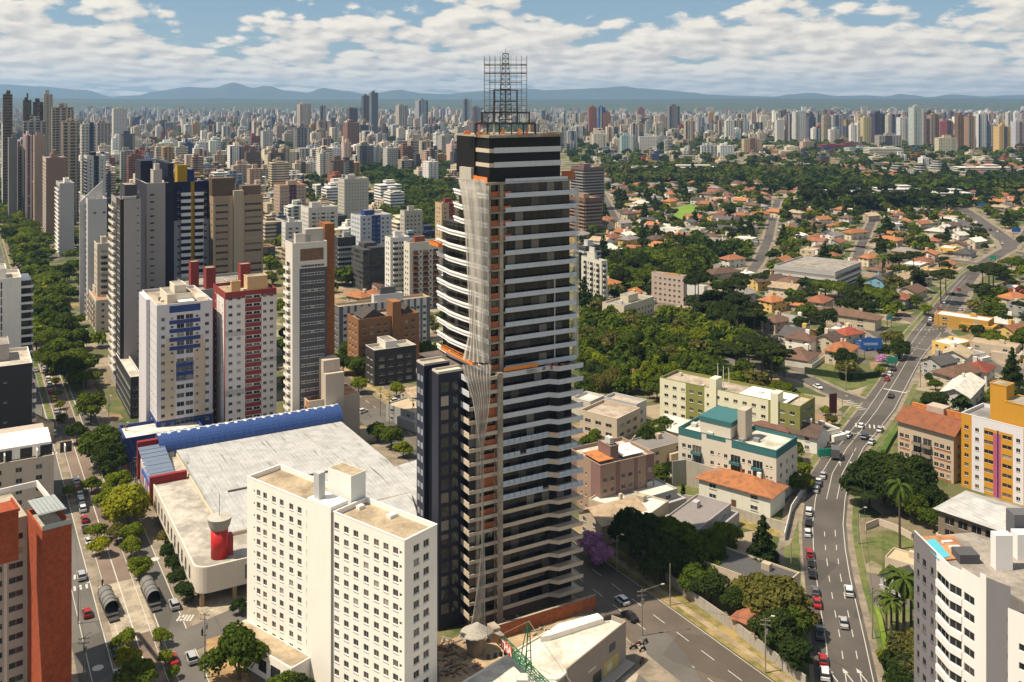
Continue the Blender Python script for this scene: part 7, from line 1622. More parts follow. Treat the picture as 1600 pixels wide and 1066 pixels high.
# ================================================================ HOUSES
ROOFC = {'orange': (.38, .15, .06), 'terracotta': (.27, .105, .055), 'red': (.25, .06, .035), 'brown': (.15, .085, .06), 'dark brown': (.09, .06, .05), 'grey': (.24, .22, .21), 'dark grey': (.09, .085, .085), 'white': (.66, .62, .56), 'tan': (.42, .32, .21)}
WALLC = {'white': (.66, .62, .56), 'cream': (.56, .48, .36), 'yellow': (.60, .40, .12), 'grey': (.36, .35, .34), 'blue': (.18, .38, .50), 'beige': (.46, .38, .29), 'red': (.28, .05, .03), 'ochre': (.50, .27, .06), 'navy': (.03, .08, .25)}
OPW = objpaint(.85, .18, 'house_wall'); OPR = tiles((.3, .1, .05), True); OPF = objpaint(.9, .35, 'flat_roof_paint')
HP = {}
def house_proto(kind, var):
 if (kind, var) in HP: return HP[(kind, var)]
 rd = random.Random(var * 5 + len(kind)); w_, d_ = ((12, 9), (9, 8), (15, 10), (10, 13))[var % 4]; hh = 3.1 if var % 2 else 5.6; e = bpy.data.objects.new('house', None)
 X, Y, Z = Vector((1, 0, 0)), Vector((0, 1, 0)), Vector((0, 0, 0)); parts = []
 def add(nm, mb, mat, par=e):
  ob = mb.build(nm, mat); ob.parent = par; KIDS.setdefault(par, []).append(ob); return ob
 mb = MB(); mb.box(-w_ / 2, w_ / 2, -d_ / 2, d_ / 2, -.1, hh)
 rise = d_ * .22
 if kind == 'gable':
  for s_ in (-1, 1): mb.face([(s_ * w_ / 2, -d_ / 2 * s_, hh), (s_ * w_ / 2, d_ / 2 * s_, hh), (s_ * w_ / 2, 0, hh + rise)])
 if kind == 'flat': mb.box(-w_ / 2 + w_ * .5, w_ / 2 + 1.5, -d_ / 2 - 1.5, d_ / 2 - 2, -.1, hh * .62)
 wl = add('wall', mb, OPW); mb = MB(); o_ = .7
 if kind == 'gable':
  z_ = hh - o_ * rise / (d_ / 2)
  for s_ in (-1, 1):
   q = [(-w_ / 2 - .5, s_ * (d_ / 2 + o_), z_), (w_ / 2 + .5, s_ * (d_ / 2 + o_), z_), (w_ / 2 + .5, 0, hh + rise + .12), (-w_ / 2 - .5, 0, hh + rise + .12)]
   mb.face(q if s_ < 0 else q[::-1]); q = [(a, b_, c - .18) for a, b_, c in q]; mb.face(q[::-1] if s_ < 0 else q)
   a, b_ = ((-w_ / 2 - .5, s_ * (d_ / 2 + o_), z_), (w_ / 2 + .5, s_ * (d_ / 2 + o_), z_)); mb.face([a, b_, (b_[0], b_[1], z_ - .18), (a[0], a[1], z_ - .18)])
  r_ = add('roof', mb, OPR)
 elif kind == 'hip':
  q = [(-w_ / 2 - o_, -d_ / 2 - o_, hh), (w_ / 2 + o_, -d_ / 2 - o_, hh), (w_ / 2 + o_, d_ / 2 + o_, hh), (-w_ / 2 - o_, d_ / 2 + o_, hh)]; k = max(.5, (w_ - d_) / 2); m1, m2 = ((-k, 0, hh + rise + .5), (k, 0, hh + rise + .5))
  if d_ > w_: k = (d_ - w_) / 2; m1 = (0, -k, hh + rise + .5); m2 = (0, k, hh + rise + .5)
  if w_ >= d_: mb.face([q[0], q[1], m2, m1]); mb.face([q[1], q[2], m2]); mb.face([q[2], q[3], m1, m2]); mb.face([q[3], q[0], m1])
  else: mb.face([q[0], q[1], m1]); mb.face([q[1], q[2], m2, m1]); mb.face([q[2], q[3], m2]); mb.face([q[3], q[0], m1, m2])
  mb.prism([(a[0], a[1]) for a in q], hh - .16, hh - .01); r_ = add('roof', mb, OPR)
 else:
  mb.box(-w_ / 2 + .25, w_ / 2 - .25, -d_ / 2 + .25, d_ / 2 - .25, hh, hh + .08); r_ = add('roof', mb, OPF); m2_ = MB()
  for q in ((-w_ / 2, w_ / 2, -d_ / 2, -d_ / 2 + .2), (-w_ / 2, w_ / 2, d_ / 2 - .2, d_ / 2), (-w_ / 2, -w_ / 2 + .2, -d_ / 2 + .2, d_ / 2 - .2), (w_ / 2 - .2, w_ / 2, -d_ / 2 + .2, d_ / 2 - .2)): m2_.box(*q, hh, hh + .5)
  add('parapet', m2_, OPW)
 nf = 2 if hh > 4 else 1
 def win(x, y, rz, z):
  ob = bpy.data.objects.new('window', wmesh(1.5, 1.1, 'w', FRAME, GL)); COL.objects.link(ob); ob.parent = e; ob.location = (x, y, z); ob.rotation_euler = (0, 0, rz); KIDS[e].append(ob)
 for f_ in range(nf):
  for x in (-w_ * .3, w_ * .28): win(x, -d_ / 2 - .01, 0, 1.0 + 2.8 * f_)
  for y in (-d_ * .2, d_ * .25): win(-w_ / 2 - .01, y, -math.pi / 2, 1.0 + 2.8 * f_)
 mb = MB(); mb.box(-.5, .5, -d_ / 2 - .06, -d_ / 2 + .02, 0, 2.1); add('door', mb, plain((.12, .06, .035), name='door_paint'))
 if kind != 'flat' and var % 2 == 0: mb = MB(); mb.box(w_ * .2, w_ * .2 + .8, .6, 1.4, hh, hh + rise + 1.3); ch = add('chimney', mb, OPW, r_)
 if kind == 'flat' or var % 3 == 0: mb = MB(); mb.box(w_ * .1, w_ * .1 + 1.6, d_ * .12, d_ * .12 + 1.6, hh, hh + 1.6 + (rise if kind != 'flat' else 0)); add('water_tank', mb, OPW)
 HP[(kind, var)] = (e, w_, d_); return HP[(kind, var)]
def house(x, y, rz, kind, var, rc, wc, sx_=1., rd=random, label=None):
 e, w_, d_ = house_proto(kind, var); c = e.copy(); c.name = 'house'; COL.objects.link(c); c.location = (x, y, 0); c.rotation_euler = (0, 0, rz); c.scale = (sx_, 1 if sx_ > 1.25 else sx_, 1)
 for ch in KIDS[e]: copy_tree(ch, c)
 stack = [o for o in HC(c)]
 for o in stack:
  nm = o.name.split('.')[0]
  if nm in ('wall', 'parapet', 'chimney', 'water_tank'): o.color = c4(jit(WALLC[wc], rd, .15))
  if nm == 'roof': o.color = c4(jit(ROOFC[rc], rd, .2))
 c['category'] = 'house'; c['group'] = 'houses of the residential quarter'
 q = 1.15; u_ = Vector((math.cos(rz), math.sin(rz), 0)); v_ = Vector((-u_.y, u_.x, 0)); P = Vector((x, y, 0))
 occ_poly([P + u_ * a * w_ * .5 * sx_ * q + v_ * b_ * d_ * .5 * q for a, b_ in ((-1, -1), (1, -1), (1, 1), (-1, 1))], 4)
 if label: c['label'] = label
 else: AUTO.append((c, f'flat-roofed {wc} house' if kind == 'flat' else f'{wc} house with {rc} {"hipped" if kind == "hip" else "gabled"} roof', x, y, 4))
 return c
CH = {}
YM = [pavemat((.34, .29, .22)), roofmat((.36, .26, .18), 'yard_tiles'), pavemat((.26, .25, .23)), LAWN]
def yard(x, y, rz, rd):
 u_ = Vector((math.cos(rz), math.sin(rz), 0)); v_ = Vector((-u_.y, u_.x, 0)); P = Vector((x, y, 0)); a, b_ = rd.uniform(8, 9.5), rd.uniform(7, 9); sheet('yard', [P + u_ * i * a + v_ * j * b_ for i, j in ((-1, -1), (1, -1), (1, 1), (-1, 1))], rd.uniform(.0, .024), YM[rd.randrange(4)])
 if y < 640:
  mb = MB(); hw = rd.uniform(1.5, 2.3); s_ = rd.choice((-1, 1)); mb.obox(P, u_, v_, -a, a, -b_ - .2, -b_, 0, hw); mb.obox(P, u_, v_, s_ * a - .1, s_ * a + .1, -b_ + .01, b_, 0, hw); ob = mb.build('garden_wall', paint(rd.choice([(.5, .46, .4), (.38, .33, .27), (.56, .52, .46)]), .8, .35), None, P); ob['category'] = 'wall'; ob['group'] = 'garden walls'; AUTO.append((ob, 'low garden wall', x, y, 2))
_ct = copy_tree
def copy_tree(o, parent=None):
 c = _ct_inner(o, parent); return c
def _ct_inner(o, parent):
 c = o.copy(); COL.objects.link(c); c.parent = parent; CH.setdefault(parent, []).append(c)
 for ch in KIDS.get(o, ()): _ct_inner(ch, c)
 return c
def HC(o):
 r_ = []
 for c in CH.get(o, ()): r_ += [c] + HC(c)
 return r_
rdh = random.Random(21)
MAN = [(1283, 487, 'hip', 2, 'terracotta', 'cream'), (1249, 486, 'hip', 1, 'orange', 'beige'), (1325, 510, 'hip', 2, 'brown', 'beige', 2.2), (1330, 541, 'hip', 0, 'red', 'cream'), (1257, 550, 'hip', 0, 'brown', 'white'), (1300, 550, 'gable', 0, 'dark brown', 'cream'), (1320, 568, 'hip', 2, 'orange', 'cream'), (1377, 452, 'gable', 2, 'dark grey', 'blue'), (1412, 449, 'gable', 2, 'tan', 'cream'), (1440, 448, 'gable', 0, 'grey', 'beige'), (1412, 482, 'hip', 0, 'terracotta', 'grey'),
(1580, 465, 'flat', 2, 'white', 'red'), (1588, 482, 'hip', 2, 'orange', 'cream'), (1512, 515, 'flat', 2, 'white', 'ochre', 1.7), (1588, 535, 'gable', 0, 'terracotta', 'yellow'), (1494, 557, 'flat', 2, 'white', 'yellow'), (1560, 560, 'flat', 2, 'tan', 'beige', 1.3), (1524, 566, 'flat', 1, 'grey', 'white'), (1506, 606, 'hip', 2, 'brown', 'cream', 1.3), (1537, 600, 'hip', 0, 'red', 'white'), (1474, 588, 'gable', 0, 'dark grey', 'grey'), (1512, 632, 'gable', 2, 'white', 'white', 1.7),
(1362, 416, 'hip', 0, 'orange', 'cream'), (1333, 427, 'gable', 0, 'orange', 'white'), (1286, 352, 'gable', 2, 'orange', 'white'), (1212, 340, 'hip', 2, 'orange', 'cream'), (1325, 350, 'hip', 0, 'brown', 'white'), (1362, 346, 'gable', 2, 'tan', 'beige'), (1403, 343, 'hip', 0, 'orange', 'yellow'), (1398, 361, 'flat', 2, 'white', 'white'), (1443, 359, 'gable', 2, 'terracotta', 'cream'), (1484, 352, 'flat', 2, 'white', 'white'), (1478, 366, 'gable', 0, 'white', 'white'), (1339, 374, 'hip', 2, 'orange', 'cream', 1.4), (1527, 388, 'gable', 2, 'white', 'cream'), (1502, 378, 'gable', 0, 'white', 'white'),
(947, 353, 'hip', 2, 'orange', 'beige'), (975, 358, 'gable', 0, 'grey', 'cream'), (1010, 354, 'gable', 2, 'dark grey', 'white'), (984, 343, 'hip', 0, 'brown', 'beige'), (1045, 311, 'gable', 2, 'orange', 'white'), (1076, 306, 'flat', 0, 'white', 'white'), (1106, 311, 'hip', 2, 'brown', 'grey'), (1053, 368, 'flat', 2, 'white', 'white', 1.3), (1167, 384, 'flat', 2, 'white', 'white'), (1152, 352, 'hip', 0, 'dark brown', 'grey'), (1187, 344, 'gable', 2, 'orange', 'cream', 1.3), (1116, 426, 'gable', 1, 'grey', 'cream'), (1146, 418, 'hip', 2, 'terracotta', 'white'), (1168, 436, 'flat', 1, 'white', 'white'), (1200, 452, 'gable', 2, 'dark brown', 'yellow', 1.5), (1211, 487, 'hip', 0, 'orange', 'yellow'), (1162, 474, 'gable', 0, 'grey', 'grey'), (1156, 490, 'hip', 1, 'terracotta', 'grey'), (1130, 440, 'hip', 2, 'brown', 'beige', 1.5),
(1245, 520, 'gable', 0, 'grey', 'white'), (1218, 520, 'hip', 0, 'brown', 'beige'), (1235, 455, 'hip', 2, 'brown', 'yellow'), (985, 826, 'flat', 2, 'white', 'beige', 1.2), (960, 842, 'gable', 2, 'tan', 'beige'), (1012, 808, 'flat', 0, 'white', 'grey', 1.3), (1255, 702, 'gable', 2, 'dark brown', 'white'), (1228, 690, 'hip', 2, 'brown', 'beige', 1.2), (1095, 845, 'flat', 2, 'grey', 'grey', 1.3), (1180, 940, 'flat', 2, 'dark grey', 'beige', 1.3), (1195, 1000, 'hip', 1, 'terracotta', 'yellow'), (1424, 905, 'flat', 1, 'tan', 'beige', .8), (1416, 935, 'gable', 1, 'dark grey', 'grey', .7), (1080, 700, 'gable', 2, 'white', 'white', 1.2), (1030, 725, 'flat', 2, 'grey', 'beige'), (30, 690, 'flat', 2, 'tan', 'beige', 1.4), (640, 665, 'flat', 2, 'tan', 'grey'), (655, 640, 'gable', 0, 'tan', 'beige'), (1290, 690, 'flat', 1, 'grey', 'white'), (1005, 600, 'hip', 1, 'terracotta', 'cream'), (560, 480, 'hip', 0, 'orange', 'beige'), (582, 468, 'hip', 1, 'orange', 'cream'), (590, 455, 'gable', 1, 'brown', 'beige')]
for q in MAN:
 p = G(q[0], q[1]); g_ = rdh.choice([math.atan2(UB.y, UB.x), math.atan2(UB.y, UB.x) - math.pi / 2, math.atan2(UA.y, UA.x)]); p.y += 4
 house(p.x, p.y, g_ + rdh.uniform(-.06, .06), q[2], q[3], q[4], q[5], q[6] if len(q) > 6 else 1., rdh)
p = G(1168, 800); h_ = house(p.x, p.y + 7, math.atan2(UB.y, UB.x) - math.pi / 2, 'hip', 2, 'orange', 'white', 1.45, rdh, 'large white house with an orange hip roof above the dry grass slope')
p = G(1362, 548); h_ = house(p.x, p.y + 4, .3, 'flat', 1, 'grey', 'navy', 1.0, rdh, 'bright blue flat-roofed building with a blue billboard by the street corner')
RES = [(900, 640), (905, 300), (960, 262), (1700, 262), (1700, 650), (1440, 650), (1300, 600), (1240, 640), (1180, 640), (1240, 500), (1100, 440), (1000, 480), (940, 480)]
RW = [G(*p) for p in RES]; ang_ = math.atan2(UB.y, UB.x) - math.pi / 2; ca, sa = math.cos(ang_), math.sin(ang_); rows = []
WOOD = [([(903, 505), (1000, 505), (1090, 508), (1150, 530), (1235, 585), (1185, 622), (1040, 640), (1010, 622), (905, 640)], 6.3, ('broad', 'broad', 'dark', 'bright', 'olive', 'broad'), (3.8, 6.2), 1.15),
  ([(940, 412), (1060, 398), (1180, 392), (1200, 412), (1120, 415), (1085, 445), (1015, 470), (945, 455)], 9, ('flat', 'flat', 'broad', 'dark'), (6, 9), 1.0),
  ([(1080, 480), (1150, 480), (1200, 510), (1200, 545), (1140, 530), (1085, 505)], 8, ('dark', 'pine', 'dark'), (5.5, 8), 1.0),
  ([(1250, 312), (1420, 318), (1520, 322), (1520, 334), (1380, 332), (1250, 326)], 11, ('dark', 'pine', 'broad', 'dark'), (7, 10), 1.1),
  ([(590, 300), (700, 275), (705, 330), (690, 410), (650, 410), (630, 350), (600, 340)], 11, ('broad', 'dark', 'broad', 'flat'), (6, 9), 1.1),
  ([(940, 262), (1200, 268), (1330, 272), (1330, 282), (1150, 290), (960, 290)], 13, ('dark', 'broad', 'olive', 'flat'), (6, 10), 1.1),
  ([(1200, 290), (1640, 285), (1640, 300), (1450, 306), (1200, 302)], 12, ('dark', 'broad', 'dark', 'flat'), (7, 11), 1.1),
  ([(560, 272), (640, 262), (700, 262), (700, 275), (600, 300)], 13, ('dark', 'broad'), (7, 10), 1.1), ([(520, 440), (600, 430), (620, 452), (560, 462)], 9, ('bright', 'broad'), (5, 8), 1.0)]
WP = [([G(*p) for p in w_[0]],) + w_[1:] for w_ in WOOD]
hc = []
for i in range(-75, 105):
 for j in range(0, 135):
  a, b_ = i * 14.5 + rdh.uniform(-2.5, 2.5), j * 18.0 + rdh.uniform(-3, 3); x = 330 + a * ca - b_ * sa * 1.0; y = 260 + a * sa + b_ * ca
  if y < 330 or y > 1700 or abs(x / y) > .58: continue
  if inside(x, y, RW) and not any(inside(x, y, w_[0]) for w_ in WP) and rdh.random() < (.78 if y < 800 else .60): hc.append((y, x))
hc.sort(); nh = 0; farh = MB(); hm_ = [tiles(ROOFC['terracotta']), tiles(ROOFC['terracotta']), tiles(ROOFC['brown']), tiles(ROOFC['grey']), paint(WALLC['white']), paint(WALLC['cream'])]
for (y, x) in hc:
 if not free(x, y, 5.0): continue
 kind = rdh.choice(['hip', 'gable', 'hip', 'gable', 'flat']); rc = rdh.choice(['orange', 'terracotta', 'terracotta', 'brown', 'dark brown', 'grey', 'brown', 'orange', 'dark grey', 'grey', 'tan', 'white']) if kind != 'flat' else rdh.choice(['white', 'grey', 'tan']); wc = rdh.choice(['white', 'cream', 'beige', 'white', 'grey', 'yellow']); rz = ang_ + rdh.choice([0, math.pi / 2]) + rdh.uniform(-.08, .08)
 if nh < 215: yard(x, y, rz, rdh); house(x, y, rz, kind, rdh.randrange(4), rc, wc, rdh.uniform(1., 1.2), rdh); nh += 1
 else:
  w_, d_, hh = rdh.uniform(10, 17), rdh.uniform(8, 11), rdh.choice([3.2, 5.8]); u_ = Vector((math.cos(rz), math.sin(rz), 0)); v_ = Vector((-u_.y, u_.x, 0)); P = Vector((x, y, 0)); mi = rdh.randrange(4); wi = 4 + rdh.randrange(2)
  farh.obox(P, u_, v_, -w_ / 2, w_ / 2, -d_ / 2, d_ / 2, -.1, hh, wi); q = [P + u_ * a * (w_ / 2 + .6) + v_ * b_ * (d_ / 2 + .6) for a, b_ in ((-1, -1), (1, -1), (1, 1), (-1, 1))]; k = w_ * .25; m1, m2 = P - u_ * k, P + u_ * k; zr_ = hh + 2.6
  t3 = lambda p, z: (p.x, p.y, z)
  farh.face([t3(q[0], hh), t3(q[1], hh), t3(m2, zr_), t3(m1, zr_)], mi); farh.face([t3(q[1], hh), t3(q[2], hh), t3(m2, zr_)], mi); farh.face([t3(q[2], hh), t3(q[3], hh), t3(m1, zr_), t3(m2, zr_)], mi); farh.face([t3(q[3], hh), t3(q[0], hh), t3(m1, zr_)], mi)
  occ_poly(q, 4)
for _e, _w, _d in HP.values():                     # the patterns were only for copying
 def rm(o):
  for ch in KIDS.get(o, ()): rm(ch)
  bpy.data.objects.remove(o)
 rm(_e)
if farh.f: stuff(farh.build('distant_houses', hm_), 'small far houses scattered among trees beyond the residential quarter', 'houses')
print('houses', nh)
rdt = random.Random(5)
for W, st, kinds, (ra, rb), hs in WP:
 x0, x1 = min(p.x for p in W), max(p.x for p in W); y0, y1 = min(p.y for p in W), max(p.y for p in W); y = y0
 while y < y1:
  x = x0
  while x < x1:
   px, py = x + rdt.uniform(-.4, .4) * st, y + rdt.uniform(-.4, .4) * st
   if inside(px, py, W) and free(px, py, 2) and rdt.random() < .88: TREES.append((rdt.choice(kinds), px, py, rdt.uniform(ra, rb), hs * rdt.uniform(.85, 1.2), 0))
   x += st
  y += st
def scatter(pg, st, share, kinds, ra, rb, fr=3.0):
 W = [G(*p) for p in pg]; x0, x1 = min(p.x for p in W), max(p.x for p in W); y0, y1 = min(p.y for p in W), max(p.y for p in W); y = y0
 while y < y1:
  x = x0
  while x < x1:
   px, py = x + rdt.uniform(-.45, .45) * st, y + rdt.uniform(-.45, .45) * st
   if abs(px / py) < .57 and inside(px, py, W) and rdt.random() < share and (fr == 0 or free(px, py, fr)): TREES.append((rdt.choice(kinds), px, py, rdt.uniform(ra, rb), rdt.uniform(.85, 1.25), 0))
   x += st
  y += st
MIX = ('broad', 'dark', 'bright', 'olive', 'flat', 'broad', 'dark')
scatter(RES, 9.5, .78, MIX + ('pine', 'cone'), 3.2, 6.8)
scatter([(-20, 285), (24, 290), (150, 585), (150, 610), (62, 590), (30, 430), (-10, 330)], 9, .8, ('flat', 'broad', 'bright', 'dark', 'flat'), 4.5, 7.5, 0)
scatter([(-60, 235), (760, 235), (760, 420), (560, 470), (120, 560), (-60, 500)], 19, .6, MIX, 4, 7.5)
scatter([(-60, 196), (1700, 196), (1700, 262), (900, 262), (880, 240), (760, 240), (-60, 240)], 34, .7, ('broad', 'dark', 'flat'), 7, 12)
scatter([(200, 560), (700, 500), (700, 700), (570, 640), (240, 660)], 10, .5, MIX, 2.5, 4.5)
scatter([(900, 640), (1240, 640), (1330, 680), (1240, 850), (1000, 860), (900, 740)], 9, .4, MIX, 2.2, 4.2)
scatter([(1340, 690), (1620, 640), (1620, 900), (1360, 940)], 9, .4, MIX, 2.4, 4.5)
rdl = random.Random(8)
TREES.sort(key=lambda t: -(t[3] / t[2]) - (t[5] * 1.0)); NT_ = 285; farT = []
for i, (kind, x, y, r, hs, ex) in enumerate(TREES):
 if i < NT_:
  e = plant(kind, x, y, r, rdl, hs, 4600 if r / y > .014 else 1800)
  e['group'] = 'trees of the avenues, wood and gardens'; AUTO.append((e, ('large ' if r > 7.5 else 'small ' if r < 3.4 else '') + DESC[kind], x, y, r))
 else: farT.append((kind, x, y, r, hs))
LK = list(LM.keys()); VV = []; MI = []; rng = np.random.default_rng(4); lowp = {}
for kind, x, y, r, hs in farT:
 kk = {'cone': 'dark', 'column': 'dark', 'palm': 'broad'}.get(kind, kind); v_ = rng.integers(0, 3); n = 420 if y < 1100 else 130
 if (kind, v_, n) not in lowp: Cn, Rn = crown_lobes(kind if kind != 'palm' else 'broad', rng); lowp[(kind, v_, n)] = leaves(Cn, Rn, n, .20 if n > 200 else .32, rng, .85, .45)
 V = lowp[(kind, v_, n)].copy(); t = rng.random() * 6.28; c_, s_ = math.cos(t), math.sin(t); V = np.stack([(V[:, 0] * c_ - V[:, 1] * s_) * r + x, (V[:, 0] * s_ + V[:, 1] * c_) * r + y, V[:, 2] * r * hs * (.72 if kind == 'pine' else .95)], 1)
 VV.append(V); MI.append(np.full(len(V) // 4, LK.index(kk), dtype=np.int32))
if VV:
 V = np.concatenate(VV); me = mesh_np('distant_trees', V, len(V) // 4, [LM[k] for k in LK], np.concatenate(MI)); ob = bpy.data.objects.new('distant_trees', me); COL.objects.link(ob); stuff(ob, 'mass of smaller trees filling the wood, gardens and far streets', 'trees')
print('trees', len(TREES), 'far', len(farT))
# ================================================================ VEHICLES
CP = objpaint(.25, .04, 'car_paint', .2, .6); CG = glass((.012, .014, .018), .05); TY = plain((.02, .02, .02), .8, name='rubber'); RIM = plain((.35, .35, .36), .3, .8, name='rim_metal'); HLM = plain((.7, .68, .6), .2, name='lamp_glass'); TLM = plain((.35, .02, .02), .3, name='tail_lamp_glass')
def car_proto(kind):
 e = bpy.data.objects.new(kind, None); L, W, Ht = {'hatchback': (3.9, 1.75, 1.5), 'sedan': (4.5, 1.78, 1.45), 'suv': (4.5, 1.85, 1.7), 'pickup': (5.2, 1.9, 1.75)}[kind]
 prof = {'hatchback': [(-.5, .45), (-.5, .85), (-.46, 1.0), (.12, 1.0), (.42, .86), (.5, .62), (.5, .30), (-.5, .30)], 'sedan': [(-.5, .35), (-.5, .82), (-.46, .98), (-.30, 1.02), (.18, 1.0), (.44, .84), (.5, .6), (.5, .30)], 'suv': [(-.5, .4), (-.5, 1.0), (-.47, 1.15), (.15, 1.15), (.44, 1.02), (.5, .75), (.5, .32)], 'pickup': [(-.5, .42), (-.5, 1.05), (-.05, 1.08), (.18, 1.08), (.46, 1.0), (.5, .75), (.5, .34)]}[kind]
 cabp = {'hatchback': [(-.47, .98), (-.36, 1.44), (-.02, 1.5), (.10, 1.42), (.24, .98)], 'sedan': [(-.34, .98), (-.22, 1.38), (.0, 1.45), (.08, 1.40), (.24, .97)], 'suv': [(-.48, 1.12), (-.42, 1.62), (-.05, 1.7), (.09, 1.62), (.22, 1.12)], 'pickup': [(-.08, 1.05), (-.04, 1.66), (.10, 1.72), (.16, 1.68), (.28, 1.05)]}[kind]
 def extr(pts, w0, inset=0.0, z_in=None):
  mb = MB(); n = len(pts); ys = []
  zmx = max(p[1] for p in pts); zmn = min(p[1] for p in pts)
  for s_ in (-1, 1):
   for (a, z) in pts: mb.v.append((s_ * (w0 / 2 - inset * (z - zmn) / (zmx - zmn + 1e-6)), a * L, z))
  for i in range(n): j = (i + 1) % n; mb.f.append((i, j, n + j, n + i)); mb.m.append(0)
  mb.f.append(tuple(range(n - 1, -1, -1))); mb.m.append(0); mb.f.append(tuple(range(n, 2 * n))); mb.m.append(0); return mb
 def add(nm, mb, mat, par=e, smooth=False): ob = mb.build(nm, mat); ob.parent = par; KIDS.setdefault(par, []).append(ob); return ob
 body = extr(prof, W, .10); bo = add('body', body, CP)
 cab = extr(cabp, W - .12, .22); add('cabin_glass', cab, CG)
 rp_ = [p for p in cabp if p[1] > max(q[1] for q in cabp) - .12]; mb = MB(); y0, y1 = min(p[0] for p in rp_) * L, max(p[0] for p in rp_) * L; zt_ = max(p[1] for p in rp_)
 mb.box(-W / 2 + .26, W / 2 - .26, y0 - .05, y1 + .05, zt_ - .07, zt_ + .03); add('roof', mb, CP)
 if kind == 'pickup': mb = MB(); mb.box(-W / 2 + .18, W / 2 - .18, -.46 * L, -.10 * L, 1.07, 1.10); add('cargo_bed', mb, TY)
 for sx_ in (-1, 1):
  for sy_ in (-.31, .31):
   mb = MB(); c = Vector((sx_ * (W / 2 - .10), sy_ * L, .33)); mb.bar(c - Vector((.11, 0, 0)), c + Vector((.11, 0, 0)), .33, n=12); wh = add('wheel', mb, TY); mb = MB(); mb.bar(c - Vector((.125, 0, 0)), c + Vector((.125, 0, 0)), .18, n=8); add('rim', mb, RIM, wh)
  mb = MB(); mb.box(sx_ * W * .38 - .16, sx_ * W * .38 + .16, .5 * L - .06, .5 * L + .015, .60, .76); add('headlight', mb, HLM); mb = MB(); mb.box(sx_ * W * .39 - .12, sx_ * W * .39 + .12, -.5 * L - .015, -.5 * L + .05, .70, .88); add('tail_light', mb, TLM)
  mb = MB(); mb.box(sx_ * (W / 2 + .06) - .08, sx_ * (W / 2 + .06) + .08, .20 * L, .20 * L + .1, .95, 1.08); add('mirror', mb, CP)
 return e
CPR = {k: car_proto(k) for k in ('hatchback', 'sedan', 'suv', 'pickup')}
CC = {'white': (.72, .72, .70), 'silver': (.42, .42, .43), 'black': (.012, .012, .014), 'red': (.36, .015, .015), 'blue': (.02, .05, .20), 'grey': (.12, .12, .13), 'yellow': (.60, .42, .01), 'dark blue': (.01, .02, .07)}
def rhead(py):
 ys = [(G((r_[1] + r_[2]) / 2, r_[0])) for r_ in RE];
 for i in range(len(RE) - 1):
  if RE[i][0] >= py >= RE[i + 1][0]: return (ys[i + 1] - ys[i]).normalized()
 return Vector((0, 1, 0))
def car(px, py, kind, colr, head, label, group=None, z=.05):
 p = G(px, py, .7); e = CPR[kind].copy(); e.name = 'car'; COL.objects.link(e)
 for ch in KIDS[CPR[kind]]: copy_tree(ch, e)
 for o in HC(e):
  if o.name.split('.')[0] in ('body', 'roof', 'mirror'): o.color = c4(CC[colr])
 e.location = (p.x, p.y, z); e.rotation_euler = (0, 0, math.atan2(head.y, head.x) - math.pi / 2); tag(e, label, 'car', group); occ_poly([(p.x + a * 3, p.y + b_ * 3) for a, b_ in ((-1, -1), (1, -1), (1, 1), (-1, 1))], 5)
 AUTO_CAR.append((e, px, py)); return e
AUTO_CAR = []; gp = 'cars parked along the curving road'; gd = 'cars driving on the curving road'
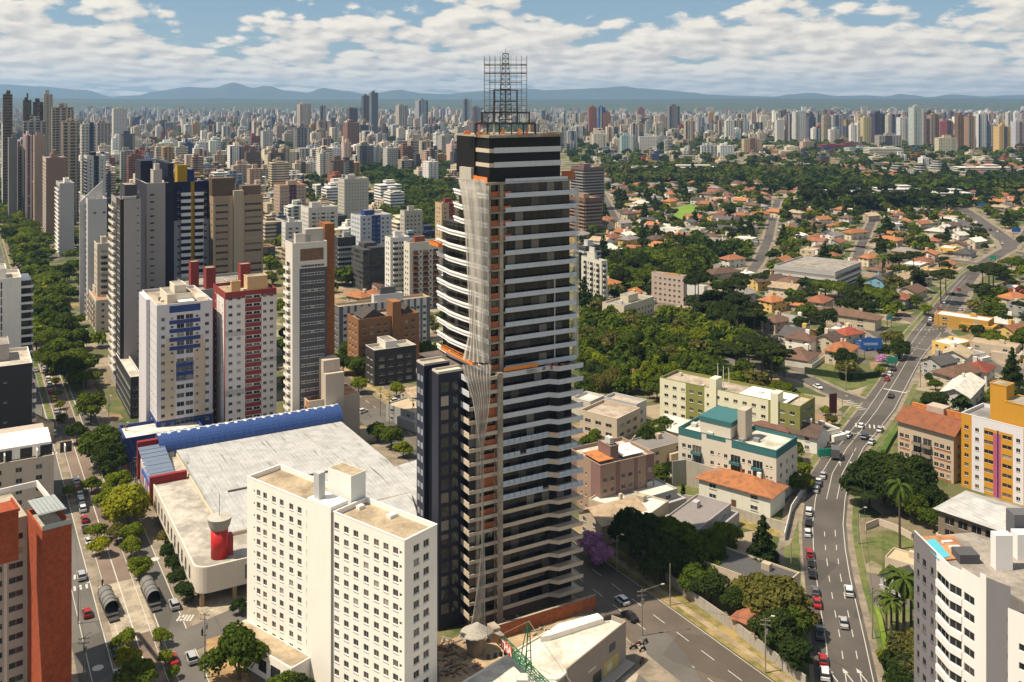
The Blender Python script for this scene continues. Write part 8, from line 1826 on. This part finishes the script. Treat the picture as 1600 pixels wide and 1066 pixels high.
for (x, y, k, c, g_, l_) in [(1346, 665, 'hatchback', 'white', gd, 'white hatchback crossing the zebra stripes beside the old red-roofed block'), (1375, 671, 'sedan', 'silver', gd, 'silver car on the zebra stripes nearest the red-roofed block'), (1351, 682, 'suv', 'dark blue', gd, 'dark blue car at the stop line by the zebra crossing'), (1362, 690, 'sedan', 'silver', gd, 'silver sedan in the right lane just before the zebra crossing'), (1325, 679, 'suv', 'white', gp, 'white car at the kerb left of the stop line'), (1349, 717, 'hatchback', 'white', gd, 'white car half behind the dark tree clump'), (1322, 752, 'suv', 'dark blue', gd, 'lone dark car in the bend of the road'),
 (1286, 742, 'sedan', 'silver', gp, 'silver car at the front of the three parked in the bend'), (1279, 752, 'sedan', 'white', gp, 'white car in the middle of the three parked in the bend'), (1275, 764, 'hatchback', 'silver', gp, 'silver hatchback at the rear of the three parked in the bend'), (1264, 799, 'suv', 'white', gp, 'white car at the front of the trio parked on the straight'), (1263, 815, 'sedan', 'black', gp, 'black car between two white parked cars'), (1262, 832, 'hatchback', 'white', gp, 'white hatchback behind the black parked car'), (1265, 864, 'suv', 'red', gp, 'red car parked at the left kerb ahead of the black pair'), (1267, 879, 'sedan', 'black', gp, 'black sedan parked right behind the red car'), (1269, 895, 'sedan', 'black', gp, 'second black sedan behind the red car, last in its bay'), (1274, 923, 'hatchback', 'grey', gp, 'dark car parked half under the olive tree'), (1277, 941, 'sedan', 'red', gp, 'dark red sedan parked by the olive tree'),
 (1281, 988, 'pickup', 'grey', gp, 'grey pickup parked below the motorbikes'), (1286, 1030, 'hatchback', 'red', gp, 'red hatchback in tree shade near the bottom edge'), (1289, 1052, 'suv', 'white', gp, 'white car parked lowest at the left kerb'), (1326, 923, 'suv', 'white', gd, 'white car driving alone in the right lane'), (1318, 972, 'sedan', 'silver', gd, 'silver car driving in the middle lanes below the white one'),
 (1392, 618, 'suv', 'black', gd, 'black car alone in the big intersection'), (1386, 592, 'hatchback', 'red', gp, 'red car at the rear of the row above the intersection'), (1390, 584, 'hatchback', 'white', gp, 'white car ahead of the red one above the intersection'), (1396, 576, 'suv', 'black', gp, 'black car ahead of the white one above the intersection'), (1408, 561, 'sedan', 'black', gp, 'black sedan by the purple tree'), (1417, 550, 'suv', 'dark blue', gp, 'dark blue car by the blue billboard'), (1451, 506, 'sedan', 'black', gp, 'black car at the near end of the row by the lawn'), (1454, 499, 'suv', 'white', gp, 'white car in the middle of the row by the lawn'), (1458, 493, 'sedan', 'black', gp, 'black car at the far end of the row by the lawn'),
 (1468, 482, 'hatchback', 'red', gd, 'red car on the left of the upper road'), (1475, 472, 'suv', 'white', gd, 'white car under the tall umbrella pine'), (1501, 483, 'sedan', 'silver', gd, 'silver car driving on the upper road'), (1490, 459, 'sedan', 'black', gp, 'black car in the shade of the pines'), (1498, 452, 'suv', 'red', gp, 'red car beyond the shade of the pines'), (1512, 444, 'sedan', 'black', gd, 'black car where the road bends out of sight'), (1547, 359, 'suv', 'dark blue', gd, 'dark car far up the winding road, left of a pair'), (1558, 362, 'sedan', 'white', gd, 'white car far up the winding road, right of a pair'), (1553, 369, 'hatchback', 'silver', gd, 'silver car far up the winding road'), (1566, 380, 'sedan', 'white', gd, 'white car at the far bend of the winding road')]:
 car(x, y, k, c, rhead(y), l_, g_)
car(1559, 510, 'sedan', 'white', UB, 'white car on the grass right of the upper road'); car(1278, 604, 'sedan', 'white', G(1300, 612) - G(1260, 592), 'white car on the side street beside the corner garden'); car(1238, 606, 'suv', 'dark blue', G(1300, 612) - G(1260, 592), 'dark car on the side street behind the olive block', z=0)
car(972, 937, 'hatchback', 'white', VA, 'white hatchback in the tower shadow on the wide avenue'); car(984, 962, 'sedan', 'black', VA, 'black car in the tower shadow on the wide avenue')
ga = 'cars along the left avenue'
for (x, y, k, c, l_) in [(127, 899, 'suv', 'silver', 'silver car beside the red block at the crossing lines'), (136, 957, 'hatchback', 'red', 'red car in the shadow left of the bus shelters'), (272, 944, 'suv', 'silver', 'silver car beside the right bus shelter'), (270, 1029, 'sedan', 'red', 'red car under the small trees in the bottom left'), (299, 1027, 'suv', 'silver', 'silver car beside the bare orange earth'), (182, 1018, 'sedan', 'black', 'black car parked left of the bus lane near the bottom'), (187, 1054, 'sedan', 'white', 'white car at the bottom edge left of the bus lane'), (139, 845, 'sedan', 'white', 'white car at the near end of the shaded parked row'), (119, 751, 'suv', 'white', 'white car at the far end of the shaded parked row'), (121, 763, 'hatchback', 'red', 'red car second in the shaded parked row'), (125, 772, 'sedan', 'white', 'white car third in the shaded parked row'), (127, 782, 'hatchback', 'white', 'white hatchback in the middle of the shaded row'), (129, 794, 'suv', 'white', 'white car just ahead of the dark red one in the shaded row'), (132, 811, 'hatchback', 'red', 'dark red car in the middle of the shaded row'), (134, 826, 'sedan', 'black', 'black car between the red and the last white car in the shaded row'),
 (84, 676, 'hatchback', 'white', 'white car turning at the cross street by the avenue'), (56, 578, 'sedan', 'silver', 'silver car beside the black office block'), (67, 568, 'suv', 'silver', 'silver car at the far end of the sunlit parked row'), (70, 575, 'sedan', 'white', 'white car second in the sunlit parked row'), (73, 583, 'sedan', 'black', 'black car in the sunlit parked row'), (75, 592, 'suv', 'white', 'white car behind the black one in the sunlit row'), (77, 600, 'hatchback', 'white', 'white hatchback ahead of the dark red car in the sunlit row'), (79, 611, 'sedan', 'red', 'dark red car in the sunlit parked row'), (84, 622, 'hatchback', 'yellow', 'yellow taxi-like car at the near end of the sunlit row'), (88, 642, 'sedan', 'silver', 'silver car in the shade beyond the cross street'), (92, 652, 'suv', 'dark blue', 'dark blue car in the shade beyond the cross street')]: car(x, y, k, c, VA, l_, ga)
for i, (x, y, c, l_) in enumerate([(628, 640, 'white', 'white car parked by the corner of the black four-storey block'), (623, 620, 'silver', 'silver car in the small car park beside the annex'), (618, 626, 'white', 'white car in the small car park beside the annex'), (635, 625, 'red', 'red car in the small car park beside the annex'), (567, 642, 'white', 'white car on the street behind the mall vault')]): car(x, y, 'hatchback', c, UA if i < 4 else UB, l_, None, .06)
car(1190, 985, 'suv', 'red', Vector((.1, 1, 0)), 'red vehicle parked behind the wall under the olive trees'); car(1200, 925, 'sedan', 'white', UB, 'white car in the yard beside the dark roofed house', None, 0)
for e in CPR.values():
 def rm(o):
  for ch in KIDS.get(o, ()): rm(ch)
  bpy.data.objects.remove(o)
 rm(e)
p = G(1305, 715); tk = root('truck', 'dark box truck parked at the kerb beside the green billboard', 'truck', (p.x, p.y, .05), rz=-.28)
mb = MB(); mb.box(-1.25, 1.25, -3.2, 1.8, .9, 3.5); mb.build('cargo_box', plain((.10, .10, .11), .5, name='truck_box_paint'), tk); mb = MB(); mb.box(-1.15, 1.15, 1.9, 3.6, .5, 2.5); c_ = mb.build('cab', plain((.30, .30, .32), .4, name='truck_cab_paint'), tk); mb = MB(); mb.box(-1.05, 1.05, 3.6, 3.64, 1.5, 2.3); mb.build('windscreen', GLD, c_)
for sx_ in (-1, 1):
 for y in (-2.2, 2.6): mb = MB(); mb.bar((sx_ * 1.15 - .15, y, .48), (sx_ * 1.15 + .15, y, .48), .48, n=12); mb.build('wheel', TY, tk)
def bike(px, py, rz, label, c):
 p = G(px, py); e = root('motorbike', label, 'motorbike', (p.x, p.y, .06), 'parked motorbikes', rz)
 for y in (-.65, .65): mb = MB(); mb.bar((-.06, y, .3), (.06, y, .3), .3, n=12); mb.build('wheel', TY, e)
 mb = MB(); mb.box(-.13, .13, -.5, .45, .45, .8); mb.build('body', plain(c, .3, name='bike_paint'), e); mb = MB(); mb.box(-.12, .12, -.6, .05, .8, .9); mb.build('seat', TY, e); mb = MB(); mb.bar((-.35, .42, 1.05), (.35, .42, 1.05), .03); mb.bar((0, .62, .35), (0, .42, 1.05), .04); mb.build('handlebar', TY, e)
for i, (x, y, l_) in enumerate([(1276, 965, 'dark motorbike at the far end of the bay by the olive tree'), (1278, 970, 'yellow motorbike in the bay between parked cars'), (1279, 975, 'black motorbike nearest the grey pickup'), (990, 1015, 'black motorbike at the far end of the row before the shop'), (997, 1010, 'red motorbike in the row before the shop'), (1004, 1018, 'black motorbike at the pavement corner before the shop'), (1008, 1006, 'dark motorbike closest to the power pole before the shop'), (1003, 1036, 'red motorbike by itself on the forecourt')]): bike(x, y, 1.2 + i * .2, l_, ((.02, .02, .02), (.55, .35, .02), (.02, .02, .02), (.02, .02, .02), (.3, .02, .02), (.02, .02, .02), (.05, .05, .06), (.35, .03, .02))[i])
def shelter(px0, py0, px1, py1, label):
 a, b_ = G(px0, py0), G(px1, py1); c = (a + b_) / 2; L = (b_ - a).length; d = (b_ - a).normalized(); e = root('bus_shelter', label, 'bus shelter', (c.x, c.y, .06), 'tube bus shelters', math.atan2(d.y, d.x) - math.pi / 2)
 mb = MB(); n = 10
 for i in range(n):
  t0, t1 = math.pi * (-.12 + 1.24 * i / n), math.pi * (-.12 + 1.24 * (i + 1) / n); q = [(math.cos(t) * 1.5, y, 1.9 + math.sin(t) * 1.5) for (t, y) in ((t0, -L / 2), (t0, L * .36), (t1, L * .36), (t1, -L / 2))]; mb.face(q); mb.face([(a_ * .97, b2, 1.9 + (c2 - 1.9) * .97) for a_, b2, c2 in q][::-1])
 mb.build('tube_roof', plain((.26, .25, .23), .3, .4, name='tinted_acrylic'), e, None, True); mb = MB(); mb.box(-1.45, 1.45, -L / 2, L / 2, .75, .95); mb.box(-1.0, 1.0, L / 2, L / 2 + 1.6, 0, .5); mb.box(-1.0, 1.0, -L / 2 - 1.2, -L / 2, .3, .8); mb.build('platform', plain((.05, .05, .05), .7, name='dark_platform'), e)
 for y in (-L / 2, -L / 4, 0, L / 5, L * .36):
  mb = MB()
  for i in range(n): t0, t1 = math.pi * (-.15 + 1.3 * i / n), math.pi * (-.15 + 1.3 * (i + 1) / n); mb.bar((math.cos(t0) * 1.55, y, 1.9 + math.sin(t0) * 1.55), (math.cos(t1) * 1.55, y, 1.9 + math.sin(t1) * 1.55), .07)
  mb.build('rib', plain((.08, .08, .08), .4, name='dark_rib'), e)
 mb = MB(); mb.box(-1.4, -1.2, -L / 2, L / 2, .95, 1.6); mb.build('side_panel', GLD, e)
shelter(164, 938, 177, 968, 'tube-shaped bus shelter in shadow left of the bus lane'); shelter(229, 922, 243, 952, 'tube-shaped bus shelter in the sun right of the bus lane')
def cable(label, pts):
 cu = MB()
 for i in range(len(pts) - 1):
  a, b_ = pts[i], pts[i + 1]; pv_ = a
  for k in range(1, 9): f_ = k / 8; q = a.lerp(b_, f_) - Vector((0, 0, 1.6 * 4 * f_ * (1 - f_) * .5)); cu.bar(pv_, q, .028, n=3); pv_ = q
 tag(cu.build('overhead_cable', plain((.02, .02, .02), name='cable_rubber'), None, pts[0]), label, 'cable')
def PH(x, y, z): p = G(x, y); return Vector((p.x, p.y, z))
cable('overhead cable strung between the poles on the right pavement of the curving road', [PH(1455, 1200, 10.4), PH(1363, 998, 10.4), PH(1350, 850, 10.2), PH(1352, 735, 10)])
cable('lower overhead cable on the right pavement of the curving road', [PH(1457, 1200, 9.2), PH(1364, 998, 9.2), PH(1351, 850, 9)])
cable('overhead cable from the avenue pole across to the trees', [PH(1003, 994, 9.4), PH(1196, 1052, 10.4), PH(1330, 1130, 10)])
cable('overhead cable along the upper road', [PH(1438, 605, 8.6), PH(1500, 545, 9), PH(1535, 502, 9.4), PH(1548, 455, 9)])
cable('overhead cable along the left avenue pavement by the mall', [PH(320, 1060, 12.4), PH(214, 760, 8.5), PH(196, 705, 8.5), PH(170, 660, 8.5), PH(140, 560, 8.5)])
cable('overhead cable beside the red block on the left avenue', [PH(150, 1250, 8.6), PH(131, 1066, 8.6), PH(118, 900, 8.6)])
PM = roofmat((.30, .27, .22), 'concrete_pole'); nP = 0
def pole(px, py, hgt, label, kind='power_pole', arm=0, xs_=True, ang=0.):
 p = G(px, py); e = root(kind, label, 'pole' if kind != 'street_lamp' else 'street lamp', (p.x, p.y, 0), 'street poles', ang); mb = MB(); mb.bar((0, 0, 0), (0, 0, hgt), .16, n=8, r2=.10); mb.build('post', PM, e)
 if xs_:
  for z in (hgt - .5, hgt - 1.4): mb = MB(); mb.box(-1.0, 1.0, -.06, .06, z, z + .12); [mb.box(x - .05, x + .05, -.05, .05, z + .12, z + .3) for x in (-.9, -.3, .3, .9)]; mb.build('crossarm', plain((.25, .22, .18), name='crossarm_wood'), e)
  mb = MB(); mb.cyl((.3, .1), .28, hgt - 3.2, hgt - 2.2, 10); mb.build('transformer', plain((.2, .2, .2), name='grey_metal'), e)
 if arm: mb = MB(); mb.bar((0, 0, hgt - .3), (arm, 0, hgt + .6), .05); a_ = mb.build('arm', PM, e); mb = MB(); mb.box(arm - .1, arm + .6, -.12, .12, hgt + .5, hgt + .68); mb.build('lamp_head', HLM, a_)
for q in [(1003, 994, 10, 'power pole at the pavement corner in front of the shop', 'power_pole', 4.5), (1047, 946, 9.5, 'plain pale pole standing in the tower shadow', 'street_lamp', 0, False), (964, 895, 9, 'dark pole in front of the flowering purple trees', 'street_lamp', 1.2, False), (1196, 1052, 11, 'tall pole at the foot of the trees by the avenue wall', 'power_pole', 1.2), (1363, 998, 11, 'dark power pole on the right pavement of the curving road', 'power_pole', 1.5), (1341, 850, 9, 'thin pole on the grass strip of the curving road', 'street_lamp', 1.5, False), (1322, 609, 10, 'white lamp post on the corner lawn', 'street_lamp', 1.5, False), (1466, 515, 10, 'lamp post under the blue billboard corner', 'street_lamp', 1.5, False), (1535, 502, 10, 'power pole on the right side of the upper road', 'power_pole', 1.2), (1438, 605, 9, 'power pole right of the big intersection', 'power_pole', 1.2), (1334, 723, 9, 'lamp post beside the dark tree clump', 'street_lamp', 1.2, False), (1316, 655, 8, 'lamp post left of the zebra crossing', 'street_lamp', 1.2, False),
  (320, 1060, 13, 'tall dark pole on the bare earth by the construction ditch', 'power_pole', 1.2), (131, 1066, 9, 'dark pole left of the white street circle', 'power_pole', 1.0), (122, 975, 8, 'curved lamp post beside the red block', 'street_lamp', 1.8, False), (214, 760, 9, 'pole in front of the mall street face', 'power_pole', .9), (196, 705, 9, 'pole beside the parking podium', 'power_pole', .9), (170, 660, 9, 'pole at the corner before the dark glass podium', 'power_pole', .8), (67, 668, 7, 'lamp post at the cross street left of the avenue', 'street_lamp', 1.8, False), (104, 668, 7, 'lamp post in the middle of the avenue at the cross street', 'street_lamp', 1.8, False), (594, 650, 10, 'power pole on the street behind the mall vault', 'power_pole', .9), (608, 662, 10, 'power pole nearer the mall on the street behind it', 'power_pole', .9), (1236, 900, 8, 'pale pole on the pavement behind the parked red car', 'street_lamp', 0, False), (645, 665, 10, 'power pole beside the dark annex', 'power_pole', .9), (1058, 350, 14, 'tall thin mast beside the bright round lawn', 'street_lamp', 0, False), (1082, 268, 46, 'tall dark radio mast above the park trees', 'radio_mast', 0, False)]:
 pole(q[0], q[1], q[2], q[3], q[4], q[5], q[6] if len(q) > 6 else True, ang=rdl.uniform(-.5, .5))
def billboard(px, py, w_, hh, zb_, c, label, rz=0., c2=None):
 p = G(px, py); e = root('billboard', label, 'billboard', (p.x, p.y, 0), None, rz); mb = MB(); mb.box(-w_ / 2, w_ / 2, -.1, .1, zb_, zb_ + hh); mb.build('panel', plain(c, .5, name='billboard_face'), e); mb = MB()
 mb.box(-w_ / 2 - .1, w_ / 2 + .1, .1, .2, zb_ - .1, zb_ + hh + .1); mb.build('frame', DFRAME, e)
 if c2: mb = MB(); mb.box(-w_ * .4, w_ * .3, -.14, -.1, zb_ + hh * .3, zb_ + hh * .55); mb.build('printed_band', plain(c2, .5, name='print'), e)
 for x in (-w_ * .35, w_ * .35): mb = MB(); mb.bar((x, .15, 0), (x, .15, zb_), .12); mb.build('leg', DFRAME, e)
billboard(1362, 562, 9, 4.5, 5, (.02, .12, .42), 'large blue billboard in front of the blue flat-roofed building', 0, (.3, .4, .5)); billboard(1394, 576, 5, 2.6, 2.2, (.05, .40, .26), 'turquoise green street billboard by the purple tree', .2); billboard(1290, 716, 5, 2.4, .6, (.03, .36, .24), 'turquoise green street sign left of the box truck', .2); billboard(1390, 512, 4, 2.2, 4, (.08, .32, .38), 'pale blue-green street sign left of the upper road', .5)
billboard(1588, 372, 7, 3.5, 5, (.02, .12, .42), 'blue billboard at the far right by the winding road', 0); billboard(1534, 330, 7, 3.5, 5, (.02, .12, .42), 'blue billboard far up the winding road', 0); billboard(1302, 650, 3, 7, 1, (.10, .015, .02), 'dark red upright totem sign beside the olive block', .3); billboard(1552, 412, 4, 2.5, 3, (.03, .36, .2), 'green road sign beside the winding road', 0)
def person(px, py, c1, c2, label, rz):
 p = G(px, py); e = root('person', label, 'person', (p.x, p.y, .06), None, rz)
 bm_ = bpy.data.meshes.new('body'); vs_ = [(0, 0, .92), (0, 0, 1.18), (0, 0, 1.42), (0, 0, 1.52), (0, .01, 1.66), (-.19, 0, 1.40), (-.25, .04, 1.12), (-.24, .12, .88), (.19, 0, 1.40), (.25, -.04, 1.12), (.24, .02, .88), (-.09, 0, .88), (-.10, .10, .48), (-.10, .06, .06), (-.10, .2, .03), (.09, 0, .88), (.10, -.06, .48), (.10, -.2, .08), (.10, -.06, .03)]
 ed = [(0, 1), (1, 2), (2, 3), (3, 4), (2, 5), (5, 6), (6, 7), (2, 8), (8, 9), (9, 10), (0, 11), (11, 12), (12, 13), (13, 14), (0, 15), (15, 16), (16, 17), (17, 18)]
 bm_.from_pydata(vs_, ed, []); o = bpy.data.objects.new('body', bm_); COL.objects.link(o); md = o.modifiers.new('skin', 'SKIN'); o.modifiers.new('sub', 'SUBSURF').levels = 1; o.modifiers['sub'].render_levels = 1
 rad = [.14, .15, .15, .06, .10, .06, .045, .035, .06, .045, .035, .09, .065, .045, .04, .09, .065, .045, .04]
 for v_, r_ in zip(bm_.skin_vertices[0].data, rad): v_.radius = (r_, r_)
 bm_.skin_vertices[0].data[0].use_root = True; bm_.materials.append(plain((.30, .18, .12), .7, name='skin')); o.parent = e
 mb = MB(); mb.cyl((0, 0), .175, .90, 1.44, 10, r2=.20); mb.build('shirt', plain(c1, .8, name='cloth'), e); mb = MB(); mb.cyl((-.1, .04), .09, .1, .92, 8, r2=.12); mb.cyl((.1, -.04), .09, .1, .92, 8, r2=.12); mb.build('trousers', plain(c2, .8, name='cloth'), e); mb = MB(); mb.cyl((0, -.01), .115, 1.68, 1.80, 8, r2=.05); mb.build('hair', plain((.02, .015, .01), .8, name='hair'), e)
person(160, 916, (.02, .02, .03), (.03, .03, .04), 'person in dark clothes standing on the avenue median', .3); person(316, 994, (.02, .02, .03), (.02, .02, .05), 'person in dark clothes on the bare earth corner', 1.); person(203, 716, (.5, .45, .4), (.05, .05, .08), 'person in a pale shirt left of a pair by the mall posts', 2.); person(207, 716, (.08, .06, .05), (.04, .04, .05), 'person in dark clothes right of a pair by the mall posts', 2.3)
# ================================================================ LABELS for the auto-placed things
LMK = [(790, 600, 'the dark tower'), (520, 850, 'the white slab block'), (460, 700, 'the blue vault'), (343, 840, 'the red turret'), (90, 900, 'the red block'), (275, 580, 'the blue and beige block'), (385, 550, 'the red-striped block'), (485, 500, 'the rust-flanked slab'), (205, 450, 'the tall grey tower'), (298, 370, 'the navy and yellow tower'), (370, 380, 'the tan and brown tower'), (78, 310, 'the brown slab tower'), (610, 570, 'the black four-storey block'), (600, 500, 'the brown brick house'), (620, 420, 'the white balcony tower'), (550, 310, 'the grey-beige block'), (450, 320, 'the orange pyramid roof'), (578, 180, 'the twin glass skyscrapers'), (15, 200, 'the crowned brown tower'), (60, 190, 'the olive and black towers'), (1150, 610, 'the olive and cream block'), (1140, 700, 'the teal-banded block'), (960, 740, 'the brown and mauve block'), (1045, 450, 'the pinkish six-storey block'), (980, 490, 'the cream ribbed block'), (920, 440, 'the cream balcony tower'), (915, 300, 'the striped office block'), (1450, 690, 'the old red-roofed block'), (1550, 710, 'the ochre and purple block'), (1540, 830, 'the arcaded building'), (1500, 950, 'the rooftop pool block'), (1168, 780, 'the large orange-roofed house'), (1070, 333, 'the round bright lawn'), (1400, 300, 'the long white building'), (1420, 260, 'the terraced offices'), (1345, 237, 'the green-roofed hall'), (940, 190, 'the bright blue tower'), (1435, 200, 'the green-topped tower'), (1375, 200, 'the black and red tower'), (1536, 205, 'the white round-faced tower'), (1260, 440, 'the grey gallery terrace'), (1362, 545, 'the blue billboard'), (1330, 585, 'the corner garden hedge'), (1400, 620, 'the big intersection'), (1350, 440, 'the light blue gabled house'), (1545, 400, 'the far road bend'), (1580, 470, 'the red and white flat house'), (1055, 225, 'the stepped grey tower'), (1180, 230, 'the wide tan block'), (1500, 640, 'the long white shed roof'), (200, 940, 'the bus shelters'), (730, 185, 'the blue-grey glass tower'), (380, 200, 'the orange-signed tower'), (560, 250, 'the grey hospital-like slab'), (240, 230, 'the stepped white hillside block'), (1280, 700, 'the box truck'), (1240, 200, 'the maroon and white slim tower'), (1500, 210, 'the dark brown balcony tower'), (660, 350, 'the park grey block'), (150, 400, 'the sloping-shouldered tower')]
ORD = ['', 'second ', 'third ', 'fourth ', 'fifth ', 'sixth ', 'seventh ', 'eighth ', 'ninth ', 'tenth ', 'eleventh ', 'twelfth '] + [f'{n_}th ' for n_ in range(13, 60)]
bins = {}
for (ob, ds, x, y, hh) in AUTO:
 px, py = PX((x, y, hh * .5 if hh > 12 else 0)); L = min(LMK, key=lambda l: (l[0] - px) ** 2 + (1.6 * (l[1] - py)) ** 2); dx, dy = px - L[0], (py - L[1]) * 1.6
 rel = ('left of' if dx < 0 else 'right of') if abs(dx) > abs(dy) else ('beyond' if dy < 0 else 'in front of')
 bins.setdefault((ds, L[2], rel), []).append((math.hypot(dx, dy), ob))
for (ds, l_, rel), lst in bins.items():
 lst.sort(key=lambda q: q[0])
 for i, (_d, ob) in enumerate(lst):
  if len(lst) == 1: s_ = f'{ds} {rel} {l_}'
  else: s_ = f'{ds} {rel} {l_}, {(ORD[i] + "nearest") if i < len(lst) - 1 else "farthest"}'
  ob['label'] = s_
